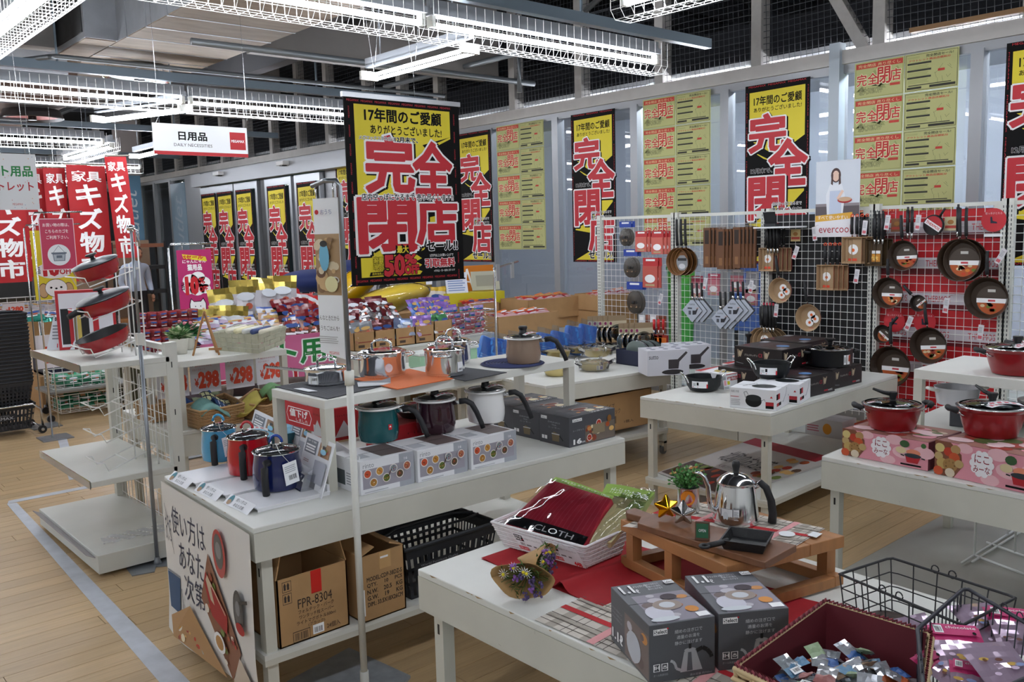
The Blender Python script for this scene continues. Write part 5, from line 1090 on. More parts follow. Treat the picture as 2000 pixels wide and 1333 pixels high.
# kettle cartons
def kett_top(f,w,d):
 food(f,w*.14,d*.02,w*.98,d*.68,10,seed=4,base='#8b8590',cols=['#b9b4bc','#a06a4c','#6b5a58','#d8d4d4','#c98a4a']); f.ell(w*.30,d*.22,w*.20,d*.17,mat('#c9c8d2'),20); f.ell(w*.52,d*.38,w*.22,d*.12,mat('#9a8a80'),20); f.ell(w*.52,d*.38,w*.12,d*.07,mat('#c7cad0'),16); f.ell(w*.66,d*.56,w*.13,d*.07,mat('#3c3138'),14); f.ell(w*.80,d*.22,w*.10,d*.07,mat('#d08a3a'),14); f.ell(w*.30,d*.08,w*.22,d*.05,mat('#cdd2d6'),16)
 f.rect(w*.78,d*.03,w*.96,d*.13,WHT); f.text('1.1',w*.08,d*.76,w*.26,d*.93,WHT,bold=.04); f.text('ℓ',w*.28,d*.73,w*.33,d*.82,WHT); f.text('ドリップケトル',w*.30,d*.86,w*.52,d*.91,WHT)
 for k,s in enumerate(['細めの注ぎ口で','適量のお湯を','静かに注げます']):f.text(s,w*.48,d*(.88-k*.06),w*.72,d*(.925-k*.06),mat('#c9cbd0'))
 f.rect(w*.82,d*.86,w*.97,d*.95,WHT); f.text('Select',w*.83,d*.875,w*.96,d*.935,mat('#2a2c30'))
def kett_front(f,w,h):
 f.rect(w*.06,h*.82,w*.27,h*.92,WHT); f.rect(w*.07,h*.83,w*.115,h*.91,mat('#46484d')); f.text('S',w*.075,h*.835,w*.11,h*.905,WHT,bold=.03); f.text('elect',w*.125,h*.84,w*.26,h*.905,mat('#2a2c30'),bold=.02); f.ell(w*.275,h*.915,.002,.002,RED)
 for k,s in enumerate(['細めの注ぎ口で','適量のお湯を','静かに注げます']):f.text(s,w*(.38 if k != 1 else .41),h*(.80-k*.10),w*(.80 if k != 1 else .76),h*(.865-k*.10),mat('#c9cbd0'))
 st=mat('#b9bcc2',.3,metal=.5); f.poly([(w*.46,h*.12),(w*.52,h*.47),(w*.70,h*.47),(w*.80,h*.12)],st); f.poly([(w*.56,h*.13),(w*.58,h*.45),(w*.63,h*.45),(w*.65,h*.13)],mat('#5a5c62')); f.ell(w*.61,h*.49,w*.09,h*.035,st); f.rect(w*.59,h*.51,w*.63,h*.60,BLACK)
 for a,b in zip([(.47,.16),(.40,.20),(.38,.28),(.35,.33)],[(.40,.20),(.38,.28),(.35,.33),(.31,.35)]):f.line(w*a[0],h*a[1],w*b[0],h*b[1],.006,st)
 for a,b in zip([(.71,.46),(.80,.50),(.87,.45),(.93,.36)],[(.80,.50),(.87,.45),(.93,.36),(.94,.31)]):f.line(w*a[0],h*a[1],w*b[0],h*b[1],.009,BLACK)
 for x0 in(.05,.17):f.rect(w*x0,h*.20,w*(x0+.10),h*.33,WHT); f.rect(w*x0+.002,h*.21,w*(x0+.10)-.002,h*.32,mat('#46484d'))
 f.text('IH',w*.065,h*.24,w*.135,h*.30,WHT,bold=.02); f.text('♨',w*.19,h*.235,w*.255,h*.30,WHT); f.text('オール熱源対応',w*.05,h*.12,w*.27,h*.16,mat('#a9acb1')); f.text('満水容量 約700ml',w*.60,h*.04,w*.94,h*.08,mat('#a9acb1'))
def kett_left(f,w,h):
 food(f,w*.38,h*.04,w*.98,h*.80,8,seed=9,base='#776a66',cols=['#b9b4bc','#a06a4c','#6b5a58','#c98a4a']); f.ell(w*.62,h*.35,w*.18,h*.26,mat('#b9bcc4'),18); f.text('1.1ℓ',w*.05,h*.12,w*.33,h*.3,WHT,bold=.03)
 for k in range(3):f.text('コーヒーをおいしく',w*.05,h*(.66-k*.08),w*.32,h*(.70-k*.08),mat('#a9acb1'))
DG2=mat('#54565b',.42,key='dg2')
for(fl,fr_,bk,lb)in[((1.352,1.122),(1.487,1.055),(1.46,1.336),'left of the pair'),((1.500,1.055),(1.632,.968),(1.640,1.262),'right of the pair, beside the lined basket')]:
 u=Vector(fr_)-Vector(fl); w_=u.length; rz=math.atan2(u.y,u.x); d_=.215; c=Vector(fl)+u/2+Vector((-u.y,u.x)).normalized()*d_/2
 carton('kettle_carton','grey kettle carton with 1.1 litre print, '+lb,(c.x,c.y,.7035),rz,(w_,d_,.128),DG2,kett_front,None,kett_top,left=kett_left,cat='carton',group='grey kettle cartons')
# bouquets
def bouquet(label,base,d,L,R):
 t=thing('flower_bouquet',label,'flowers',base); d=Vector(d).normalized(); a=Vector((0,0,1)); u=d.cross(a).normalized(); v=u.cross(d)
 ps=MB(); kraft=mat('#b08c5c',.8,noise=.08,scale=30); r=random.Random(L*1000)
 ps.surf(lambda s,q:tuple(d*L*q+u*math.cos(2*PI*s)*R*(q*.95+.05)*(1+.1*math.sin(6*PI*s))+v*math.sin(2*PI*s)*R*.55*(q+.05)*(1+.08*math.sin(8*PI*s))),28,6,kraft); ps.build('kraft_wrap',t,solid=.0008)
 m=MB(); G=[mat('#3e5a2c',.6),mat('#5c7a3a',.6)]
 for k in range(70):
  s=r.random()*6.28; q=r.random()**.5; p=d*(L*r.uniform(.75,1.12))+u*math.cos(s)*R*q*.85+v*math.sin(s)*R*.55*q; m.tube([tuple(d*L*.4),tuple(p)],.0008,G[k%2],3); w_=Vector((r.uniform(-1,1),r.uniform(-1,1),r.uniform(-1,1))).normalized(); m.add([p,p+w_*.012+d*.004,p+w_*.022,p+w_*.01-d*.004],[(0,1,2,3)],G[k%2])
 m.build('greenery',t)
 for k in range(13):
  s=r.random()*6.28; q=r.random()**.5; p=d*(L*1.05)+u*math.cos(s)*R*q*.75+v*(math.sin(s)*R*.5*q); m=MB(); kind=k%4
  if kind==0:
   for i in range(11):a2=2*PI*i/11; e=u*math.cos(a2)+v*math.sin(a2); f_=u*math.cos(a2+.2)+v*math.sin(a2+.2); m.add([p,p+e*.013,p+(e+f_)*.008,p+f_*.006],[(0,1,2,3)],WHT)
   m.ball(tuple(p+d*.003),.0045,YEL,8,5); m.build('daisy',t)
  else:
   for i in range(9):m.ball(tuple(p+Vector((r.uniform(-1,1),r.uniform(-1,1),r.uniform(-1,1)))*.008),.004,mat(['#5a4a78','#8a5aa8','#5a4a78'][kind-1],.7),6,4)
   m.build('purple_blossom',t)
 return t
bouquet('kraft wrapped flower bouquet with daisies, nearer and larger one',(*P(1040,1118,.745)[:2],.757),(-.80,-.45,-.03),.085,.085)
bouquet('kraft wrapped flower bouquet behind the larger one, daisies and purple blossoms',(*P(1012,1098,.74)[:2],.75),(.45,-1,.06),.085,.07)
# lined basket of small packets
zl=.70; lb_=[(1.345,.95,.7065),(1.395,.60,.7065),(1.64,.60,.7065),(1.615,.905,.7065)]; lt=[(1.29,.965,.815),(1.36,.575,.83),(1.68,.565,.84),(1.640,.945,.835)]
lt=[P(1436,1307,.80),(1.30,.55,.83),P(1820,1243,.84),P(1612,1180,.84)]; lt=[Vector(p)for p in lt]; lbt=[Vector((p.x*.96+.055,p.y*.94+.05,.7065))for p in lt]
t=wicker('lined_basket','straw basket lined with dark red fabric full of small wrapped packets',lbt,lt,mat('#c9b187',.7),rows=7,n=64,rr=.006,rim=.006)
lin_=mat('#5b0f1c',.7,noise=.05,scale=20); m=MB(); cen=sum(lt,Vector())/4; cb_=sum(lbt,Vector())/4; B=cb_
q1=[cen+(p-cen)*.94+Vector((0,0,.008))for p in lt]; q0=[cb_+(p-cb_)*.90+Vector((0,0,.006))for p in lbt]
for i in range(4):
 j=(i+1)%4; m.surf(lambda a,b,i=i,j=j:tuple((q0[i].lerp(q0[j],a)).lerp(q1[i].lerp(q1[j],a),b)),10,6,lin_)
m.add([tuple(p)for p in q0],[(0,1,2,3)],lin_); m.build('fabric_lining',t,base=B)
m=MB(); rt=ring([p+Vector((0,0,.007))for p in lt],150)
for k in range(0,150):m.tube([rt[k]+Vector((0,0,-.006)),rt[k]+Vector((0,0,.004)),rt[(k+1)%150]+Vector((0,0,-.002))],.0028,mat('#8a3a44',.7)if k%2 else mat('#5b0f1c',.7),4)
m.build('braided_edge',t,base=B)
r=random.Random(12); PKC=[['#c9ccd2','#8a9098'],['#3a62a0','#c9cdd4'],['#c8683a','#b9bdc2'],['#6b7078','#b9bec4'],['#93a884','#c2c6ca'],['#5a82a0','#b9c0c6'],['#98605c','#bfc0c4'],['#9a7f66','#c9ccd2']]
for k in range(96):
 u,v=r.uniform(.12,.88),r.uniform(.12,.88); p=(q0[0].lerp(q0[1],u)).lerp(q0[3].lerp(q0[2],u),v)+Vector((0,0,.025+.045*r.random()+.02*(k>40))); a=r.random()*6.28; tl=r.uniform(-.7,.7); c1,c2=PKC[k%8]; m=MB()
 uu=Vector((math.cos(a),math.sin(a),0)); vv=Vector((-math.sin(a)*math.cos(tl),math.cos(a)*math.cos(tl),math.sin(tl))); w_,h_=r.uniform(.028,.045),r.uniform(.04,.065)
 pouch(m,(0,0,0),uu,vv,w_,h_,.009,[(.62,mat(c2,.12,metal=.55)),(1,mat(c1,.4))],5,7,k,.0028)
 o=m.build('plastic_packet'); o.location=p; tag(o,['plain silver','blue headed','orange topped','dark grey','light green','teal blue','dull red','brown'][k%8]+' wrapped packet heaped in the red lined basket','packet',['plain silver','blue headed','orange topped','dark grey','light green','teal blue','dull red','brown'][k%8]+' packets in the red lined basket')
 if k%5==0:n=uu.cross(vv); m=MB(); f=Face(m,plane(uu*(-w_*.3)+vv*(h_*.2)+n*.005*(1 if n.z>0 else-1),uu if n.z>0 else-uu,vv),.0004); f.rect(0 if n.z>0 else-w_*.6,0,w_*.6 if n.z>0 else 0,h_*.28,WHT); f.bars(.004 if n.z>0 else-w_*.5,.003,w_*.5 if n.z>0 else-.004,h_*.2,INK,8); m.build('barcode_label',o)
# black wire baskets
def wire_basket(name,label,top,bot,mm,rows,nlong,nshort,thick=.0016,rim=.0032,handles=True,cat='basket'):
 top=[Vector(p)for p in top]; bot=[Vector(p)for p in bot]; c=sum(bot,Vector())/4; t=thing(name,label,cat,c)
 m=MB(); m.tube(ring(top,48),rim,mm,8,closed=True); m.build('rim',t,base=c)
 m=MB()
 for j in range(rows+1):q=[b.lerp(a,j/(rows+1))for a,b in zip(top,bot)]; m.tube(ring(q,40),thick,mm,5,closed=True)
 for i in range(4):
  n=nlong if i%2==0 else nshort
  for k in range(n):s=k/n; m.tube([top[i].lerp(top[(i+1)%4],s),bot[i].lerp(bot[(i+1)%4],s)],thick,mm,5)
 for k in range(1,nlong):s=k/nlong; m.tube([bot[0].lerp(bot[1],s),bot[3].lerp(bot[2],s)],thick,mm,5)
 for k in range(1,nshort):s=k/nshort; m.tube([bot[0].lerp(bot[3],s),bot[1].lerp(bot[2],s)],thick,mm,5)
 m.build('wire_cage',t,base=c)
 if handles:
  for(i,j)in((0,1),(3,2)):
   for s in(.38,.52):p=top[i].lerp(top[j],s); d=(top[j]-top[i]).normalized(); m=MB(); m.tube([p+Vector((0,0,.006))+d*.009*math.cos(q)+Vector((0,0,.009*math.sin(q)))for q in[2*PI*k/12 for k in range(12)]],thick,mm,5,closed=True); m.build('handle_loop',t,base=c)
 return t
bw_=mat('#1d1d20',.5)
tp=[P(1642,1122,.85),P(1800,1215,.85),P(1955,1160,.85),P(1738,1092,.85)]
tp=[P(1640,1122,.84),P(1880,1222,.84),P(1985,1168,.84),P(1740,1090,.84)]
bt=[Vector((p.x*.9+.2,p.y*.9+.085,.703))for p in tp]
wire_basket('wire_basket','black rectangular wire basket standing empty behind the lined basket',tp,bt,bw_,3,5,4)
tp2=[P(1792,1230,.86),P(1810,1410,.86),P(2110,1280,.86),P(1885,1148,.86)]; bt2=[Vector((p.x*.93+.10,p.y*.9+.06,.703))for p in tp2]
wire_basket('wire_basket','navy black close wired basket holding pink sweet packs in the lower right corner',tp2,bt2,mat('#20222c',.45),1,14,12,.0014,.0042)
# pink packs
pinkm,plil=mat('#c22a6c',.5),mat('#b8a2b6',.12,metal=.35,coat=.5)
for k,(px,py,z,rot,w_,h_)in enumerate([(1935,1225,.80,.2,.13,.13),(1880,1275,.81,-.15,.11,.13),(1985,1235,.81,-.25,.10,.12),(1960,1310,.82,.1,.12,.13),(1850,1320,.79,.6,.08,.12),(1900,1340,.79,-.5,.08,.10)]):
 p=P(px,py,z); u=Vector((math.cos(RIGHT+.1+rot),math.sin(RIGHT+.1+rot),-.08)).normalized(); v=Vector((math.cos(FAR+rot),math.sin(FAR+rot),.42)).normalized(); v=(v-u*u.dot(v)).normalized(); t=thing('sweet_pack',['lilac film sweet pack at the back of the corner wire basket','pink headed sweet pack with barcode, left in the corner wire basket','pink headed sweet pack cut off by the right edge','lilac film pack lying in front, lower right corner','pink pack edge poking by the basket handle','pale pink pack at the bottom edge'][k],'packet',p)
 m=MB(); n=pouch(m,(0,0,0),u,v,w_,h_,.012,[(.74,plil),(1,pinkm if k not in(0,3)else plil)],8,10,k,.0016); m.build('film_bag',t)
 m=MB(); f=Face(m,plane(-u*w_*.42-v*h_*.45+n*.0075,u,v),.0005)
 if k not in(0,3):f.rect(0,h_*.72,w_*.84,h_*.93,pinkm); f.rect(w_*.04,h_*.75,w_*.2,h_*.90,WHT); f.bars(w_*.06,h_*.77,w_*.18,h_*.87,INK,8); f.text('chocolate',w_*.26,h_*.84,w_*.8,h_*.89,WHT); f.ell(w_*.74,h_*.76,.004,.004,INK,10)
 for j in range(9):f.k=6; f.ell(w_*r.uniform(.1,.7),h_*r.uniform(.1,.65),.005+.006*r.random(),.004,mat(['#6a3a2a','#8a9ac8','#c9a24a','#d8c0d8'][j%4]),8)
 m.build('print',t)
# lilac and brown goods inside the wire basket
t=tag(MB().lathe([(.04,0),(.046,.004),(.04,.006),(0,.006)],mat('#2e2320',.4),24).build('coaster'),'round dark brown coaster lying in the black wire basket','coaster'); p=P(1735,1212,.712); t.location=(p.x,p.y,.712)
m=MB(); pouch(m,(0,0,0),(.8,-.5,.1),(.5,.8,.35),.08,.06,.01,[(1,plil)],6,6,5,.002); o=m.build('plastic_packet'); o.location=P(1790,1222,.735); tag(o,'crinkled lilac clear packet inside the black wire basket','packet')
# papers on stand
for k,(px,py,w_)in enumerate([(1537,1044,.03),(1592,1052,.02)]):
 m=MB(); p=P(px,py,zs+.0045)
 if k==0:m.lathe([(.021,0),(.021,.0008),(0,.0008)],PAPER,20,c=(p.x,p.y,zs+.0052))
 else:m.prism([P(1577,1050,zs),P(1588,1043,zs),P(1606,1047,zs),P(1594,1055,zs)],zs+.0052,zs+.006,PAPER)
 tag(m.build('paper_label'),['round white paper coaster on the wooden stand','small square white price label on the wooden stand corner'][k],'label')
# white wire rack on the concrete
t=thing('wire_rack','low white wire frame standing on the concrete under the right table','rack',(3.9,1.2,0)); m=MB()
A0,A1,A2,A3=P(1903,1085,.012),P(1968,1045,.012),P(2020,1130,.012),P(1982,1080,.012)
for a,b in((A0+(A0-A1)*.35,A1+(A1-A0)*.8),(A0+(A0-A1)*.35+Vector((.05,-.03,0)),A1+(A1-A0)*.8+Vector((.05,-.03,0))),(A0,A2),(A3+(A0-A2)*.5,A3+(A2-A0)*.6)):m.tube([a,b],.006,WIRE,6)
for a in(A0,A1,A3):m.tube([a,a+Vector((0,0,.49))],.0055,WIRE,6)
m.build('wire_frame',t,base=(3.9,1.2,0))
# white pole stand with hanging vertical board
pz0=P(714,1368,0); px_,py_=pz0.x,pz0.y
t=thing('sign_pole','white and grey pole stand in the foreground holding a narrow food board','sign stand',(px_,py_,0)); B=(px_,py_,0)
m=MB(); m.prism([P(a,b,0)[:2]for a,b in[(682,1271),(802,1326),(735,1405),(560,1338)]][::-1],0.001,.012,mat('#9aa0a6',.45,metal=.3,noise=.2,scale=14)); m.build('base_plate',t,base=B)
ztop=1.18
m=MB(); m.tube([(px_,py_,.01),(px_,py_,.11)],.016,mat('#bdbdb6',.5),16); m.tube([(px_,py_,.1),(px_,py_,ztop)],.0125,WHITE,16); m.build('lower_pole',t,base=B)
m=MB(); m.tube([(px_,py_,ztop-.035),(px_,py_,ztop+.015)],.017,mat('#dcdcd2',.4),16); m.build('clamp_collar',t,base=B)
q=PX(0,0,1)if False else None
dxy=Vector((px_,py_));  # pole top
def zat(py_pix,px_pix):d=_ray(px_pix,py_pix); t_=dxy.length/math.hypot(d.x,d.y); return EYE+d.z*t_
zt_=zat(352,681)
m=MB(); m.tube([(px_,py_,ztop),(px_,py_,zt_-.02),(px_-.005,py_+.012,zt_),(px_-.02,py_+.06,zt_+.002),(px_-.03,py_+.13,zt_-.012)],.0085,mat('#8b9096',.3,metal=.8),12); m.build('upper_pole',t,base=B)
bz0,bz1=zat(703,690),zat(385,670); n=MB(); bo=Vector((px_-.028,py_+.135,0)); bu=Vector((px_+.0,py_+.02,0))-bo; bw=bu.length; bu.normalize(); bu.z=0
fb=plane((bo.x,bo.y,bz0),bu,(0,0,1)); H_=bz1-bz0
n.hexa([fb(0,.02,-.003),fb(bw,0,-.003),fb(bw,H_,-.003),fb(0,H_,-.003),fb(0,.02,0),fb(bw,0,0),fb(bw,H_,0),fb(0,H_,0)],PAPER); f=Face(n,fb,.0004)
food(f,0,H_*.40,bw,H_*.78,26,seed=11,base='#a98a64',cols=['#c9a878','#8a6a48','#e8e4da','#6a4a34','#d8c8a8']); f.ell(bw*.45,H_*.64,bw*.2,H_*.09,mat('#6fb0cc')); f.ell(bw*.45,H_*.72,bw*.15,H_*.02,BLACK); f.ell(bw*.7,H_*.47,bw*.26,H_*.05,mat('#d8d2a0'))
f.text('おうち',bw*.4,H_*.90,bw*.85,H_*.93,mat('#5a6a9a')); f.ell(bw*.25,H_*.915,bw*.08,H_*.015,RED); f.text('こんなときだから',bw*.05,H_*.245,bw*.95,H_*.275,INK); f.text('おうちごはんを!',bw*.05,H_*.18,bw*.95,H_*.21,INK); f.lines(bw*.1,H_*.10,bw*.9,H_*.15,4,mat('#aaaaaa')); f.text('MEGAMAX',bw*.5,H_*.03,bw*.9,H_*.05,RED)
tag(n.build('hanging_board'),'narrow vertical board with food photo hanging left of the grey pole','sign')
m=MB(); m.tube([(bo.x+.01,bo.y-.01,bz1),(bo.x+.008,bo.y-.005,zt_-.01)],.003,STEEL,6); m.tube([(px_-.008,py_+.03,bz1),(px_-.008,py_+.03,zt_)],.003,STEEL,6); m.build('hook',t,base=B)
# =================================================================== RIGHT TABLES
zt2=.66
# pink casserole cartons and red casseroles
def nico(f,w,h):
 f.rect(0,0,w,h,mat('#d9909c',.45)); 
 for x,y,a in[(.3,.9,.08),(.55,.15,.09),(.72,.5,.12),(.95,.6,.12),(.62,.9,.1)]:f.ell(w*x,h*y,w*a,h*a*1.8,mat('#e6b6bc',.45),14)
 r=random.Random(2); f.poly([(0,0),(0,h),(w*.16,h),(w*.27,h*.7),(w*.28,h*.35),(w*.2,0)],mat('#7c4a34',.45))
 for x,y,a,c in[(.05,.8,.05,'#cdbb7a'),(.04,.55,.045,'#b79d6a'),(.14,.72,.05,'#b83a24'),(.21,.82,.05,'#b08a5a'),(.2,.58,.055,'#c2532a'),(.08,.35,.06,'#b79a5c'),(.16,.34,.075,'#a07a46'),(.25,.42,.045,'#b59a68'),(.04,.12,.05,'#c4502a'),(.16,.12,.05,'#d8c8b0')]:f.ell(w*x,h*y,w*a,w*a*.9,mat(c,.45),14)
 for q in range(7):f.k=14; a=q*.9; f.ell(w*.16+w*.045*math.cos(a),h*.34+w*.04*math.sin(a),w*.009,w*.009,mat('#5a3a20'),6)
 for k in range(10):a=2*PI*k/10; f.k=16; f.ell(w*.47+w*.085*math.cos(a),h*.55+h*.28*math.sin(a),w*.035,h*.11,mat('#ece8ea'),10)
 f.k=17; f.ell(w*.47,h*.55,w*.095,h*.32,mat('#ece8ea'),20); c_=mat('#8e1f2c'); f.text('にこ',w*.40,h*.57,w*.54,h*.80,c_,bold=.01); f.text('みーな',w*.39,h*.30,w*.55,h*.50,c_,bold=.01)
 f.ell(w*.74,h*.82,w*.055,h*.13,mat('#35562f'),12); f.ell(w*.70,h*.58,w*.06,h*.12,mat('#d9c69a'),12); f.ell(w*.84,h*.55,w*.08,h*.12,mat('#e08a6a'),12); f.ell(w*.95,h*.85,w*.03,h*.09,mat('#3f6a34'),8)
 f.poly([(w*.75,h*.42),(w*.77,h*.18),(w*.89,h*.18),(w*.92,h*.42)],mat('#b01824')); f.ell(w*.835,h*.44,w*.095,h*.08,mat('#2a3138'),14); f.line(w*.70,h*.42,w*.74,h*.40,.005,BLACK); f.line(w*.93,h*.40,w*.97,h*.38,.005,BLACK); f.rect(w*.70,h*.07,w*.93,h*.13,INK)
def nico_top(f,w,d):food(f,w*.02,d*.02,w*.98,d*.98,30,seed=6,base='#9a6a5e',cols=['#d9909c','#7c4a34','#c9b8a0','#5a6a3a','#e6c6c8','#a03a2e'])
PK=mat('#6e3138',.5)
for(px0,py0,px1,py1,lb)in[(1645,888,1812,921,'left of the two, under the smaller red casserole'),(1825,925,2030,971,'right of the two, under the larger red casserole')]:
 a,b=P(px0,py0,zt2+.001),P(px1,py1,zt2+.001); u=b-a; w_=u.length; rz=math.atan2(u.y,u.x); n=Vector((-u.y,u.x,0)).normalized(); c=a+u/2+n*.14; hh=.115 if px0<1700 else .135
 carton('casserole_carton','pink casserole carton with vegetable print, '+lb,(c.x,c.y,zt2+.0015),rz,(w_,.28,hh),PK,nico,None,nico_top,cat='carton')
casserole('red casserole with glass lid and lever knob on the left pink carton',at(1742,848,zt2+.1175,.11)[:2]+(zt2+.1178,),r=.118,h=.106,slips=0)
casserole('larger red casserole with two paper slips on its lid, on the right pink carton',at(1935,862,zt2+.1375,.11)[:2]+(zt2+.1378,),r=.125,h=.118,slips=1)
casserole('red casserole with upright knob on the riser at the right edge',at(1985,738,.951,.12)[:2]+(.9515,),r=.135,h=.118,slips=1,knob='')
casserole('red casserole behind, rear one on the riser at the right edge',(4.60,1.42,.9515),r=.12,h=.125,slips=1,knob='lever')
# white pots and cartons below the riser
def enamel_pan(label,loc,r,h,c,lid=None,ha=RIGHT):
 t=thing('saucepan',label,'pot',loc); m=MB(); m.lathe([(r*.8,0),(r*.85,.004),(r*.97,h*.9),(r,h),(r*.95,h*.98),(r*.8,.01),(0,.008)],enam(c),36); m.build('pot_body',t)
 if lid:m=MB(); m.lathe([(r,h),(r*.98,h*1.05),(r*.5,h*1.16),(0,h*1.2)],mat(lid,.3),36); l=m.build('lid',t); m=MB(); m.lathe([(.012,h*1.18),(.012,h*1.28),(.022,h*1.36),(.022,h*1.42),(0,h*1.44)],mat('#dedbd2',.4),18); m.build('knob',l)
 for s in(0,PI):n=Vector(pol(ha+s,1)); u=Vector((-n.y,n.x,0)); m=MB(); m.tube([tuple(n*r*.97+u*.03+Vector((0,0,h*.85))),tuple(n*(r+.03)+u*.022+Vector((0,0,h*.92))),tuple(n*(r+.03)-u*.022+Vector((0,0,h*.92))),tuple(n*r*.97-u*.03+Vector((0,0,h*.85)))],.008,mat('#e4e2dc',.4),8); m.build('side_handle',t)
 return t
a=carton('carton','dark grey carton below the right riser',(4.48,1.62,zt2+.001),.1,(.26,.24,.10),mat('#45474d',.6),lambda f,w,h:(f.rect(w*.0,0,w*.3,h,mat('#c9c9cc')),f.bars(w*.05,h*.2,w*.22,h*.5,INK,8),f.rect(w*.4,h*.2,w*.9,h*.8,mat('#2b2d33'))),cat='carton')
enamel_pan('matte white pot with pale side handles below the right riser',(4.40,1.72,zt2+.102),.105,.085,'#cfd0d6')
enamel_pan('white lidded pot with round knob, further right below the riser',(4.62,1.42,zt2+.001),.10,.12,'#d7d7d8','#dcdcde')
carton('carton','orange and white food picture carton behind the pots below the riser',(4.66,1.15,zt2+.001),.1,(.1,.3,.19),mat('#cf5a2c',.5),lambda f,w,h:food(f,w*.1,h*.1,w*.9,h*.9,8),left=lambda f,w,h:food(f,w*.1,h*.1,w*.9,h*.9,12),cat='carton')
for k in range(3):
 enamel_pan(['red lidded pan beyond the riser leg','dark pan with steel rim at the right edge under the riser','orange rimmed pan low at the right edge under the riser'][k],(4.30+.0*k,.95-.24*k,zt2+.001),.09,.05,['#1e2126','#26282c','#b8482a'][k],None)
# tempura pots and cartons on the middle right table
def tempura_front(f,w,h):
 f.rect(w*.02,h*.55,w*.2,h*.58,mat('#b02430')); f.text('純銅 共用',w*.03,h*.76,w*.2,h*.88,mat('#777b80'))
 f.ell(w*.52,h*.40,w*.175,h*.30,mat('#15181a',.3),24); f.ell(w*.52,h*.55,w*.165,h*.16,mat('#2b2f31',.3),24); f.line(w*.35,h*.55,w*.31,h*.80,.003,GREYM); f.line(w*.31,h*.80,w*.37,h*.85,.003,GREYM); f.line(w*.37,h*.85,w*.41,h*.68,.003,GREYM); f.line(w*.68,h*.42,w*.75,h*.52,.003,GREYM); f.line(w*.75,h*.52,w*.77,h*.42,.003,GREYM)
 f.rect(w*.78,h*.22,w*.95,h*.40,mat('#b02430')); f.rect(w*.78,h*.08,w*.95,h*.22,INK); f.poly([(w*.87,h*.60),(w*.90,h*.70),(w*.93,h*.60)],RED); f.lines(w*.03,h*.15,w*.24,h*.48,4,mat('#b9bcc0'))
def tempura_side(f,w,h):
 f.rect(w*.02,h*.50,w*.20,h*.78,INK); f.rect(w*.16,h*.50,w*.30,h*.78,mat('#b02430')); f.rect(w*.05,h*.18,w*.22,h*.34,mat('#b02430')); f.rect(w*.22,h*.18,w*.40,h*.34,INK); g=mat('#9aa0a6')
 for a,b in zip([(.85,.9),(.82,.75),(.78,.6),(.66,.42),(.58,.3)],[(.82,.75),(.78,.6),(.66,.42),(.58,.3),(.52,.28)]):f.line(w*a[0],h*a[1],w*b[0],h*b[1],.006,g)
def temp_top(f,w,d):f.ell(w*.62,d*.45,w*.26,d*.26,mat('#23292a',.3),24); f.line(w*.2,d*.3,w*.35,d*.75,.006,mat('#33383a')); f.line(w*.36,d*.8,w*.42,d*.62,.003,GREYM)
a,b,c_,d_=P(1415,795,zt2),P(1505,803,zt2),P(1543,790,zt2),P(1587,778,zt2)
u=b-a; w_=u.length; rz=math.atan2(u.y,u.x); s=(Vector((math.cos(rz+PI/2),math.sin(rz+PI/2),0)))
for k in range(2):
 o_=a+s*(.235*k); c=a+u/2+s*(.115+.235*k)
 c=a+u/2+Vector((.115+.235*k,0,0))if abs(u.y)>abs(u.x)else c
 carton('tempura_pot_carton','white tempura pot carton with a round pot print, %s'%('front one under the upper black pot' if k==0 else 'second one beside the black cartons'),(c.x+.0,c.y+.0,zt2+.001),rz,(w_,.225,.112),mat('#e9eaed',.4),tempura_front,tempura_side,temp_top,cat='carton')
def tempura_pot(label,loc,tagged):
 r,h=.104,.088; t=thing('tempura_pot',label,'pot',loc); B_=mat('#14181b',.42,noise=.1,scale=30)
 m=MB(); m.lathe([(r*.6,0),(r*.8,.008),(r*.97,.035),(r,h),(r*1.02,h+.002),(r*.96,h),(r*.92,.03),(r*.6,.006),(0,.005)],B_,44); m.build('pot_body',t)
 for sx in(LEFT+.1,RIGHT+.25):
  n=Vector(pol(sx,1)); u=Vector((-n.y,n.x,0)); pts=[n*r*.98+u*.032+Vector((0,0,h*.62)),n*(r*1.05)+u*.03+Vector((0,0,h*.9)),n*(r*1.32)+u*.024+Vector((0,0,h*1.28)),n*(r*1.36)+Vector((0,0,h*1.33)),n*(r*1.32)-u*.024+Vector((0,0,h*1.28)),n*(r*1.05)-u*.03+Vector((0,0,h*.9)),n*r*.98-u*.032+Vector((0,0,h*.62))]
  m=MB(); m.tube(pts,.0045,CHROME,8); m.build('wire_handle',t)
 curved_label(t,r*.995,NEAR-.92,.95,.030,.070,lambda f,w,z0,z1:(f.rect(w*.06,z0+.004,w*.42,z0+.009,mat('#b02430')),f.rect(w*.34,z0+.016,w*.46,z1-.006,INK),f.rect(w*.92,z0+.0,w*1.0,z0+.024,RED),f.lines(w*.1,z0+.014,w*.3,z1-.01,3,mat('#888888'))))
 if tagged:
  o_=Vector(pol(RIGHT-.25,r*1.18))+Vector((0,0,.002)); tagcard(t,[o_,o_+Vector((.03,-.03,.006)),o_+Vector((-.012,.0,.062))],lambda f,w,h:(f.rect(w*.1,h*.45,w*.42,h*.95,mat('#e8a9b4')),f.rect(w*.55,h*.5,w*.9,h*.85,mat('#c9c416')),f.lines(w*.1,h*.1,w*.8,h*.35,3,mat('#8a8d92'))),string=[tuple(o_+Vector((.01,-.01,.062))),tuple(Vector(pol(RIGHT+.1,r*1.2))+Vector((0,0,h*1.2)))])
 return t
tempura_pot('black iron tempura pot with wire handles standing on the white table',at(1374,768,zt2,.085)[:2]+(zt2+.001,),True)
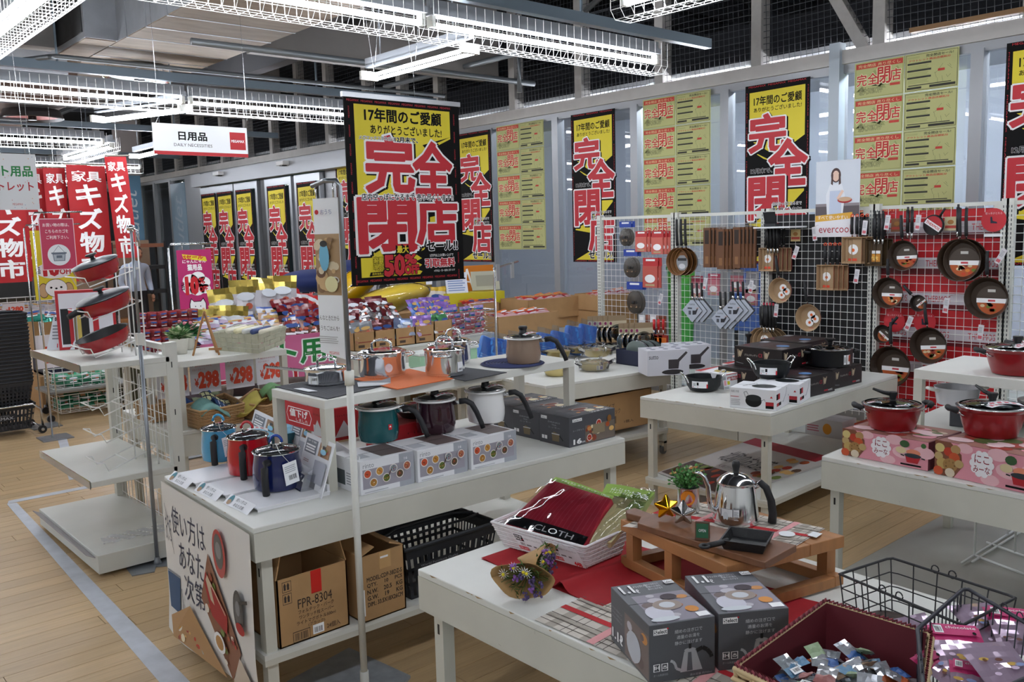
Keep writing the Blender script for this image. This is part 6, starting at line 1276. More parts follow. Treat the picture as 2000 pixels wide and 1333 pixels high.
tempura_pot('black iron tempura pot with wire handles on top of the white cartons',at(1506,742,zt2+.114,.085)[:2]+(zt2+.1135,),False)
def blk_front(f,w,h):
 for x in(.06,.62):f.poly([(w*x,h*.86),(w*(x+.04),h*.84),(w*(x+.06),h*.5),(w*(x+.02),h*.45)],mat('#8a7a68')); f.poly([(w*(x+.05),h*.5),(w*(x+.10),h*.84),(w*(x+.13),h*.84),(w*(x+.08),h*.48)],mat('#a8967e')); f.ell(w*(x+.06),h*.66,w*.03,h*.14,mat('#b9a78a'),10)
 f.text('グルメキッチン',w*.22,h*.55,w*.50,h*.66,mat('#c9c4bc')); f.text('α',w*.52,h*.54,w*.60,h*.72,mat('#8e2430'),bold=.02); f.rect(w*.66,h*.12,w*.78,h*.2,mat('#a02430')); f.text('IH対応',w*.79,h*.10,w*.92,h*.2,WHT); f.line(w*.05,h*.2,w*.2,h*.15,.003,mat('#8a8d92'))
def blk_top(f,w,d):f.ell(w*.5,d*.5,w*.32,d*.3,mat('#3a2224',.4),16); f.ell(w*.5,d*.3,w*.12,d*.12,mat('#5a86b8',.4),12); f.rect(w*.1,d*.05,w*.3,d*.2,mat('#8a8488',.4)); f.poly([(w*.05,d*.7),(w*.4,d*.95),(w*.2,d*.95)],mat('#5c1f26',.4)); f.rect(w*.7,d*.8,w*.9,d*.95,mat('#9a9aa0',.4))
BK=mat('#1b1415',.38)
for(x,y,z,w_,d_,h_,lb)in[(4.665,2.74,.66,.35,.30,.118,'lower left, behind the second white carton'),(5.045,2.76,.66,.33,.30,.118,'lower right at the table end'),(4.75,3.08,.66,.36,.28,.118,'lowest at the back left'),(4.82,2.99,.779,.33,.34,.125,'top left'),(5.19,3.05,.779,.33,.32,.125,'top right behind the large black pot')]:
 carton('pot_carton','black and dark red pot carton with knot pictures, '+lb,(x,y,z+.001),-.03,(w_,d_,h_),BK,blk_front,None,blk_top,left=blk_front,cat='carton',group='black pot cartons')
t=thing('stock_pot','large black pot with glass lid standing on the black cartons','pot',(5.02,2.72,.7805)); r,h=.132,.105; Bk=mat('#17181b',.4)
m=MB(); m.lathe([(r*.9,0),(r*.97,.006),(r,.02),(r,h*.92),(r*1.03,h),(r*.97,h*.98),(0,h*.5)],Bk,44); m.build('pot_body',t)
m=MB(); m.lathe([(r*.98,h),(r*.95,h*1.05),(r*.5,h*1.18),(0,h*1.2)],glasslid,44); l=m.build('glass_lid',t); m=MB(); m.lathe([(r*.95,h*1.02),(r*1.01,h),(r*1.01,h*1.04),(r*.95,h*1.07)],STEEL,44); m.build('lid_rim',l); m=MB(); z=h*1.2; m.lathe([(.012,z),(.014,z+.02),(.03,z+.034),(.03,z+.042),(0,z+.046)],BLACK,20); m.build('knob',l)
for s in(RIGHT,LEFT):n=Vector(pol(s,1)); u=Vector((-n.y,n.x,0)); m=MB(); m.tube([tuple(n*r*.98+u*.035+Vector((0,0,h*.82))),tuple(n*(r+.035)+u*.03+Vector((0,0,h*.85))),tuple(n*(r+.035)-u*.03+Vector((0,0,h*.85))),tuple(n*r*.98-u*.035+Vector((0,0,h*.82)))],.009,BLACK,8); m.build('side_handle',t)
curved_label(t,r*1.002,NEAR+.30,.42,.02,.078,lambda f,w,z0,z1:(f.bars(w*.06,z0+.012,w*.24,z1-.012,INK,6),f.rect(w*.34,z0,w,z1,mat('#241a1a')),f.text('26',w*.40,z0+.02,w*.56,z1-.01,mat('#d8d0c0')),f.poly([(w*.62,z0+.02),(w*.66,z1-.004),(w*.95,z1),(w*.92,z0+.015)],mat('#a03a24'))))
t=thing('lid','pale round lid with black knob leaning behind the black cartons','lid',(5.02,3.30,.781)); m=MB(); m.lathe([(.10,0),(.105,.004),(.06,.018),(0,.022)],mat('#c9a9a4',.4),28); m.build('lid_disc',t); m=MB(); m.lathe([(.010,.02),(.012,.13),(.022,.145),(.022,.155),(0,.158)],BLACK,16); m.build('knob',t)
# fry-master cartons and the white grey saucepan cartons
def age(f,w,h):f.rect(w*.05,h*.55,w*.45,h*.80,mat('#a02a2c')); f.text('揚げ物名人',w*.07,h*.59,w*.43,h*.76,WHT,bold=.02); f.text('フライの達人',w*.1,h*.86,w*.4,h*.94,mat('#444444')); f.rect(w*.0,h*.95,w,h,mat('#b82a30')); food(f,w*.5,h*.1,w*.97,h*.5,8,cols=['#c98a3a','#e0b25a','#a86a2a'],base='#b8864a')
def age_top(f,w,d):f.ell(w*.4,d*.4,w*.25,d*.25,mat('#b9a45c'),16); f.poly([(0,d*.8),(w,d*.95),(w,d),(0,d)],mat('#b82a30')); f.rect(w*.6,d*.2,w*.9,d*.7,mat('#8a8d92'))
for x,y,lb in[(4.60,3.20,'front one behind the lower tempura pot'),(4.95,3.24,'rear one, partly behind the black cartons')]:
 carton('fryer_carton','white and red fryer pot carton, '+lb,(x,y,.661),-.05,(.27,.24,.095),mat('#e4e4e6',.45),age,age,age_top,cat='carton')
def sut(f,w,h):f.text('sutto',w*.04,h*.66,w*.26,h*.80,mat('#4b4d52'),bold=.01); f.poly([(w*.50,h*.25),(w*.50,h*.62),(w*.72,h*.62),(w*.92,h*.92),(w*.96,h*.86),(w*.76,h*.52),(w*.74,h*.25)],mat('#3a3438')); f.ell(w*.60,h*.13,w*.26,h*.10,mat('#2b282c'),16)
def sut_top(f,w,d):
 for i in range(3):
  for j in range(2):f.k=2; f.ell(w*(.2+.3*i),d*(.3+.4*j),w*.07,d*.09,mat('#3a4766'),10)
for x,y,lb in[(4.79,3.83,'front one of two beside the navy bin'),(5.08,3.86,'rear one of two beside the navy bin')]:
 carton('saucepan_carton','white carton with dark square saucepan print, '+lb,(x,y,.646),-.55,(.30,.2,.175),mat('#cfd0d8',.4),sut,None,sut_top,cat='carton')
# items on the gold pot table
GOLD=mat('#cfbe84',.3,metal=.75,noise=.06,scale=9)
def gold_pot(label,px,py,r,h,knob=False,wrap=True,lab=True,z=.645):
 loc=at(px,py,z,r)[:2]+(z+.001,); t=thing('gold_pot',label,'pot',loc)
 m=MB(); m.lathe([(r*.7,0),(r*.82,.006),(r*.97,h*.6),(r,h),(r*1.04,h*1.02),(r*.97,h*.99),(r*.8,.01),(0,.008)],GOLD,36); m.build('pot_body',t)
 m=MB(); m.lathe([(r*1.0,h*1.02),(r*.97,h*1.06),(r*.5,h*1.18),(0,h*1.2)],GOLD if not wrap else mat('#d9cfa8',.25,metal=.5),36); l=m.build('lid',t)
 if knob:m=MB(); z_=h*1.2; m.lathe([(.02,z_-.004),(.008,z_),(.01,z_+.014),(.018,z_+.022),(.016,z_+.032),(0,z_+.034)],BLACK,14); m.build('knob',l)
 for s in(RIGHT+.2,LEFT+.2):n=Vector(pol(s,1)); u=Vector((-n.y,n.x,0)); m=MB(); m.tube([tuple(n*r*.98+u*.028+Vector((0,0,h*.8))),tuple(n*(r+.028)+u*.025+Vector((0,0,h*.95))),tuple(n*(r+.028)-u*.025+Vector((0,0,h*.95))),tuple(n*r*.98-u*.028+Vector((0,0,h*.8)))],.0075,mat('#23262c',.5),8); m.build('side_handle',t)
 if lab:curved_label(t,r*.985,NEAR+.1,.55,h*.25,h*.85,lambda f,w,z0,z1:(f.bars(w*.05,z0,w*.3,z1,mat('#88898f'),5),f.text('鍋',w*.5,z0+.004,w*.9,z1-.004,mat('#5a3a88'),bold=.02)),mat('#e3dfc4'))
 if wrap:
  m=MB(); m.lathe([(r*1.05,h*.1),(r*1.12,h*.6),(r*1.15,h*1.05),(r*.9,h*1.22),(r*.4,h*1.28)],clearfilm('bagwrap','#f6f6fa',.10,.1),28); rr2=random.Random(px)
  m.v=[(x+rr2.uniform(-.006,.006),y+rr2.uniform(-.006,.006),z_+rr2.uniform(-.006,.006))for x,y,z_ in m.v]
  for s in range(5):p0=Vector(pol(s*1.3+.4,r*1.1))+Vector((0,0,h)); m.surf(lambda a,b:tuple(p0+Vector(pol(s*1.3+.4,.05*a))+Vector(pol(s*1.3+2,.03*(b-.5)))+Vector((0,0,.02*a+.012*math.sin(b*9+a*7)))),4,4,clearfilm('bagwrap','#f6f6fa',.10,.1))
  m.build('plastic_bag',t)
 return t
gold_pot('small gold pan peeping out beneath the riser behind the grey cartons',1086,738,.085,.05,wrap=False,lab=False)
gold_pot('gold pot with black knob behind the beige pot handle',1090,703,.098,.055,knob=True,wrap=False)
gold_pot('gold pot in clear plastic, lower of the stacked pair',1160,728,.10,.055)
gold_pot('gold pan in clear plastic, upper of the stacked pair',1166,700,.105,.05,z=.706,lab=False)
gold_pot('gold pot in plastic far behind between navy bin and beige pot',1130,692,.09,.045)
# navy bin with lids
c=Vector((5.09,4.22,.646)); t=thing('navy_bin','low navy plastic bin with a white price card, full of pan lids','bin',c,-.1); nv=mat('#1e2540',.5)
m=MB(); w_,d_,h_=.36,.30,.11; m.box(-w_/2,w_/2,-d_/2,d_/2,0,.006,nv); m.box(-w_/2,w_/2,-d_/2,-d_/2+.008,0,h_,nv); m.box(-w_/2,w_/2,d_/2-.008,d_/2,0,h_,nv); m.box(-w_/2,-w_/2+.008,-d_/2,d_/2,0,h_,nv); m.box(w_/2-.008,w_/2,-d_/2,d_/2,0,h_,nv); m.build('bin_body',t)
m=MB(); f=Face(m,plane((-.02,-d_/2-.002,.0),(1,.02,0),(0,0,1)),.0004); f.rect(0,.01,.15,.10,PAPER); f.lines(.01,.05,.13,.09,4,mat('#8a8f96')); f.rect(.01,.018,.05,.028,RED); f.text('200',.09,.018,.145,.036,RED,bold=.03); m.build('price_card',t)
for k in range(9):
 o=tag(MB().lathe([(.085,0),(.088,.003),(.05,.012),(0,.015)],[mat('#8f9c98',.15,alpha=.7),STEEL,mat('#23262a',.3)][k%3],24).lathe([(.01,.014),(.014,.03),(0,.032)],BLACK if k != 7 else RED,10).build('loose_lid'),['grey glass','steel','black'][k%3]+' pan lid standing on edge in the navy bin','lid',['grey glass','steel','black'][k%3]+' lids standing in the navy bin'); o.location=(4.97+k*.028,4.22+.01*(k%3),.745); o.rotation_euler=(0,1.25-.05*k,.3)
# lids in picture sleeves behind
def sleeve_stack(px,py,x,n,label,w=.2):
 c=PX(px,py,x)
 for k in range(n):
  t=thing('sleeved_lid',label,'lid',(c.x+k*.03,c.y-k*.035,c.z),-.45,'sleeved lids '+str(px)); m=MB(); m.box(-.085,.085,-.002,.002,-.02,.075,mat('#a08a6c',.7)); f=Face(m,plane((-.085,-.002,-.02),(1,0,0),(0,0,1)),.0004); f.rect(0,0,.17,.05,mat('#cfc2a4')); f.ell(.02,.03,.012,.014,mat('#8a2a5c')); m.build('header_card',t)
  m=MB(); m.T=Matrix.Rotation(PI/2,4,'X'); m.lathe([(.098,-.004),(.103,0),(.1,.004)],STEEL,28,c=(0,-.085,0)); m.lathe([(.098,.0),(.05,.012),(0,.016)],glasslid,28,c=(0,-.085,0)); m.T=None; m.build('lid_glass',t); m=MB(); f=Face(m,plane((-.06,-.008,-.16),(1,0,0),(0,0,1)),.0004); food(f,0,0,.12,.13,10,seed=8,base='#c2a27a'); m.build('picture_sleeve',t); m=MB(); m.T=Matrix.Translation((0,-.012,-.10))@Matrix.Rotation(PI/2,4,'X'); m.lathe([(.018,0),(.02,.02),(0,.024)],BLACK,12); m.T=None; m.build('knob',t)
sleeve_stack(1165,634,5.7,5,'sleeved glass lid with kraft header hanging left of the first grid panel')
sleeve_stack(1226,648,5.8,4,'sleeved glass lid with kraft header hanging above the navy bin')
# poster boards on the lower shelf of the middle right table
a,b,c_,d_=[P(*q,.172)for q in[(1285,925),(1415,975),(1640,900),(1475,858)]]
m=MB(); f0=lambda u,v,h:tuple(lerp4([a,b,c_,d_],u,v)+Vector((0,0,.006+h))); m.prism([a,b,c_,d_],.172,.178,mat('#b9b4b0',.6)); f=Face(m,f0,.0004); f.rect(.02,.02,.98,.98,mat('#c2bcb8',.6)); f.k=3; f.rect(.0,.85,.9,1,mat('#a01e2c',.5)); f.rect(.02,.02,.98,.32,mat('#4a3028')); r=random.Random(4)
for k in range(30):f.k=6; f.ell(r.uniform(.05,.95),r.uniform(.05,.3),.03,.04,mat(r.choice(FOOD)),8)
for k in range(16):f.k=6; f.ell(r.uniform(.7,.95),r.uniform(.4,.8),.04,.04,mat(r.choice(FOOD)),8)
f.k=8; f.text('北欧のお洒落',.15,.45,.70,.68,mat('#3a3436')); f.text('人気ブランド',.3,.35,.6,.40,mat('#7a6a6c')); tag(m.build('poster_board'),'flat food poster board lying on the shelf under the tempura pot table','poster')
# box of cartons under tables
t=open_carton('cardboard_box','brown carton with laundry rack print under the gold pot table',(4.47,4.22,.2405),-.08,(.92,.28,.26),front=lambda f,w,h:(f.text('パイプ',w*.50,h*.62,w*.60,h*.76,mat('#3b2f28')),f.text('ランドリーラック',w*.42,h*.46,w*.66,h*.6,mat('#3b2f28')),f.bars(w*.48,h*.2,w*.62,h*.4,mat('#3b2f28'),14),f.text('1個入',w*.70,h*.16,w*.80,h*.24,mat('#3b2f28'))),lean=1.3)
for k,(x,y,z)in enumerate([(5.75,3.1,.151),(5.8,2.5,.151),(5.78,2.75,.151)]):
 carton('carton',['white and orange carton on the grid panel base, left one','red carton with round black print low under the black pot table','small orange carton low on the white base deck'][k],(x,y,z),-PI/2,(.28,.2,.13),mat(['#c9c4c4','#a8301f','#b8401f'][k],.5),lambda f,w,h:(f.ell(w*.6,h*.5,w*.12,h*.3,mat('#d8902a')),f.lines(w*.05,h*.3,w*.4,h*.7,3,mat('#b05a6a'))),cat='carton')

# =================================================================== GOODS HUNG ON THE GRID PANELS
HR=Matrix(((0,0,-1),(0,1,0),(1,0,0)))  # local z (pan opening) -> -x, local x (handle) -> up
def hang_root(name,label,cat,px,py,off,tilt=0,group=None,yaw=0):
 c=PX(px,py,gx-off); t=thing(name,label,cat,c,group=group)
 t.rotation_euler=(Matrix.Rotation(yaw,3,'Z')@HR@Matrix.Rotation(tilt,3,'Z')).to_euler(); return t
def round_card(f_parent,r,kind,z):
 m=MB(); f=Face(m,lambda u,v,h:(v,-u,z+h),.0003)
 if kind=='egg':
  for k,(x,y)in enumerate([(-.25,-.35),(.32,-.05),(.0,.35),(-.1,-.7)][:3]):f.k=2; f.ell(r*x*.8+r*.1,r*y*.8-r*.1,r*.32,r*.30,WHT,12); f.k=3; f.ell(r*x*.8+r*.1,r*y*.8-r*.1,r*.11,r*.11,mat('#e0662a'),10)
  f.rect(-r*.3,-r*.92,r*.3,-r*.78,mat('#c9303a'))
 elif kind=='bronze':
  f.ell(r*.15,-r*.12,r*.66,r*.66,mat('#4a4038',.35),24); f.poly([(r*.15+r*.62*math.cos(q),-r*.12+r*.62*math.sin(q))for q in[PI+.15+(PI-.3)*i/12 for i in range(13)]],mat('#b85a2c',.4)); rr3=random.Random(int(r*1e4))
  for k in range(12):f.k=4; a=rr3.uniform(PI+.4,2*PI-.4); q=rr3.uniform(.1,.5)*r; f.ell(r*.15+q*math.cos(a),-r*.15+q*math.sin(a),r*.1,r*.07,mat(rr3.choice(['#c9482a','#e08a3a','#d8c29a','#6a7a2c','#8a2a1c'])),8)
  f.k=6; f.rect(-r*.48,-r*.22,r*.78,-r*.02,WHT); f.rect(r*.0,-r*.16,r*.3,-r*.08,mat('#c9404a')); f.rect(-r*.02,r*.26,r*.3,r*.38,mat('#c9c6c0'))
 elif kind=='hex':
  f.ell(r*.2,-r*.1,r*.55,r*.6,mat('#8f9498',.3),8,.4); f.rect(-r*.2,r*.05,r*.6,r*.25,mat('#2a2c30')); f.ell(r*.2,-r*.35,r*.3,r*.2,mat('#d0d2d6'),10)
 if m.v:m.build('picture_card',f_parent)
def hpan(label,px,py,rpx,outer,inner,kind=None,n=1,tilt=0,depth=.045,hl=.17,off=.06,group=None,handle=True,yaw=0,tagx=0):
 c0=PX(px,py,gx-off); r=rpx*(c0-Vector((0,0,EYE))).length*.86/F_PX
 for i in range(n):
  t=hang_root('frying_pan',label if i==0 else 'pan hung behind the '+' '.join(label.split()[:9]),'pan',px,py,off,tilt,group if n==1 else 'pans hung in one row '+label[:24],yaw)
  t.location.y -= i*.035; t.location.x+=-.0*i; t.location.x+=.012*i
  m=MB(); m.lathe([(r*.78,0),(r*.84,.003),(r,depth),(r*1.02,depth+.001)],mat(outer,.3),36); m.build('pan_body',t)
  m=MB(); m.lathe([(r*1.02,depth+.001),(r*.98,depth),(r*.80,.005),(0,.004)],mat(inner,.28,noise=.05,scale=12),36); m.build('inner_coating',t)
  if handle:
   m=MB(); m.tube([(r*.97,0,depth*.7),(r+.035,0,depth*.95)],.006,STEEL,8); m.build('handle_ferrule',t); m=MB(); m.tube([(r+.02,0,depth*.9),(r+.05,0,depth*1.0),(r+hl*.6,0,depth*1.15),(r+hl,0,depth*1.1)],.0125,SOFTBLACK,8,rend=.010); m.build('handle',t)
  if kind and i==0:round_card(t,r*(1.1 if kind=='bronze' else 1.0),kind,.008)
 return t
def sqpan(label,px,py,w,h,outer,inner,n=1,tilt=0,off=.06,kind='egg',hl=.14,hcol=None):
 for i in range(n):
  t=hang_root('square_pan',label if i==0 else 'square pan hung behind the '+' '.join(label.split()[:8]),'pan',px,py,off,tilt,'square pans hung in one row '+label[:24]if n>1 else None); t.location.y -= i*.032; t.location.x+=.01*i; d=.03
  m=MB(); a,b=w/2,h/2; ring_=lambda s,z:[(-b*s,-a*s,z),(b*s,-a*s,z),(b*s,a*s,z),(-b*s,a*s,z)]
  r0,r1,r2,r3=ring_(.86,0),ring_(1,d),ring_(.95,d),ring_(.82,.004)
  for p,q,mm in((r0,r1,outer),(r1,r2,inner),(r2,r3,inner)):m.add(p+q,[(k,(k+1)%4,4+(k+1)%4,4+k)for k in range(4)],mat(mm,.3))
  m.add(r0,[(3,2,1,0)],mat(outer,.3)); m.add(r3,[(0,1,2,3)],mat(inner,.3)); m.build('pan_body',t,bev=.003)
  m=MB(); m.tube([(b,0,d*.7),(b+.03,0,d*.9)],.005,STEEL,8); m.build('handle_ferrule',t); m=MB(); m.tube([(b+.02,0,d*.9),(b+hl*.5,0,d*1.1),(b+hl,0,d)],.0115,SOFTBLACK,8); m.build('handle',t)
  if hcol:m=MB(); m.tube([(b+hl+.008+.01*math.cos(q),.01*math.sin(q),d)for q in[2*PI*k/10 for k in range(10)]],.004,mat(hcol,.5),6,closed=True); m.build('hanging_ring',t)
  if i==0 and kind:
   m=MB(); f=Face(m,lambda u,v,hh:(v,-u,.006+hh),.0003)
   if kind=='egg':f.ell(0,.005,a*.5,a*.5,WHT,14); f.ell(.0,.0,a*.17,a*.17,mat('#e0662a'),10); f.rect(-a*.5,-b*.8,a*.4,-b*.62,mat('#d8482a'))
   else:f.rect(-a*.6,-b*.1,a*.6,b*.12,WHT); food(f,-a*.6,-b*.7,a*.6,-b*.12,8,cols=['#d89a3a','#e8c26a'],base='#c9862a')
   m.build('picture_card',t)
BR_O,BR_I,BE_I,RD='#241a14','#33261c','#a98d6c','#8c1724'
hpan('brown lined black frying pan hung with two more at the panel joint',1329,511,30,'#17181a','#7a5330','hex',n=3,hl=.24)
hpan('beige red frying pan with egg pictures hung high on the black backed panel',1529,567,27,RD,BE_I,'egg',tilt=.12)
hpan('larger beige red frying pan with egg pictures below it, on the black backed panel',1584,620,29,RD,BE_I,'egg',tilt=.1)
hpan('beige pan at the foot of the black backed panel, front of a row',1492,668,32,'#1b1c1f',BE_I,'egg',n=4)
hpan('bronze frying pan with meatball card, upper left of the red backed panel',1768,499,31,BR_O,BR_I,'bronze',tilt=.05)
hpan('bronze frying pan at upper right of the red backed panel, front of two',1878,508,42,BR_O,BR_I,'bronze',n=2,hl=.2)
hpan('bronze frying pan with prawn card at mid left of the red backed panel',1739,572,32,BR_O,BR_I,'bronze',hl=.13)
hpan('large bronze frying pan with vegetable card at right of the red backed panel',1931,582,41,BR_O,BR_I,'bronze')
hpan('bronze frying pan with prawn card above the right riser',1818,674,37,BR_O,BR_I,'bronze',tilt=.1)
hpan('bronze deep pan at lower left of the red backed panel beside the black cartons',1744,715,42,BR_O,BR_I,'bronze')
hpan('tiny bronze pan with white band low at the left edge of the red backed panel',1727,652,19,'#1e1a18','#2b2420','bronze',tilt=-.7,hl=.1,depth=.03)
hpan('tiny round pan with tilted white band in the middle of the red backed panel',1797,592,17,'#1e1a18','#2b2420','bronze',tilt=.7,hl=.1,depth=.03)
sqpan('square beige egg pan with red outside, upper left of the black backed panel',1500,507,.13,.18,RD,BE_I,n=5)
sqpan('square beige pan in orange, front of the pair left of the red panel',1615,542,.135,.185,'#a8431c',BE_I,n=4,hcol='#e0502a')
sqpan('square beige pan in orange, highest beside the panel joint',1667,489,.15,.19,'#a8431c',BE_I,n=4,hcol='#e0502a')
sqpan('square bronze omelette pan with yellow card at the panel joint',1710,493,.125,.19,BR_O,'#4a3a26',n=3,kind='om')
# diamond pans
for k,(px,py,s,lb)in enumerate([(1357,606,.145,'leftmost with its point down'),(1412,622,.125,'lowest, in front of the middle'),(1436,605,.14,'right one beside the lowest')]):
 for i in range(3):
  t=hang_root('diamond_pan','silver sleeved square pan hung by its corner, '+lb+('' if i==0 else ', row behind'),'pan',px,py,.07,0,'diamond pans, '+lb); t.location.y -= i*.04; t.location.x+=.012*i
  m=MB(); m.T=Matrix.Rotation(PI/4,4,'Z'); m.box(-s/2,s/2,-s/2,s/2,0,.035,mat('#3c4044',.35)); m.build('pan_body',t,bev=.012)
  m=MB(); m.tube([(s*.62,0,.03),(s*.62+.14,0,.04)],.010,SOFTBLACK,8); m.tube([(s*.6,0,.03),(s*.6+.03,0,.032)],.012,STEEL,8); m.build('handle',t)
  m=MB(); m.T=Matrix.Rotation(PI/4,4,'Z'); m.box(-s*.49,s*.49,-s*.49,s*.49,.0352,.037,mat('#b9c0cc',.3)); m.T=None; f=Face(m,lambda u,v,h:(v,-u,.037+h),.0003)
  if i==0:f.text('sutto',-.026,s*.30,.028,s*.40,mat('#3c4048')); f.rect(-.045,s*.08,.0,s*.16,mat('#3c4048')); f.poly([(-.035,-s*.25),(-.035,-s*.02),(-.01,-s*.02),(-.01,-s*.25)],mat('#4c5058')); f.poly([(.005,-s*.25),(.005,0),(.035,.0),(.055,s*.14),(.06,s*.1),(.04,-s*.22)],mat('#26282e')); f.poly([(.03,s*.1),(.07,s*.16),(.06,s*.18)],mat('#b87a5a'))
  m.build('printed_sleeve',t)
# wooden handled packs
for g_,(px,lb)in enumerate([(1383,'left group'),(1410,'middle group'),(1441,'right group')]):
 for i in range(5):
  t=hang_root('knife_carton','tall brown window carton hung in the %s above the diamond pans'%lb,'carton',px,484+(3 if g_==1 else 0),.10,0,'brown window cartons, '+lb); t.location.y -= i*.028; t.location.x+=.01*i; m=MB(); H2=.16
  m.box(-H2,H2,-.034,.034,0,.018,mat('#6a4428',.6)); m.build('carton_body',t); m=MB(); m.box(H2-.13,H2-.02,-.02,.02,.0182,.019,mat('#2a1c14',.3)); m.box(-H2+.03,-H2+.09,-.015,.015,.0182,.019,mat('#8a6038',.5)); m.box(H2,H2+.02,-.03,.03,.008,.01,clearfilm()); m.build('window',t)
# blister packs on the first panel
def header_pack(label,px,py,w,h,head,body,group=None,lid=True,name='hanging_pack',off=.05,n=1,hh=.28,oval=False,dx=.012):
 for i in range(n):
  t=hang_root(name,label,'packet',px,py,off,0,group or(('packs in one row '+label[:22])if n>1 else None)); t.location.y -= i*.03; t.location.x+=dx*i
  m=MB(); m.box(h*(.5-hh),h*.5,-w/2,w/2,0,.004,mat(head,.4)); f=Face(m,lambda u,v,q:(v,-u,.004+q),.0003); f.rect(-w*.3,h*(.5-hh*.4),w*.3,h*(.5-hh*.15),WHT); m.build('header_card',t)
  m=MB()
  if oval:m.lathe([(min(w,h*.62)/2*.98,0),(min(w,h*.62)/2,.004),(min(w,h*.62)*.25,.014),(0,.016)],mat(body,.2,alpha=.8),24,c=(-h*.14,0,.004),sx=1.15); m.lathe([(.012,.018),(.014,.03),(0,.032)],BLACK,10,c=(-h*.14,0,0)); m.box(-h*.3,-h*.2,-w*.2,w*.2,.012,.018,mat('#c9a27a',.4))
  else:m.box(-h*.5,h*(.5-hh),-w*.48,w*.48,0,.012,mat(body,.3)); f=Face(m,lambda u,v,q:(v,-u,.012+q),.0003); f.ell(0,-h*.2,w*.34,h*.14,WHT,14); f.rect(-w*.3,-h*.45,w*.3,-h*.38,mat('#b9a27a'))
  m.build('pack_body',t)
for px,py,s,lb in[(1222,457,1,'highest'),(1232,515,1.15,'second'),(1240,582,1.3,'third, broad one')]:header_pack('blue headed lid in clear pack on the first grid panel, '+lb,px,py,.14*s,.22*s,'#1f3f9a','#4a4540',n=2,oval=True,hh=.24)
header_pack('red headed pack with white utensil picture, upper left on the first grid panel',1253,472,.13,.18,'#b52a2e','#c9655a',n=3); header_pack('red headed pack with white utensil picture, upper right on the first grid panel',1285,474,.13,.2,'#b52a2e','#c9655a',n=3); header_pack('large red headed pack at the centre of the first grid panel',1271,533,.17,.26,'#b52a2e','#b8564c',n=2)
for k,px in enumerate([1254,1276]):header_pack('narrow navy card with a black knob above the navy bin, '+['left one','right one'][k],px,634,.07,.17,'#d8d8dc','#1e2748',hh=.7)
for k,px in enumerate([1279,1288,1297]):
 t=hang_root('red_grater','red handled utensil with orange label low on the first grid panel','utensil',px,655,.06,0,'red handled utensils'); m=MB(); m.tube([(.05,0,.01),(.14,0,.01)],.012,mat('#c81e24',.35),8); m.build('handle',t); m=MB(); m.box(-.10,.0,-.045,.045,0,.02,mat('#a02a1c',.5)); m.box(-.09,-.02,-.04,.04,.0202,.021,mat('#d8722a',.5)); m.build('labelled_head',t); m=MB(); m.tube([(0,0,.01),(.05,0,.01)],.006,STEEL,8); m.build('shaft',t)
for k,(px,py)in enumerate([(1362,560),(1395,556),(1440,548),(1470,552),(1468,575)]):
 header_pack('pink or clear sachet hanging behind the diamond pans',px,py,.12,.18,'#b8405a' if k<2 else '#a9abb2','#c97a86' if k != 3 else '#9a9ca4','sachets behind the diamond pans',off=-.04)
# handle bunches, labels, price tags, discs
def bunch(label,px,py,n,L=.17,col='#1b1c1f',ring_='#b8304a'):
 t=hang_root('handle_bunch',label,'pan',px,py,.07); m=MB()
 for i in range(n):m.tube([(-L/2,-i*.028,.02+.0*i),(L/2,-i*.028,.025)],.012,mat(col,.5),8)
 m.build('handles',t); m=MB()
 for i in range(n):m.tube([(-L/2-.04,-i*.028,.02),(-L/2,-i*.028,.02)],.008,STEEL,8); m.box(L/2,L/2+.02,-i*.028-.006,-i*.028+.006,.02,.028,mat(ring_,.5))
 m.build('ferrules',t)
bunch('bunch of four black pan handles under the small white shelf',1503,463,4); bunch('bunch of black pan handles at the foot of the panel joint',1495,617,4); bunch('three black handles at the left top of the red backed panel',1712,442,3,ring_='#26282c')
n_=0
for px,py,tl,lb in[(1554,494,.35,'right of the square egg pans'),(1673,540,.15,'below the highest orange pan'),(1516,607,.1,'beside the handle bunch'),(1733,435,.12,'left top of the red panel'),(1793,435,.1,'right of the left handle pair'),(1955,501,.5,'at the right post of the red panel'),(1848,597,.12,'in the middle of the red panel'),(1775,632,.35,'between the two red discs'),(1915,650,.1,'low at the right of the red panel'),(1591,457,-.1,'under the small yellow card'),(1290,585,.3,'right side of the first panel'),(1377,555,.2,'above the leftmost diamond pan'),(1467,560,.15,'above the right diamond pan'),(1689,445,.1,'right of the advert picture')]:
 t=hang_root('price_tag','white hanging price tag '+lb,'tag',px,py,.13,-tl); m=MB(); m.box(-.05,.05,-.017,.017,0,.002,mat('#d6d4d8',.4)); f=Face(m,lambda u,v,q:(v,-u,.002+q),.0003); f.lines(-.013,.0,.013,.04,5,mat('#9a9da2')); f.rect(-.012,-.04,.012,-.02,mat('#c8606a')); m.build('card',t)
 m=MB(); m.tube([(.05,0,.001),(.062,0,-.05),(.062,0,-.125)],.0015,STEEL,4); m.build('peg_hook',t)
for px,py,lb in[(1941,430,'upper right corner'),(1747,628,'lower left'),(1806,629,'beside the leaning pan handle')]:
 t=hang_root('round_notice','round red printed disc on the red backed panel, '+lb,'sign',px,py,.03); m=MB(); m.lathe([(.075,0),(.075,.003),(0,.003)],mat('#c22a34',.5),28); f=Face(m,lambda u,v,q:(v,-u,.003+q),.0003); f.poly([(-.02,.02),(-.01,.022),(-.005,-.005),(.02,-.012),(.022,-.022),(-.018,-.02)],mat('#23263a')); f.text('取っ手がとれる',-.05,.035,.05,.05,mat('#e8c8c8')); f.rect(-.055,-.105,.055,-.088,PAPER); m.build('disc',t)
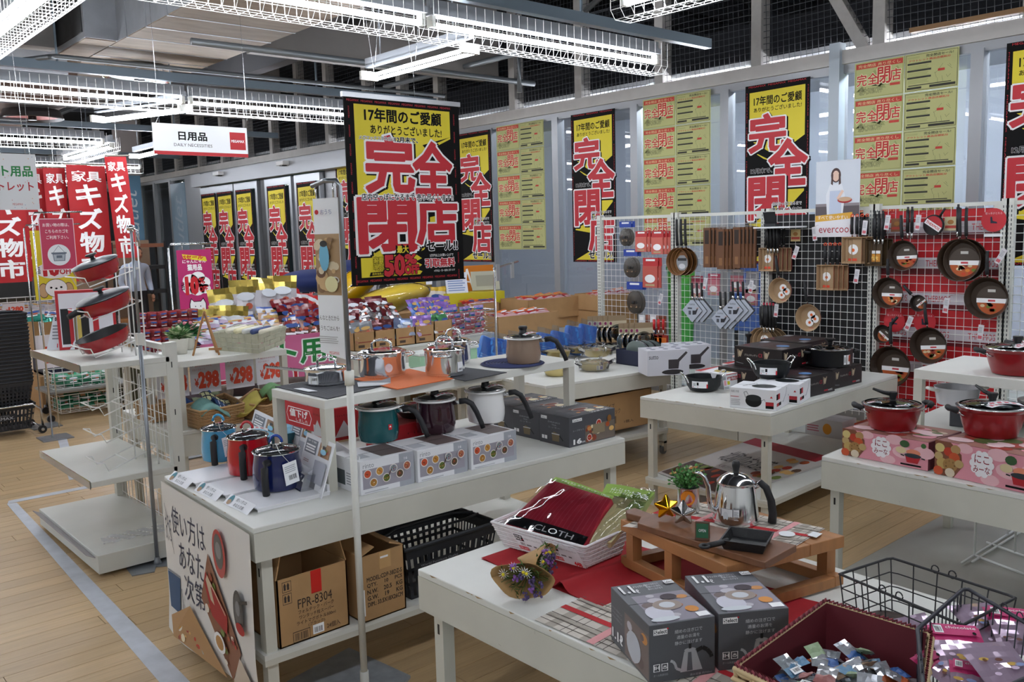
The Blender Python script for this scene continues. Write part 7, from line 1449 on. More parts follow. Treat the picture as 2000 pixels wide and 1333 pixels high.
for px,py,lb,rp in[(1826,440,'near the top of the red panel',16)]:
 t=hang_root('round_pan_pack','round black pan in labelled pack '+lb,'pan',px,py,.05,-.6); m=MB(); m.lathe([(.062,0),(.07,.02),(.065,.03),(0,.03)],mat('#1b1c1f',.3),28); m.tube([(.065,0,.02),(.13,0,.03)],.008,BLACK,8); m.build('pan_body',t); m=MB(); f=Face(m,lambda u,v,q:(v,-u,.030+q),.0005); f.poly([(.06*math.cos(q),.06*math.sin(q))for q in[PI*i/10 for i in range(11)]],mat('#b0242c')); f.rect(-.058,-.018,.058,.016,WHT); f.text('THERMOS',-.05,-.01,.05,.008,RED,bold=.02); m.build('label',t)
for k,(px,py,lb)in enumerate([(1776,432,'pair of black pan handles, left'),(1874,428,'black pan handle over the large bronze pan')]):bunch(lb+' of the red backed panel top',px,py,2 if k==0 else 1,.15,ring_='#26282c')
for px,py,c,lb in[(1554,460,'#c9b27a','small yellow card hanging on the black backed panel'),(1752,440,'#8a5a3a','small food picture card beside the left handles'),(1857,437,'#cfc29a','pale beige card behind the right handles')]:
 t=hang_root('picture_card',lb,'card',px,py,.04); m=MB(); m.box(-.045,.045,-.04,.04,0,.002,mat(c,.5)); f=Face(m,lambda u,v,q:(v,-u,.002+q),.0003); f.rect(-.035,-.03,.035,-.012,mat('#b8463a')); f.ell(0,.01,.02,.015,mat('#a8743a')); m.build('card',t)
# advert picture and small shelf with display
c=PX(1635,463,gx-.06); t=thing('advert_picture','white advert picture of a woman in a pale apron holding a red pan','poster',(c.x,c.y+.17,c.z),-PI/2); W,Hh=.335,.545; m=MB(); m.box(0,W,-.003,.003,0,Hh,PAPER); m.build('board',t)
m=MB(); f=Face(m,plane((0,-.003,0),(1,0,0),(0,0,1)),.0002); f.rect(0,.15,W,Hh,mat('#d3dae3')); f.rect(0,.15,W,.24,mat('#5a5256')); f.rect(0,.22,W,.24,mat('#8a8286'))
f.poly([(.09,.15),(.08,.30),(.11,.38),(.20,.38),(.225,.30),(.21,.15)],mat('#e4e8ee')); f.poly([(.105,.15),(.11,.33),(.195,.33),(.20,.15)],mat('#c3cde0')); f.ell(.155,.44,.038,.052,mat('#4a3230'),16); f.ell(.155,.435,.026,.038,mat('#e6c4b0'),16); f.poly([(.118,.38),(.122,.45),(.135,.45),(.132,.37)],mat('#4a3230')); f.poly([(.178,.37),(.176,.45),(.19,.45),(.194,.38)],mat('#4a3230')); f.line(.21,.33,.17,.27,.02,mat('#e6c4b0')); f.ell(.225,.262,.055,.022,mat('#b0282c'),16); f.ell(.225,.268,.05,.016,mat('#c9a888'),16)
f.rect(0,0,W,.15,mat('#e6e4e8')); f.poly([(0,.11),(0,.155),(W*.85,.175),(W*.85,.13)],mat('#dba83a')); f.text('すべて使いやすい',.02,.125,.25,.155,WHT); f.text('evercook',.03,.03,.30,.085,mat('#b02a3a'),bold=.0); m.build('print',t)
c=PX(1517,446,gx-.16); t=thing('small_shelf','white clip on shelf at the panel joint top holding a tiny dark display','shelf',(c.x,c.y,c.z)); m=MB(); m.box(-.10,.14,-.17,.14,0,.012,PAPER); m.build('shelf_board',t,bev=.003)
m=MB(); m.box(-.02,.06,.0,.10,.013,.035,mat('#23262a',.4)); m.build('display_base',t); m=MB(); m.T=Matrix.Translation((.02,.06,.03))@Matrix.Rotation(-.35,4,'Y'); m.box(-.004,.004,-.05,.05,0,.10,mat('#1a1c20',.3)); m.build('display_screen',t)
# =================================================================== RED PANS ON WIRE RACKS (left gondola)
def pan_rack(label,x0,y0,z0,H,levels,w=.2):
 t=thing('wire_pan_rack',label,'rack',(x0,y0,z0)); m=MB()
 for y in(0,w):
  m.tube([(.27,y,0),(.27,y,H)],.004,WIRE,6); m.tube([(.22,y,0),(.22,y,H*.82)],.0035,WIRE,6)
  for z in levels:m.tube([(-.03,y,z+.05),(0,y,z+.045),(.02,y,z),(.27,y,z+.085)],.0035,WIRE,6)
 m.tube([(.27,0,H),(.27,w,H)],.004,WIRE,6)
 for z in levels:m.tube([(-.03,0,z+.05),(-.03,w,z+.05)],.0035,WIRE,6); m.tube([(.12,0,z+.034),(.12,w,z+.034)],.0035,WIRE,6); m.tube([(.27,0,z+.085),(.27,w,z+.085)],.0035,WIRE,6)
 m.build('wire_frame',t); return t
pan_rack('white tiered wire rack holding the three red pans on the top shelf',1.335,4.72,1.061,.585,(.012,.20,.37),.22)
pan_rack('empty white tiered wire rack on the lower gondola shelf',1.335,4.66,.481,.46,(.012,.16,.30),.2)
def red_pan(label,x,y,z,lid,r=.135,h=.072,handle=True):
 t=thing('red_frying_pan',label,'pan',(x,y,z),rot=(0,-.33,0)); rd=mat('#9c1420',.22,coat=.5)
 m=MB(); m.lathe([(r*.72,0),(r*.82,.004),(r*.97,h*.55),(r,h)],rd,40); m.build('pan_body',t)
 m=MB(); m.lathe([(r*1.0,h),(r*.95,h*.95),(r*.78,.006),(0,.004)],mat('#17181a',.4),40); m.build('inner_coating',t)
 if lid:
  m=MB(); m.lathe([(r*1.0,h+.001),(r*1.03,h+.006),(r*.98,h+.012),(r*.6,h+.022),(0,h+.026)],mat('#3b4045',.35),40); l=m.build('lid',t); f=Face(m2 := MB(),lambda a,b,q:(a,b,h+.0235+q-.00012*0),.0006); f.poly([(r*.45*math.cos(q),-.2*r+r*.45*math.sin(q)*.4)for q in[PI*i/8 for i in range(9)]],mat('#b9c6c6',.1)); m2.build('glass_window',l)
  m=MB(); m.lathe([(.02,h+.02),(.010,h+.03),(.012,h+.042),(.03,h+.048),(.028,h+.056),(0,h+.058)],BLACK,20); m.build('knob',l)
 if handle:m=MB(); a=PI+.25; m.tube([pol(a,r*.97,h*.7),pol(a,r+.03,h*.8),pol(a,r+.075,h*.72)],.017,SOFTBLACK,10,rend=.014); m.build('short_handle',t)
 return t
red_pan('red frying pan without lid, lowest on the wire rack',1.45,4.83,1.115,False,handle=False)
red_pan('red pan with grey lid and black stub handle, middle level of the wire rack',1.47,4.83,1.30,True)
red_pan('red pan with grey lid, top level of the wire rack',1.455,4.86,1.475,True,r=.115,handle=False)
t=thing('pan_set_carton','white carton with red frame standing behind the red pans','carton',(1.50,5.33,1.061),-.25); m=MB(); m.box(-.15,.15,-.04,.04,0,.33,mat('#b01f28',.5)); m.build('carton_body',t); m=MB(); f=Face(m,plane((-.15,-.04,0),(1,0,0),(0,0,1))); f.rect(.015,.015,.285,.315,mat('#d9d9e0')); 
for k,(a,b,c_)in enumerate([(.02,.05,'#17181a'),(.06,.07,'#b01f28'),(.10,.11,'#c9b25a'),(.12,.15,'#17181a'),(.18,.20,'#b01f28')]):f.rect(a,.03,b+.01,.23,mat(c_))
f.bars(.25,.04,.28,.08,INK,5); m.build('print',t)
p=P(122,684,1.06); t=thing('price_easel','tilted acrylic outlet price stand beside the red pans','price card',(p.x,p.y,1.061),-.75); m=MB(); fn=plane((-.09,0,0),(1,0,0),(0,.25,1)); m.add([fn(0,0,0),fn(.16,0,0),fn(.18,.19,0),fn(.03,.19,0)],[(0,1,2,3)],mat('#cfd3da',.3)); f=Face(m,fn,.0004); f.rect(.04,.165,.10,.185,INK); f.text('OUTLET',.045,.168,.095,.182,WHT); f.text('11,880',.06,.01,.15,.035,mat('#c8404a'),bold=.03); f.lines(.03,.06,.14,.15,5,mat('#7a7f88')); m.build('price_sheet',t); m=MB(); m.box(.08,.083,.0,.07,0,.19,clearfilm('acrylic2','#dfe6ea',.3)); m.build('acrylic_back',t)
# grey slim pole in front of the gondola
p=P(308,1103,0); t=thing('slim_pole','slim grey pole on a notched metal foot in front of the gondola','sign stand',(p.x,p.y,0)); m=MB(); q=[P(*a,0)for a in[(247,1112),(258,1127),(302,1119),(305,1109),(325,1108),(332,1112),(392,1096),(345,1080)]]; m.prism([(a.x,a.y)for a in q],.001,.006,GREYM); m.build('foot_plate',t,base=(p.x,p.y,0)); m=MB(); m.lathe([(.022,.006),(.016,.02),(.012,.04),(0,.04)],GREYM,16); m.tube([(0,0,.02),(0,0,1.18)],.010,GREYM,12); m.tube([(0,0,1.18),(0,0,1.72)],.0075,mat('#9a9fa4',.3,metal=.8),12); m.build('pole',t); m=MB(); m.box(-.016,.016,-.016,.016,1.14,1.20,mat('#cfcfc8',.4)); m.build('clamp_collar',t); m=MB(); m.ball((0,0,1.72),.018,STEEL,8,6,(1.2,1,1)); m.tube([(0,0,1.72),(.02,-.015,1.70),(.022,-.016,1.63)],.012,clearfilm(),8); m.build('clip',t)
# =================================================================== BASKET TABLE
def pot_plant(label,loc,r,h,potc,leafc,n,L,seed,bloom=None):
 t=thing('potted_plant',label,'plant',loc); m=MB(); m.lathe([(r*.75,0),(r,h),(r*.92,h),(r*.9,h-.01),(0,h-.012)],mat(potc,.6),24); m.build('pot',t); m=MB(); q=random.Random(seed)
 for k in range(n):
  a=q.random()*6.28; el=q.uniform(.1,1.3); d=Vector((math.cos(a)*math.cos(el),math.sin(a)*math.cos(el),math.sin(el))); o=Vector((0,0,h)); u=d.cross(Vector((0,0,1))).normalized()*L*.16; b=o+d*L*.55; e=o+d*L*q.uniform(.8,1.1)+Vector((0,0,-L*.2)); m.add([o+d*L*.2,b+u,e,b-u],[(0,1,2,3)],mat(leafc[k%len(leafc)],.55))
 m.build('foliage',t)
 if bloom:m=MB();[m.ball((q.uniform(-.04,.04),q.uniform(-.04,.04),h+q.uniform(.04,.09)),.012,mat(bloom,.6),8,5)for _ in range(6)]; m.build('blossom',t)
p=P(352,694,1.0); pot_plant('variegated leafy plant in a white pot behind the gondola post',(p.x+.02,p.y+.06,1.001),.055,.09,'#dcdad0',['#7fa06a','#c9d4b0','#5f8a52'],90,.10,3)
pot_plant('dark green leafy plant with pink blossoms beside the easel',(p.x+.13,p.y+.22,1.001),.05,.08,'#dcdad0',['#2f6a45','#3f7a4a'],60,.12,5,'#c97a86')
t=thing('wooden_easel','small bare wooden easel beside the pale woven basket','easel',(*P(405,694,1.0)[:2],1.001),RIGHT); m=MB(); wm=mat('#a87a4c',.6)
for a,b in[((-.075,-.02,0),(0,0,.25)),((.075,-.02,0),(-.0,0,.25)),((.02,.10,0),(0,.0,.24))]:m=MB(); m.tube([a,b],.006,wm,4); m.build('leg',t)
m=MB(); m.box(.02,.09,-.03,-.015,.03,.042,wm); m.build('ledge',t)
q=[P(423,686,1.0),P(505,692,1.0),P(556,672,1.0),P(470,668,1.0)]; qb=[Vector((a.x,a.y,1.002))for a in q]; cq=sum(qb,Vector())/4; qt=[cq+(a-cq)*1.08+Vector((0,0,.11))for a in qb]; gw=mat('#b9b9a4',.7,noise=.10,scale=16)
t=thing('woven_basket','pale grey green rectangular woven basket with cloth tubes inside','basket',cq)
for i in range(4):
 j=(i+1)%4; n=7 if i%2==0 else 5
 for r_ in range(4):
  m=MB()
  for k in range(n):
   a0,a1,b0,b1=(k+.03)/n,(k+.97)/n,(r_+.04)/4,(r_+.96)/4; P4=lambda u,v:(qb[i].lerp(qb[j],u)).lerp(qt[i].lerp(qt[j],u),v); out=(P4(.5,.5)-Vector((cq.x,cq.y,P4(.5,.5).z))).normalized()*(.003 if(k+r_)%2 else .0); m.hexa([P4(a0,b0)+out,P4(a1,b0)+out,P4(a1,b1)+out,P4(a0,b1)+out]+[P4(a0,b0)-out*0-(P4(.5,.5)-cq).normalized()*.004,P4(a1,b0)-(P4(.5,.5)-cq).normalized()*.004,P4(a1,b1)-(P4(.5,.5)-cq).normalized()*.004,P4(a0,b1)-(P4(.5,.5)-cq).normalized()*.004],gw)
  m.build('woven_strip',t,base=cq)
for k in range(5):
 a=qb[3].lerp(qb[2],.1+.18*k)+Vector((0,-.02,.095)); m=MB(); m.tube([a,a+(qb[0]-qb[3])*.75+Vector((0,0,.012))],.016,mat(['#e3dfcf','#e8e0b8','#d9d9d4','#3a4a7c','#dcd6c4'][k],.6),10); tag(m.build('cloth_roll'),'rolled cloth lying in the pale woven basket, %s'%['first from the left','yellowish second one','middle one','blue one','last, at the right'][k],'cloth')
zb6=.62; WK=mat('#a8845a',.65,noise=.08,scale=30)
for(pts,lb,hh)in[([(358,832),(395,843),(476,826),(440,805)],'brown wicker basket with checked cloths at the front of the price card table',.105),([(466,818),(520,826),(580,806),(500,790)],'brown wicker basket with mustard cloth, right of the checked cloths',.09),([(268,820),(300,828),(330,822),(300,806)],'dark brown wicker basket seen through the gondola grid',.10)]:
 q=[P(*a,zb6)for a in pts]; qb=[Vector((a.x,a.y,zb6+.004))for a in q]; c_=sum(qb,Vector())/4; qt=[c_+(a-c_)*1.06+Vector((0,0,hh))for a in qb]; wicker('wicker_basket',lb,qb,qt,WK,rows=11,n=56,rr=.005,rim=.007)
CL=[('#6f9a94',410,795,'teal'),('#c9cba0',425,780,'green and black checked'),('#3a5a8a',445,785,'blue white checked'),('#2c4f8c',380,770,'blue'),('#a89a4a',485,785,'mustard with little birds'),('#8f9a7a',400,765,'olive patterned'),('#7fae7a',540,760,'pale green')]
for k,(c_,px,py,nm)in enumerate(CL):
 m=MB(); p=P(px,py,.74); sd=random.Random(k); m.surf(lambda a,b:(p.x-.07+.16*a,p.y-.05+.14*b,.70+.035*math.sin(a*4+k)+.02*math.sin(b*7+k*2)+.03*b),10,10,mat(c_,.8,noise=.12,scale=25)); f=Face(m,lambda u,v,h:(p.x-.07+.16*u,p.y-.05+.14*v,.70+.035*math.sin(u*4+k)+.02*math.sin(v*7+k*2)+.03*v+h),.0008)
 if k in(1,2):
  for i in range(5):
   for j in range(8):f.k=1; f.rect(.1+i*.18,j/8,.13+i*.18,(j+1)/8,mat('#2a3040' if k==1 else '#e3e6ee')); f.k=2; f.rect(j/8,.1+i*.18,(j+1)/8,.13+i*.18,mat('#2a3040' if k==1 else '#1f3660'))
 tag(m.build('folded_cloth',solid=.006),nm+' cloth heaped around the brown wicker baskets','cloth')
for k in range(5):
 m=MB(); m.tube([(1.95+k*.17,5.32,.70+.012*(k%2)),(2.1+k*.17,5.20,.70+.012*(k%2))],.04,mat(['#6a5a5c','#8a7a6c','#3e2a2a','#9a8a86','#4a3a34'][k],.7,noise=.3,scale=30),12); tag(m.build('fabric_roll'),'patterned fabric roll under the 298 yen cards','fabric','fabric rolls under the price cards')
def yen(label,x,y,z,w,h,txt,rz=0,extra=True):
 t=thing('yen_price_card',label,'price card',(x,y,z),rz,); m=MB(); m.box(0,w,-.001,.001,0,h,mat('#dcdae0',.5)); f=Face(m,plane((0,-.001,0),(1,0,0),(0,0,1)),.0004); rc=mat('#d8482a',.5); f.text('¥',w*.14,h*.22,w*.26,h*.46,rc,bold=.03); f.text(txt,w*.28,h*.18,w*.92,h*.62,rc,bold=.06,out=[(mat('#7a2418'),.085)][:0])
 if extra:f.ell(w*.1,h*.86,w*.03,w*.03,mat('#3a4a5a'),8); f.text('薄手タオルふきん',w*.16,h*.80,w*.72,h*.89,mat('#c8505a')); f.text('ミレーユタイプ',w*.08,h*.70,w*.5,h*.76,mat('#c8707a'))
 m.build('card',t); return t
for k in range(4):yen('298 yen price card under the riser, %s of four'%['leftmost','second','third','rightmost'][k],1.80+k*.20+.02*(k>1),5.16,.735,.185,.20,'298',.0+.04*(k-1.5))
o=yen('150 yen price card seen under the top gondola shelf',1.98,8.6,.55,.27,.30,'150',-.02,False); m=MB(); m.tube([(.13,.01,-.55),(.13,.01,.28)],.005,STEEL,6); m.build('card_pole',o)
t=thing('side_carton','white storage carton with a label slot at the right end of the basket table','carton',(2.72,4.95,.621)); m=MB(); m.box(-.22,.22,-.18,.18,0,.10,mat('#d3d2c8',.5)); m.build('carton_body',t,bev=.003); m=MB(); m.box(.05,.13,-.183,-.18,.05,.07,mat('#9a9a90')); m.build('label_slot',t)
# =================================================================== PET GOODS
t=thing('skirt_banner','pink skirt banner reading pet goods outlet in green and red below the pet food','banner',(2.35,5.845,.50)); W,Hh=1.22,.445; bf=lambda u,v,h:(u,-.004*math.sin(u*14)*(1-v/Hh)-h,v); m=MB(); m.surf(lambda a,b:bf(a*W,b*Hh,0),30,3,mat('#cf6a96',.6)); f=Face(m,bf,.0006)
f.text('ペット用品',W*.05,Hh*.52,W*.97,Hh*.90,mat('#22803e'),bold=.03,out=[(WHT,.08)]); f.text('アウトレット',W*.08,Hh*.08,W*.97,Hh*.42,mat('#b8242e'),bold=.03,out=[(WHT,.08)]); m.build('printed_cloth',t)
def bag_pile(group,label,spots,w,h,th,bands,seed,lean=.25,name='pet_food_bag',cat='bag',rzs=.5):
 q=random.Random(seed)
 for k,(x,y,z)in enumerate(spots):
  a=q.uniform(-rzs,rzs); tl=lean+q.uniform(-.25,.25); u=Vector((math.cos(a),math.sin(a),q.uniform(-.15,.15))).normalized(); v=Vector((-math.sin(a)*math.sin(tl),math.cos(a)*math.sin(tl),math.cos(tl))); v=(v-u*u.dot(v)).normalized(); m=MB(); n=pouch(m,(0,0,0),u,v,w,h,th,bands,5,7,seed*50+k,h*.012); o=m.build(name); o.location=(x,y,z); tag(o,label+(', '+['leftmost','second from left','third from left','fourth from left','fifth from left','sixth from left','seventh from left'][sorted(spots).index((x,y,z))]if len(spots)<8 else ''),cat,group)
  pm_=MB(); nn=-n if n.y>0 else n; uu=v.cross(nn).normalized()
  if uu.x<0:uu=-uu
  f=Face(pm_,lambda s_,t_,hh:tuple(uu*s_+v*t_+nn*(th*.55+hh)),.0008); f.ell(0,h*.15,w*.3,h*.09,mat(bands[0][1]and['#24488c','#d8dde4','#c9a25a'][seed%3]),10); f.rect(-w*.28,-h*.25,w*.2,-h*.16,mat('#e6e4e6')); f.ell(w*.1,-h*.05,w*.12,h*.07,mat('#b8563a'),8); pm_.build('print',o)
gold=mat('#b5a050',.22,metal=.75); wh_=mat('#c9c6cc',.25,metal=.2); tan_=mat('#a89a80',.3,metal=.2)
bag_pile('gold topped food bags standing at the back','tall gold topped pet food bag at the back',[(2.72,6.25,1.12),(2.86,6.22,1.17),(3.02,6.2,1.18),(3.16,6.2,1.19),(2.95,6.3,1.17)],.22,.36,.09,[(.3,tan_),(.68,wh_),(1,gold)],1,.1)
bag_pile('smaller gold topped food bags beside the cat sign','small gold topped bag left of tall ones',[(2.50,6.1,1.03),(2.62,6.08,1.05),(2.42,6.15,1.02),(2.70,6.05,1.04)],.19,.27,.07,[(.3,tan_),(.65,wh_),(1,gold)],4,.15)
bag_pile('white and blue sachets heaped in front of the gold bags','small white and blue pet snack sachet heaped before the gold bags',[(2.42+.07*(k%7),5.95+.03*(k // 7),.96+.035*(k // 7)+.008*k%.04)for k in range(24)],.14,.10,.03,[(.35,mat('#b8a8c0',.25)),(.7,mat('#d8dae2',.25)),(1,mat('#3a5aa8',.3))],2,.8)
bag_pile('blue striped sachets by the gold bags','white pet snack sachet with blue stripe before the tall gold bags',[(2.95+.06*(k%4),6.0+.03*(k // 4),1.02+.035*(k // 4))for k in range(10)],.16,.12,.03,[(.5,mat('#c9a88a',.25)),(.8,mat('#d8dae2',.25)),(1,mat('#3a5aa8',.3))],5,.6)
dk=mat('#3a1c1e',.15,metal=.3); bl=mat('#1c1e22',.15,metal=.3); jr=mat('#6a4034',.2,metal=.2)
bag_pile('dark red jerky bags at the right of the pet table','glossy dark red jerky bag heaped on the pet table beside the skirt banner end',[(3.08+.055*(k%6),5.95+.04*(k // 6),.97+.045*(k // 6))for k in range(22)],.15,.19,.035,[(.6,jr),(.78,bl),(1,mat('#7a1a22',.2))],3,.5)
bag_pile('red and white bags at the top of the jerky heap','red and white pet bag lying on top of the jerky heap',[(3.22,6.2,1.18),(3.32,6.22,1.16),(3.2,6.25,1.22),(3.38,6.2,1.13)],.2,.2,.05,[(.4,mat('#c01f24',.3)),(.75,mat('#dcdce0',.3)),(1,mat('#c01f24',.3))],7,1.0)
bag_pile('small red snack packs beside the slim pole','small dark red snack pack stacked on the pet table left of the cat sign',[(2.05+.07*(k%6),6.0+.05*(k // 18),.93+.055*((k // 6)%5))for k in range(36)],.075,.06,.03,[(.5,mat('#6a1c24',.3)),(1,mat('#8a2a30',.3))],9,.1,'snack_pack','packet',.15)
t=thing('cat_goods_sign','magenta cat goods sign with ten percent off cloud on a chrome frame','sign',(2.53,6.62,.0)); W,Hh=.265,.50; m=MB(); m.box(0,W,-.002,.002,1.08,1.08+Hh,mat('#b82a6a',.5)); f=Face(m,plane((0,-.002,1.08),(1,0,0),(0,0,1)),.0003); f.text('にゃんにゃん',.04,.40,.22,.425,WHT,bold=.02); f.poly([(.04,.47),(.05,.435),(.23,.41),(.22,.445)],YEL); f.text('Sセール',.05,.43,.2,.46,RED,bold=.04); f.text('猫用品',.075,.345,.185,.39,WHT,bold=.04)
for x,y,r_ in[(.09,.27,.06),(.15,.29,.055),(.19,.25,.055),(.08,.21,.055),(.14,.20,.06),(.2,.2,.045)]:f.k=8; f.ell(x,y,r_,r_*.8,WHT,16)
f.k=9; f.text('全品',.018,.20,.042,.26,INK,bold=.02,rot=0); f.text('10',.055,.17,.145,.29,RED,bold=.07); f.text('%',.155,.24,.2,.285,RED,bold=.02); f.text('OFF',.155,.18,.22,.22,RED,bold=.03); f.poly([(.07,0),(.07,.09),(.085,.135),(.105,.11),(.16,.11),(.18,.135),(.2,.09),(.2,0)],INK); f.poly([(.075,0),(.075,.09),(.087,.125),(.105,.105),(.16,.105),(.178,.125),(.195,.09),(.195,0)],WHT); f.ell(.115,.07,.004,.005,INK,8); f.ell(.155,.07,.004,.005,INK,8); f.ell(.095,.05,.01,.006,mat('#e8b08a'),8); f.ell(.175,.05,.01,.006,mat('#e8b08a'),8); m.build('sign_board',t)
m=MB(); m.tube([(-.05,.02,.01),(-.05,.02,1.60),(-.03,.02,1.625),(.30,.02,1.625)],.007,STEEL,8); m.tube([(.05,.01,1.62),(.05,0,1.58)],.003,STEEL,6); m.tube([(.21,.01,1.62),(.21,0,1.58)],.003,STEEL,6); m.box(-.15,.05,-.1,.1,0,.01,GREYM); m.build('chrome_frame',t)
# =================================================================== SNACK TRAYS, CUSHIONS AND CARTONS
for k in range(5):
 x=3.50+k*.185; y=5.70-.0*k; open_carton('snack_tray','open brown snack carton, %s in the row behind the steel pots'%['leftmost','second','third','fourth','rightmost'][k],(x,y,.8015),.0,(.18,.18,.135 if k<4 else .16),front=lambda f,w,h:(f.rect(w*.15,h*.42,w*.85,h*.47,mat('#8a2a24')),f.rect(w*.2,h*.15,w*.5,h*.3,mat('#4a3a2c'))),flaps=False)
 bag_pile('snack bags in carton row %d'%k,'foil snack bag inside the %s open snack carton'%['leftmost','second','third','fourth','rightmost'][k],[(x-.04+.027*i,y-.05+.03*(i%3),.925+.012*(i%2))for i in range(4)],.12,.15,.03,[(.5,mat(['#a87a5c','#7a4a3c','#9aa4b8','#b8a0c4','#c9c4c0'][k],.2,metal=.3)),(1,mat(['#8c9096','#5a2428','#6a7a9a','#8a6ab0','#4a8a5a'][k],.2,metal=.3))],20+k,.35,'snack_bag')
bag_pile('dark red bags heaped behind the snack cartons','dark red and silver snack bag heaped behind the open cartons',[(3.62+.07*(k%7),6.0+.03*(k // 7),.98+.045*(k // 7))for k in range(20)],.15,.2,.04,[(.5,mat('#9a9498',.15,metal=.6)),(1,mat('#5a1620',.2,metal=.2))],31,.6,'snack_bag')
bag_pile('blue and lilac bags heaped right of the snack cartons','blue or lilac snack bag heaped behind the right hand cartons',[(4.30+.065*(k%6),6.02+.03*(k // 6),.96+.04*(k // 6))for k in range(18)],.14,.16,.04,[(.4,mat('#a8a4c4',.2,metal=.3)),(.7,mat('#3a66b0',.25)),(1,mat('#7a5aa8',.25))],32,.5,'snack_bag')
bag_pile('green and pink rolls in the wire basket','green pink or lilac twisted sachet in the chrome wire basket',[(4.50+.055*(k%8),5.90+.02*(k%3),.83+.05*(k // 8))for k in range(32)],.06,.09,.03,[(.5,mat('#b86a74',.3)),(.7,mat('#2f8a6a',.3)),(1,mat('#8a76a8',.3))],33,.2,'sachet','packet')
tq=[Vector(a)for a in[(4.46,5.84,.98),(5.0,5.84,.98),(5.0,6.3,.98),(4.46,6.3,.98)]]; wire_basket('wire_basket','chrome wire basket of colourful sachets left of the brown cartons',tq,[a-Vector((0,0,.19))for a in tq],STEEL,4,3,3,.0022,.005,False)
cushy=mat('#d8b82c',.35,coat=.3); 
for k,(x,y,z,sc,rot,lb)in enumerate([(4.02,6.62,1.20,(.33,.12,.12),-.55,'long bright yellow wrapped cushion leaning upward left'),(4.25,6.35,1.10,(.40,.13,.11),-.15,'pale yellow wrapped cushion lying in front of the long one'),(4.86,6.85,1.16,(.17,.13,.22),0,'rounded upright yellow cushion with a small price tag')]):
 t=thing('wrapped_cushion',lb,'cushion',(x,y,z),rot=(0,rot,.0)); m=MB(); m.ball((0,0,0),1,mat(['#ecca1c','#e6d268','#ead458'][k],.4),20,14,sc); m.build('cushion_body',t); m=MB(); m.ball((0,0,0),1,clearfilm('cush','#fbf6dc',.06,.1),20,14,(sc[0]*1.04,sc[1]*1.06,sc[2]*1.06)); q=random.Random(k); m.v=[(a+q.uniform(-.006,.006),b+q.uniform(-.006,.006),c_+q.uniform(-.006,.006))for a,b,c_ in m.v]; m.build('plastic_wrap',t)
 if k==2:m=MB(); m.box(.02,.09,-.15,-.148,.02,.06,PAPER); m.build('price_tag',t)

for k,(a,b,zz)in enumerate([(3.72,4.45,.98),(4.50,5.05,.94)]):
 m=MB(); m.box(a,b,6.62,6.98,.0,zz,CARD); tag(m.build('closed_carton'),['brown carton under the long yellow cushion','brown carton under the upright yellow cushion'][k],'carton')
navyc=mat('#1c2c62',.7,noise=.06,scale=6)
for k,(x,y,z,sc,lb)in enumerate([(4.15,7.55,1.24,(.34,.2,.11),'large navy blue cushion in front of the last door banner'),(4.62,7.6,1.30,(.38,.22,.12),'second navy blue cushion, reaching behind the menu board'),(4.05,7.2,1.095,(.22,.14,.05),'flat black quilted pad under the navy cushions')]):
 m=MB(); m.ball((0,0,0),1,navyc if k<2 else mat('#26272c',.6),20,12,sc); o=m.build('cushion'); o.location=(x,y,z); tag(o,lb,'cushion')
tb=qtable('display_table','tall white table carrying navy cushions and washing machine cartons by the doors',[(3.7,7.9),(3.7,7.02),(5.6,7.02),(5.6,7.9)],1.05,.2)
for k,(x,y,z,lb)in enumerate([(4.32,7.16,1.051,'left, behind the menu board'),(4.66,7.2,1.051,'middle, under the sale board corner'),(5.05,7.18,1.051,'right, behind the upright yellow cushion')]):
 carton('washer_carton','pale carton with washing machine door picture, '+lb,(x,y,z),0,(.24,.22,.26),mat('#b9b8c0',.5),lambda f,w,h:(f.rect(0,h*.8,w,h,mat('#6f86b0')),f.ell(w*.5,h*.38,w*.34,h*.3,mat('#54555c'),20),f.ell(w*.5,h*.38,w*.25,h*.23,mat('#8a8c92'),20),f.ell(w*.5,h*.38,w*.2,h*.19,mat('#1e2024'),20)),cat='carton')
carton('orange_board','orange promotional board standing by the window under the sale board',(5.72,6.95,.701),-.2,(.34,.03,.62),mat('#cf7a1e',.5),lambda f,w,h:(f.line(w*.1,h*.95,w*.0,h*.6,.02,WHT),f.line(w*.1,h*.95,w*.3,h*.6,.02,WHT),f.line(0.01,h*.75,w*.25,h*.73,.015,WHT)),cat='board',seam=False)
for k,(x,y,z,w_,d_,h_,lb)in enumerate([(5.36,6.0,.701,.72,.40,.21,'front one of the large cartons above the blue packs'),(6.02,6.33,.80,.72,.42,.20,'large one stacked behind and to the right'),(5.32,6.5,.90,.30,.3,.09,'small one peeping out behind the front carton'),(6.55,5.95,.86,.5,.4,.16,'right one half hidden by the first grid panel')]):
 if z>.72:zz=z; m=MB(); m.box(x-w_/2+.01,x+w_/2-.01,y-d_/2+.01,y+d_/2-.01,.701,z-.001,CARD); tag(m.build('closed_carton'),'plain brown carton beneath the '+lb,'carton')
 open_carton('cardboard_box','open brown carton of treats, '+lb,(x,y,z),-.04,(w_,d_,h_),flaps=False)
 bag_pile('treat bags in brown carton %d'%k,'red and white treat bag in the %s'%' '.join(lb.split()[:9]),[(x-w_*.36+w_*.72*(i%5)/4,y-d_*.2+d_*.2*(i // 5),z+h_+.0)for i in range(10)],.14,.12,.03,[(.4,mat('#c9a0a4',.3)),(.7,mat('#b02a2c',.3)),(1,mat('#d8702a',.3))],40+k,1.2,'treat_bag')
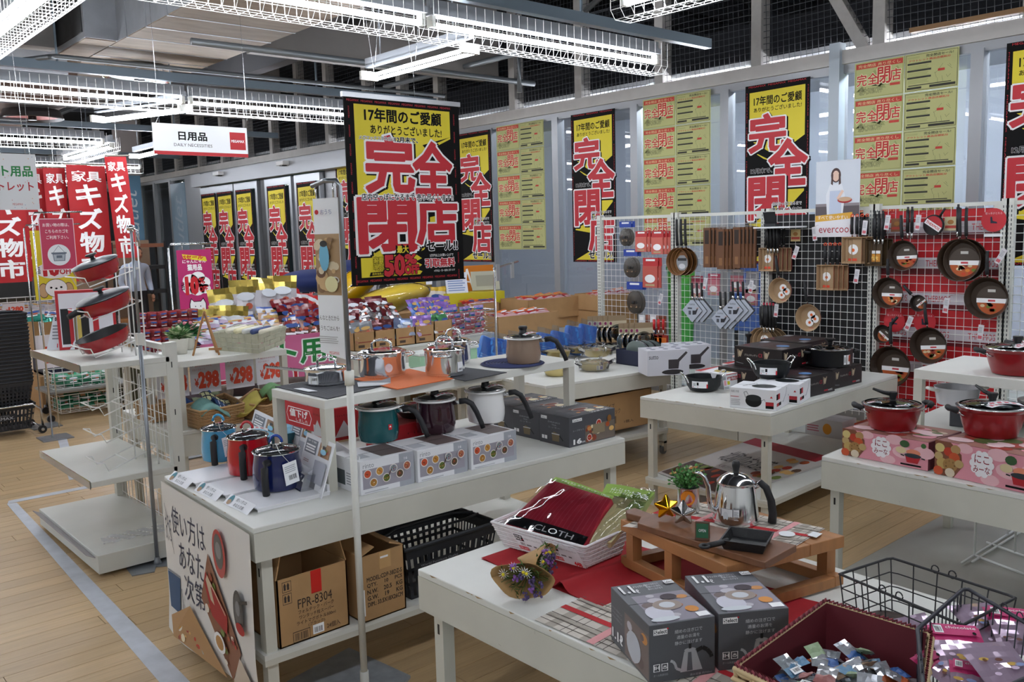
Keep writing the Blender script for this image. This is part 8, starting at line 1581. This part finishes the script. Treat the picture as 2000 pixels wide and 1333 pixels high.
for k,(x,y,z)in enumerate([(5.25,6.72,.96),(5.62,6.75,.95)]):
 carton('yellow_gift_box',['yellow display box with a card standing on its lid, left one','yellow display box with open pale lid, right one'][k],(x,y,z),-.1,(.34,.24,.12),mat('#cdbf2a',.5),None,seam=False)
 m=MB(); m.box(x-.16,x+.16,y-.11,y+.11,.701,z-.001,CARD); tag(m.build('closed_carton'),['brown carton hidden under the left yellow box','brown carton hidden under the right yellow box'][k],'carton')
t=thing('display_card','tilted white printed card standing on the left yellow box','card',(5.12,6.70,1.081),-.3); m=MB(); m.T=Matrix.Rotation(-.25,4,'X'); m.box(0,.22,0,.003,0,.2,mat('#d8dcea',.3)); f=Face(m,plane((0,0,0),(1,0,0),(0,0,1)),.0004); f.lines(.02,.02,.2,.18,7,mat('#7a90c0')); m.build('card',t)
t=thing('open_box_lid','pale grey open lid standing up on the right yellow box','box lid',(5.50,6.78,1.081),-.3); m=MB(); m.T=Matrix.Rotation(-.2,4,'X'); m.box(0,.30,0,.004,0,.19,mat('#b4b3a0',.5)); m.box(.05,.25,-.001,0,.04,.15,mat('#9a9888',.5)); m.build('lid_panel',t)
bag_pile('colourful gift bags left of the yellow boxes','yellow and white picture bag standing left of the yellow boxes',[(5.0+.08*k,6.72+.02*k,1.02)for k in range(4)],.2,.26,.05,[(.4,mat('#9ac4a8',.4)),(.8,mat('#d9cfc0',.4)),(1,mat('#d8b23a',.4))],51,.1,'gift_bag')
# blue packs and green lidded boxes
blue=mat('#3f88d2',.3,coat=.4)
for k in range(8):
 x=4.30+k*.155; z=.60; hgt=.25 if k in(0,6,7)else .22; t=thing('blue_pack','bright blue flat pack in clear plastic, %s in the leaning row'%['first from the left','second','third','fourth','fifth','sixth','seventh','last at the right'][k],'packet',(x,5.22-.01*k+.0,z+.001),rot=(-.15,.25 if k else .45,-.25)); m=MB(); m.box(-.085,.085,-.025,.025,.01,hgt,blue); m.build('pack_body',t,bev=.012); m=MB(); q=random.Random(k); m.surf(lambda a,b:(-.10+.2*a,-.03-.008*math.sin(a*11+b*7+k),.0+(hgt+.04)*b),8,8,clearfilm('blueshrink','#dceaff',.10,.08)); f=Face(m,lambda a,b,h:(a,-.0262-h,b),.0004); f.lines(-.06,.05,.05,.12,4,mat('#7fa8d8')); m.build('plastic_wrap',t)
m=MB(); m.tube([(4.2,5.06,.70),(5.5,5.03,.70)],.006,STEEL,6); m.tube([(4.2,5.06,.605),(4.2,5.06,.70)],.005,STEEL,6); m.tube([(5.5,5.03,.605),(5.5,5.03,.70)],.005,STEEL,6); tag(m.build('guard_rail'),'chrome guard rail in front of the blue wrapped packs','rail')
m=MB(); tqs=qtable('display_table','white table edge seen behind the steel pots under the green lidded boxes',[(3.30,5.0),(3.30,4.55),(3.93,4.55),(3.93,5.0)],.77,.14)
for k,(x,y)in enumerate([(3.42,4.74),(3.76,4.78)]):
 t=thing('food_container',['pale green clear box with white lid behind the tall stockpot, left','pale green clear box with white lid behind the stockpots, right'][k],'container',(x,y,.771)); m=MB(); m.box(-.09,.09,-.07,.07,0,.085,mat('#9fc9a8',.3)); m.build('box_body',t,bev=.01); m=MB(); m.box(-.098,.098,-.078,.078,.085,.105,mat('#dfe4e0',.3)); m.build('lid',t,bev=.006)
# sign frame behind the beige pot
t=thing('sign_stand','chrome sign frame with clips standing behind the beige pot','sign stand',(4.10,4.80,0)); m=MB(); m.tube([(0,0,0),(0,0,1.36),(.02,.03,1.39),(.5,.3,1.42)],.008,STEEL,8); m.box(-.08,.08,-.08,.08,0,.01,GREYM); m.build('frame_tube',t)
for k in(0.06,.36):m=MB(); m.box(k-.01,k+.02,k*.6-.005,k*.6+.005,1.30,1.42,mat('#b9bcc0',.3,metal=.5)); m.build('clip',t)
# =================================================================== FAR LEFT
bk=mat('#23262b',.5); st0=Vector((1.62,8.72,0)); SW,SD=.46,.34
def shopping_basket(label,loc,text=False,group=None,tall=True):
 t=thing('shopping_basket',label,'basket',loc,group=group); m=MB(); H2=.22; w0,d0=SW*.42,SD*.40; w1,d1=SW*.5,SD*.5; B0=[(-w0,-d0),(w0,-d0),(w0,d0),(-w0,d0)]; B1=[(-w1,-d1),(w1,-d1),(w1,d1),(-w1,d1)]
 for i in range(4):
  j=(i+1)%4; n=14; a0,a1,b0,b1=Vector((*B0[i],0)),Vector((*B0[j],0)),Vector((*B1[i],H2)),Vector((*B1[j],H2)); P4=lambda u,v:tuple((a0.lerp(a1,u)).lerp(b0.lerp(b1,u),v))
  for(v0,v1)in((0,.06),(.28,.34),(.56,.62),(.80,1)):m.add([P4(0,v0),P4(1,v0),P4(1,v1),P4(0,v1)],[(0,1,2,3)],bk)
  for k in range(n):u=k/n; m.add([P4(u,.06),P4(u+.5/n,.06),P4(u+.5/n,.8),P4(u,.8)],[(0,1,2,3)],bk)
 m.add([(*p,0)for p in B0],[(0,1,2,3)],bk); m.build('slotted_wall',t); m=MB(); m.tube(ring([Vector((*p,H2))for p in B1],28),.009,bk,6,closed=True); m.build('rim',t)
 m=MB()
 for s in(-1,1):m.tube([(-w1,s*.02,H2+.008),(-w1*.6,s*.06,H2+.016),(w1*.6,s*.06,H2+.016),(w1,s*.02,H2+.008)],.006,bk,6)
 m.build('handle',t)
 if text:m=MB(); f=Face(m,plane((-w0,-d0*1.14-.008,.10),(1,0,0),(0,-.15,1)),.0005); f.rect(-.0,-.005,w0*1.4,.055,bk); f.text('MEGAMAX.',.02,.005,w0*1.3,.03,mat('#b9bcc2')); f.text('World Furniture Outlet',.03,.036,w0*1.1,.046,mat('#9a9da4')); m.build('printed_panel',t)
 return t
sb=shopping_basket('grey black shopping basket with logo at the bottom of the stack, in the chrome cart',(1.68,8.66,.05),True)
sb2=shopping_basket('black shopping basket nested in the tall stack at the left edge',(1.68,8.66,.255),group='nested shopping baskets at the left edge')
for k in range(1,20):copy_thing(sb2,'black shopping basket nested in the tall stack at the left edge',(1.68+.003*math.sin(k),8.66,.255+k*.031),0,group='nested shopping baskets at the left edge')
t=thing('basket_cart','chrome wheeled base under the stack of black shopping baskets','cart',(1.68,8.66,0)); m=MB(); m.tube([(-.26,-.2,.045),(-.26,-.2,.27),(.20,-.2,.27),(.26,-.2,.22),(.27,-.2,.045),(.27,.2,.045),(-.26,.2,.045)],.010,STEEL,8,closed=True); m.build('chrome_frame',t)
for x in(-.25,.26):
 for y in(-.2,.2):m=MB(); m.T=Matrix.Translation((x,y,.036))@Matrix.Rotation(PI/2,4,'X'); m.lathe([(0,-.014),(.034,-.014),(.036,0),(.034,.014),(0,.014)],BLACK,16); m.lathe([(.014,-.016),(.014,.016),(0,.016)],STEEL,10); m.build('wheel',t)
t=thing('wire_cart','chrome upright cart holding a white wire basket of green packs','cart',(2.4,9.2,0)); m=MB()
for x in(2.12,2.22,2.80):m.tube([(x,8.9 if x != 2.22 else 9.4,.07),(x,8.9 if x != 2.22 else 9.4,.95)],.012,STEEL,8)
m.box(2.12,2.9,8.9,9.4,.26,.28,mat('#8a8a86',.4,metal=.5)); m.build('chrome_frame',t,base=(2.4,9.2,0))
for x,y in((2.12,8.9),(2.8,8.9),(2.2,9.4),(2.8,9.4)):m=MB(); m.T=Matrix.Translation((x,y,.036))@Matrix.Rotation(PI/2,4,'X'); m.lathe([(0,-.014),(.034,-.014),(.036,0),(.034,.014),(0,.014)],BLACK,14); m.T=None; m.tube([(x,y,.04),(x,y,.09)],.012,GREYM,6); m.build('wheel',t,base=(2.4,9.2,0))
tq=[Vector(a)for a in[(2.2,9.0,.44),(2.78,9.0,.44),(2.78,9.35,.44),(2.2,9.35,.44)]]; wire_basket('wire_basket','white wire basket full of green packs in the chrome cart',tq,[a-Vector((0,0,.155))for a in tq],WIRE,3,7,4,.0025,.005,False)
tq2=[a+Vector((.03,-.02,-.215))for a in tq]; wire_basket('wire_basket','lower white wire basket with green bags beneath the cart shelf',tq2,[a-Vector((0,0,.17))for a in tq2],WIRE,3,7,4,.0025,.005,False)
bag_pile('green packs in the white wire baskets','green wrapped pack inside a white wire basket of the chrome cart',[(2.3+.1*(k%5),9.12+.1*(k // 10),(.33 if k%2 else .12)+.03*(k // 5%2))for k in range(20)],.14,.12,.05,[(.5,mat('#1f6a4a',.3)),(1,mat('#3a9a72',.3))],61,.8,'green_pack','packet')
t=thing('crate','navy plastic crate with arched holes behind the chrome cart','crate',(2.55,9.75,.36)); m=MB(); m.box(-.3,.3,-.2,.2,0,.02,nv); m.box(-.3,.3,-.2,-.19,0,.24,nv); m.box(-.3,.3,.19,.2,0,.24,nv); m.box(-.3,-.29,-.2,.2,0,.24,nv); m.box(.29,.3,-.2,.2,0,.24,nv)
for k in range(4):m.box(-.22+k*.13,-.16+k*.13,-.203,-.2,.13,.2,mat('#b9b9b4'))
m.build('crate_body',t); m=MB(); m.box(2.2,3.0,9.5,10.2,0,.355,CARD); tag(m.build('closed_carton'),'brown carton under the navy crate behind the cart','carton')
carton('storage_box','olive dark storage box behind the white wire baskets',(3.05,9.6,.0),.0,(.35,.4,.38),mat('#3c3a26',.7),seam=False)
# sign stands
def sign_stand(name,label,x,y,zt_,W,Hh,body,draw,tilt=0,poleh=0):
 t=thing(name,label,'sign',(x,y,0)); m=MB(); m.tube([(-.04,0,.01),(-.04,0,zt_+.02),(-.02,0,zt_+.05),(W+.08,0,zt_+.055)],.007,STEEL,8); m.box(-.14,.1,-.12,.12,0,.01,GREYM); m.tube([(.05,0,zt_+.05),(.05,-.015,zt_)],.004,STEEL,6); m.tube([(W-.04,0,zt_+.05),(W-.04,-.015,zt_)],.004,STEEL,6); m.build('chrome_frame',t)
 m=MB(); m.box(0,W,-.02,-.016,zt_-Hh,zt_,body); f=Face(m,plane((0,-.02,zt_-Hh),(1,0,0),(0,0,1)),.0003); draw(f,W,Hh); m.build('sign_board',t)
pk_=mat('#b03050',.5)
def d1(f,w,h):
 f.rect(0,0,w,h,mat('#d8b8c0')); f.rect(.006,.006,w-.006,h-.006,pk_); f.text('お買い物の際は、',w*.1,h*.84,w*.86,h*.91,WHT); f.text('こちらのカゴを',w*.16,h*.72,w*.82,h*.79,WHT); f.text('ご利用下さい。',w*.18,h*.60,w*.82,h*.67,WHT); f.ell(w*.5,h*.29,w*.33,w*.33,mat('#d4dade'),28); g=mat('#5a6472')
 f.poly([(w*.28,h*.34),(w*.72,h*.34),(w*.72,h*.31),(w*.28,h*.31)],g); f.poly([(w*.31,h*.31),(w*.69,h*.31),(w*.66,h*.17),(w*.34,h*.17)],g); f.poly([(w*.33,h*.30),(w*.67,h*.30),(w*.645,h*.18),(w*.355,h*.18)],mat('#aab4bc')); f.line(w*.34,h*.34,w*.5,h*.47,.003,g); f.line(w*.66,h*.34,w*.5,h*.47,.003,g); f.rect(w*.42,h*.23,w*.58,h*.28,g)
 for k in range(7):f.k=22; f.line(w*(.36+.045*k),h*.18,w*(.35+.048*k),h*.31,.002,g)
sign_stand('basket_sign','crimson sign with a basket drawing asking shoppers to take a basket',1.98,8.15,1.865,.27,.43,pk_,d1)
def d2(f,w,h):
 f.rect(0,0,w,h,YEL); f.ell(w*.5,h*.42,w*.44,h*.12,WHT,20); f.text('10',w*.25,h*.35,w*.58,h*.50,RED,bold=.07); f.text('OFF',w*.62,h*.36,w*.92,h*.44,RED,bold=.03); f.text('全品',w*.05,h*.38,w*.16,h*.48,INK,bold=.02)
 for s in(-1,1):f.ell(w*(.5+s*.3),h*.13,w*.12,h*.11,mat('#3a2a20'),16); f.ell(w*(.5+s*.3),h*.13,w*.11,h*.10,mat('#c9a478'),16)
 f.ell(w*.5,h*.16,w*.27,h*.135,mat('#3a2a20'),20); f.ell(w*.5,h*.16,w*.26,h*.128,WHT,20); f.ell(w*.38,h*.17,w*.03,h*.015,INK,8); f.ell(w*.62,h*.17,w*.03,h*.015,INK,8); f.ell(w*.5,h*.155,w*.03,h*.014,INK,8); f.rect(w*.38,0,w*.62,h*.03,WHT)
sign_stand('dog_sign','yellow discount sign with a puppy face behind the crimson basket sign',2.05,8.76,1.775,.35,.62,YEL,d2)
# red banners
rc=mat('#a8141c',.65)
for k,(x,y,w_,zt_,zb_,s_)in enumerate([(2.05,10.45,.40,2.35,1.26,1),(2.44,10.6,.24,2.47,1.30,.5),(2.65,10.5,.22,2.47,1.30,.5),(2.85,10.4,.42,2.50,1.24,1.3),(3.22,10.2,.22,2.58,1.48,.6)]):
 t=thing('red_banner','red furniture outlet banner with white brush characters, %s of the five hanging together'%['leftmost','second','third','fourth and widest','rightmost, turned away'][k],'banner',(x,y,zb_),.12 if k<4 else-.6); H2=zt_-zb_; bf=lambda u,v,h:(u+.05*(v/H2-.5)*(-1 if k==4 else .0),.012*math.sin(u*16+k)-h,v); m=MB(); m.surf(lambda a,b:bf(a*w_,b*H2,0),10,3,rc); f=Face(m,bf,.0008)
 f.text('家具',w_*.12,H2*.86,w_*.88,H2*.95,WHT,bold=.02)
 for i,ch in enumerate(['キ','ズ','物','市']):f.text(ch,w_*.2,H2*(.66-.205*i),w_*.82,H2*(.83-.205*i),WHT,bold=.03)
 m.build('printed_cloth',t); m=MB(); m.tube([(-.02,0,H2+.01),(w_+.02,0,H2+.01)],.008,mat('#8a8578',.5),6); m.tube([(w_/2,0,H2+.01),(w_/2,0,4.7-zb_)],.002,STEEL,4); m.build('hanging_rod',t)
# left stock tables behind
qtable('display_table','white display table with wire baskets and 1280 yen cards at far left',[(1.6,12.2),(1.6,11.0),(2.95,11.0),(2.95,12.2)],.83,.14); yen('1280 yen price card on the far left wire basket',2.24,11.01,.90,.22,.11,'1280',0,False); yen('19 yen price card beside the puppy sign, partly hidden',2.86,11.01,.88,.22,.15,'19',0,False)
tq=[Vector(a)for a in[(1.7,11.02,1.02),(2.9,11.02,1.02),(2.9,12,1.02),(1.7,12,1.02)]]; wire_basket('wire_basket','long wire basket on the far left display table',tq,[a-Vector((0,0,.17))for a in tq],WIRE,2,12,6,.003,.006,False)
bag_pile('white packs in the far left wire basket','pale wrapped pack in the wire basket at far left',[(1.85+.13*(k%8),11.2+.2*(k // 8),.93)for k in range(16)],.16,.13,.06,[(.5,mat('#c9cbd0',.4)),(1,mat('#a8b4c8',.4))],71,.8,'wrapped_pack','packet')
m=MB(); m.box(2.2,2.62,9.55,9.9,.61,.93,CARD); tag(m.build('closed_carton'),'brown carton with blue packets behind the basket stack','carton'); bag_pile('teal and silver packets by the price easel','silver and teal packet leaning behind the acrylic price stand',[(2.15+.07*k,9.3,.98-.01*k)for k in range(5)],.2,.16,.04,[(.4,mat('#3a9a8a',.2,metal=.4)),(1,mat('#c9d0dc',.15,metal=.5))],72,.9,'packet','packet')
t=thing('stool','white plastic stool with curved legs under the far left table','stool',(1.9,10.6,0)); m=MB(); m.box(-.2,.2,-.15,.15,.33,.36,mat('#c9c6c0',.5)); m.build('seat',t,bev=.01)
for x in(-.16,.16):
 for y in(-.11,.11):m=MB(); m.tube([(x*1.1,y*1.1,0),(x,y,.2),(x*.9,y*.9,.33)],.03,mat('#c9c6c0',.5),8); m.build('leg',t)
# columns, door glass graphics, black rack, man
colm=mat('#5a7f98',.6,noise=.06,scale=2); t=thing('outlet_column','blue column with vertical white script near the far doors','column',(6.3,18.7,0)); m=MB(); m.box(-.25,.15,-.2,.25,0,2.98,colm); m.build('column_body',t); m=MB(); f=Face(m,plane((-.25,-.2,0),(1,0,0),(0,0,1)),.002); f.text('Outlet',-.42,1.98,.78,2.24,mat('#b9c4ca'),shear=.3,rot=PI/2); m.build('lettering',t); m=MB(); m.box(-.2,.2,-.15,.2,2.98,4.7,mat('#9a9290')); m.build('capital',t)
t=thing('glass_graphic','pale blue glass panel with faded script beside the column','sign',(6.93,18.2,.9)); m=MB(); m.box(0,.01,-.75,0,0,1.9,mat('#8aa0b0',.3)); f=Face(m,plane((0,0,0),(0,-1,0),(0,0,1)),.001); f.text('Outlet',-.35,.75,1.05,1.15,mat('#aab6c0'),shear=.3,rot=PI/2); m.build('panel',t)
t=thing('blue_poster','white and deep blue poster on the glass left of the doors','poster',(6.92,17.35,.3)); m=MB(); m.box(0,.01,-.6,0,0,2.2,mat('#a8b0c8',.4)); f=Face(m,plane((0,0,0),(0,-1,0),(0,0,1)),.001); f.poly([(.03,0),(.03,1.1),(.3,1.2),(.5,1.05),(.57,0)],mat('#23407f')); m.build('sheet',t)
for y,lb in((19.7,'left of the blue column'),(16.75,'beside the doors')):m=MB(); m.box(9.17,9.2,y-.35,y+.35,1.45,1.62,mat('#1fd07c',emit=1.6)); tag(m.build('exit_sign'),'green lit emergency exit sign seen through the glass '+lb,'sign')
t=thing('black_rack','black metal rack with wooden shelves behind the man','shelf',(5.05,15,0)); bm_=mat('#17181b',.5)
for x in(-.42,.42):
 for y in(-.2,.2):m=MB(); m.box(x-.015,x+.015,y-.015,y+.015,0,1.65,bm_); m.build('upright_post',t)
for z,mm in((.35,wood),(.8,bm_),(1.2,bm_),(1.56,mat('#7a4a34',.6))):m=MB(); m.box(-.42,.42,-.2,.2,z,z+.06,mm); m.build('shelf_board',t)
m=MB(); m.box(4.3,5.5,15.6,15.7,0,1.68,mat('#8a7460',.8)); tag(m.build('partition_board'),'tan partition board behind the black rack','board')
def man():
 t=thing('person','man in a pale blue shirt and dark trousers standing with bowed head','person',(4.70,14,0),.3)
 J={'pel':(0,0,.86),'wst':(0,.0,1.0),'chs':(0,-.01,1.22),'nk':(0,-.02,1.34),'hd0':(0,-.04,1.40),'sl':(-.19,0,1.28),'el':(-.25,.03,1.03),'wl':(-.2,-.10,.84),'sr':(.19,0,1.28),'er':(.25,.03,1.03),'wr':(.2,-.10,.84),'hl':(-.09,0,.82),'kl':(-.10,-.02,.45),'al':(-.11,.02,.08),'hr':(.09,0,.82),'kr':(.10,-.02,.45),'ar':(.11,.02,.08),'tl':(-.12,-.13,.04),'tr':(.12,-.13,.04)}
 R_={'pel':.135,'wst':.14,'chs':.145,'nk':.055,'hd0':.05,'sl':.062,'el':.048,'wl':.034,'sr':.062,'er':.048,'wr':.034,'hl':.092,'kl':.065,'al':.042,'hr':.092,'kr':.065,'ar':.042,'tl':.035,'tr':.035}
 E_=[('pel','wst'),('wst','chs'),('chs','nk'),('nk','hd0'),('chs','sl'),('sl','el'),('el','wl'),('chs','sr'),('sr','er'),('er','wr'),('pel','hl'),('hl','kl'),('kl','al'),('al','tl'),('pel','hr'),('hr','kr'),('kr','ar'),('ar','tr')]
 K=list(J); me=bpy.data.meshes.new('body'); me.from_pydata([J[k]for k in K],[(K.index(a),K.index(b))for a,b in E_],[]); o=bpy.data.objects.new('body',me); COL.objects.link(o); o.parent=t; md=o.modifiers.new('s','SKIN'); md.use_smooth_shade=True
 for i,k in enumerate(K):me.skin_vertices[0].data[i].radius=(R_[k],R_[k]*(.72 if k in('chs','wst','pel')else 1)); me.skin_vertices[0].data[i].use_root=k=='pel'
 o.modifiers.new('u','SUBSURF').render_levels=2
 mm=bpy.data.materials.new('clothes'); mm.use_nodes=True; nt=mm.node_tree; tc=nt.nodes.new('ShaderNodeTexCoord'); sp=nt.nodes.new('ShaderNodeSeparateXYZ'); cr=nt.nodes.new('ShaderNodeValToRGB'); nt.links.new(tc.outputs['Object'],sp.inputs[0]); nt.links.new(sp.outputs[2],cr.inputs[0]); e=cr.color_ramp; e.interpolation='CONSTANT'; e.elements[0].color=(*lin('#16181f'),1); e.elements[1].position=.90; e.elements[1].color=(*lin('#a9b4c8'),1); nt.links.new(cr.outputs[0],nt.nodes['Principled BSDF'].inputs[0]); me.materials.append(mm)
 skin=mat('#a8765c',.6); m=MB(); m.ball((0,-.06,1.47),.095,skin,18,14,(.82,.95,1.15)); m.ball((0,-.155,1.455),.016,skin,8,6,(1,1.1,1.3))
 for s in(-1,1):m.ball((s*.08,-.05,1.46),.02,skin,8,6,(.5,1,1.4)); m.ball((s*.032,-.145,1.48),.009,INK,8,6,(1.4,.6,.7))
 m.ball((0,-.147,1.425),.018,mat('#8a4a40',.6),8,5,(1.2,.5,.35)); m.build('head',t); m=MB(); m.ball((0,-.035,1.505),.10,mat('#15120f',.7),18,12,(.9,.98,1.0)); m.build('hair',t)
 for s in(-1,1):
  m=MB(); m.ball((s*.195,-.12,.80),.035,skin,10,8,(.7,.9,1.2))
  for k in range(4):m.tube([(s*.195,-.10-.014*k,.775),(s*.19,-.105-.014*k,.745),(s*.182,-.11-.013*k,.722+.004*abs(k-1.5))],.008,skin,6)
  m.tube([(s*.19,-.15,.80),(s*.175,-.165,.775)],.009,skin,6); m.build('hand',t)
man()
t=thing('black_wire_stand','grey wire bag stand with a red notice between the man and the cat sign','stand',(4.35,11.0,0)); m=MB()
for x in(0,.28):m.tube([(x,0,0),(x,0,1.32)],.008,GREYM,6)
m.tube([(0,0,1.32),(.28,0,1.32)],.006,GREYM,6); m.build('wire_frame',t); m=MB(); m.surf(lambda a,b:(.02+.24*a,-.02-.03*math.sin(b*3),1.30-.35*b),8,8,clearfilm('bag3','#dfe6e2',.25,.1)); m.build('plastic_bags',t); m=MB(); m.box(.08,.2,-.05,-.045,.95,1.1,mat('#b83a2a',.5)); m.build('notice',t); m=MB(); pouch(m,(.14,-.05,.75),(1,0,0),(0,0,1),.28,.3,.1,[(1,mat('#8a7a68',.8))],5,5,3); m.build('tote_bag',t)
# brown handled basket and black shopping basket under the front table
bkq=[(1.846,2.724,.2405),(2.255,2.715,.2405),(2.255,2.96,.2405),(1.846,2.97,.2405)]; c_=sum([Vector(a)for a in bkq],Vector())/4
sbk=copy_thing(sb,'dark grey slotted shopping basket with logo on the lower shelf of the front table',(c_.x,c_.y,.2405),0,scale=(1.0,.85,.98))
t=thing('bentwood_basket','dark brown stick basket standing between the two front tables','basket',(2.32,2.30,.0)); m=MB(); q=[(.21*math.cos(a),.15*math.sin(a))for a in[2*PI*i/40 for i in range(40)]]
for z in(.53,.545,.56):m.tube([(x*1.1,y*1.1,z+.006*math.sin(i*2.2))for i,(x,y)in enumerate(q)],.010,mat('#4a2e1c',.6),6,closed=True)
m.build('rim',t); m=MB()
for x,y in q[::1]:m.tube([(x*1.1,y*1.1,.55),(x*.95,y*.95,.30)],.0055,mat('#5a3a24',.6),5)
m.tube([(x*.95,y*.95,.30)for x,y in q],.01,mat('#4a2e1c',.6),6,closed=True); m.lathe([(.19,.295),(.19,.305),(0,.305)],mat('#4a2e1c',.6),24,sy=.75); m.build('stick_wall',t); m=MB(); m.lathe([(.13,0),(.13,.295),(0,.295)],mat('#7a6a5a',.8),20); m.build('support_drum',t)
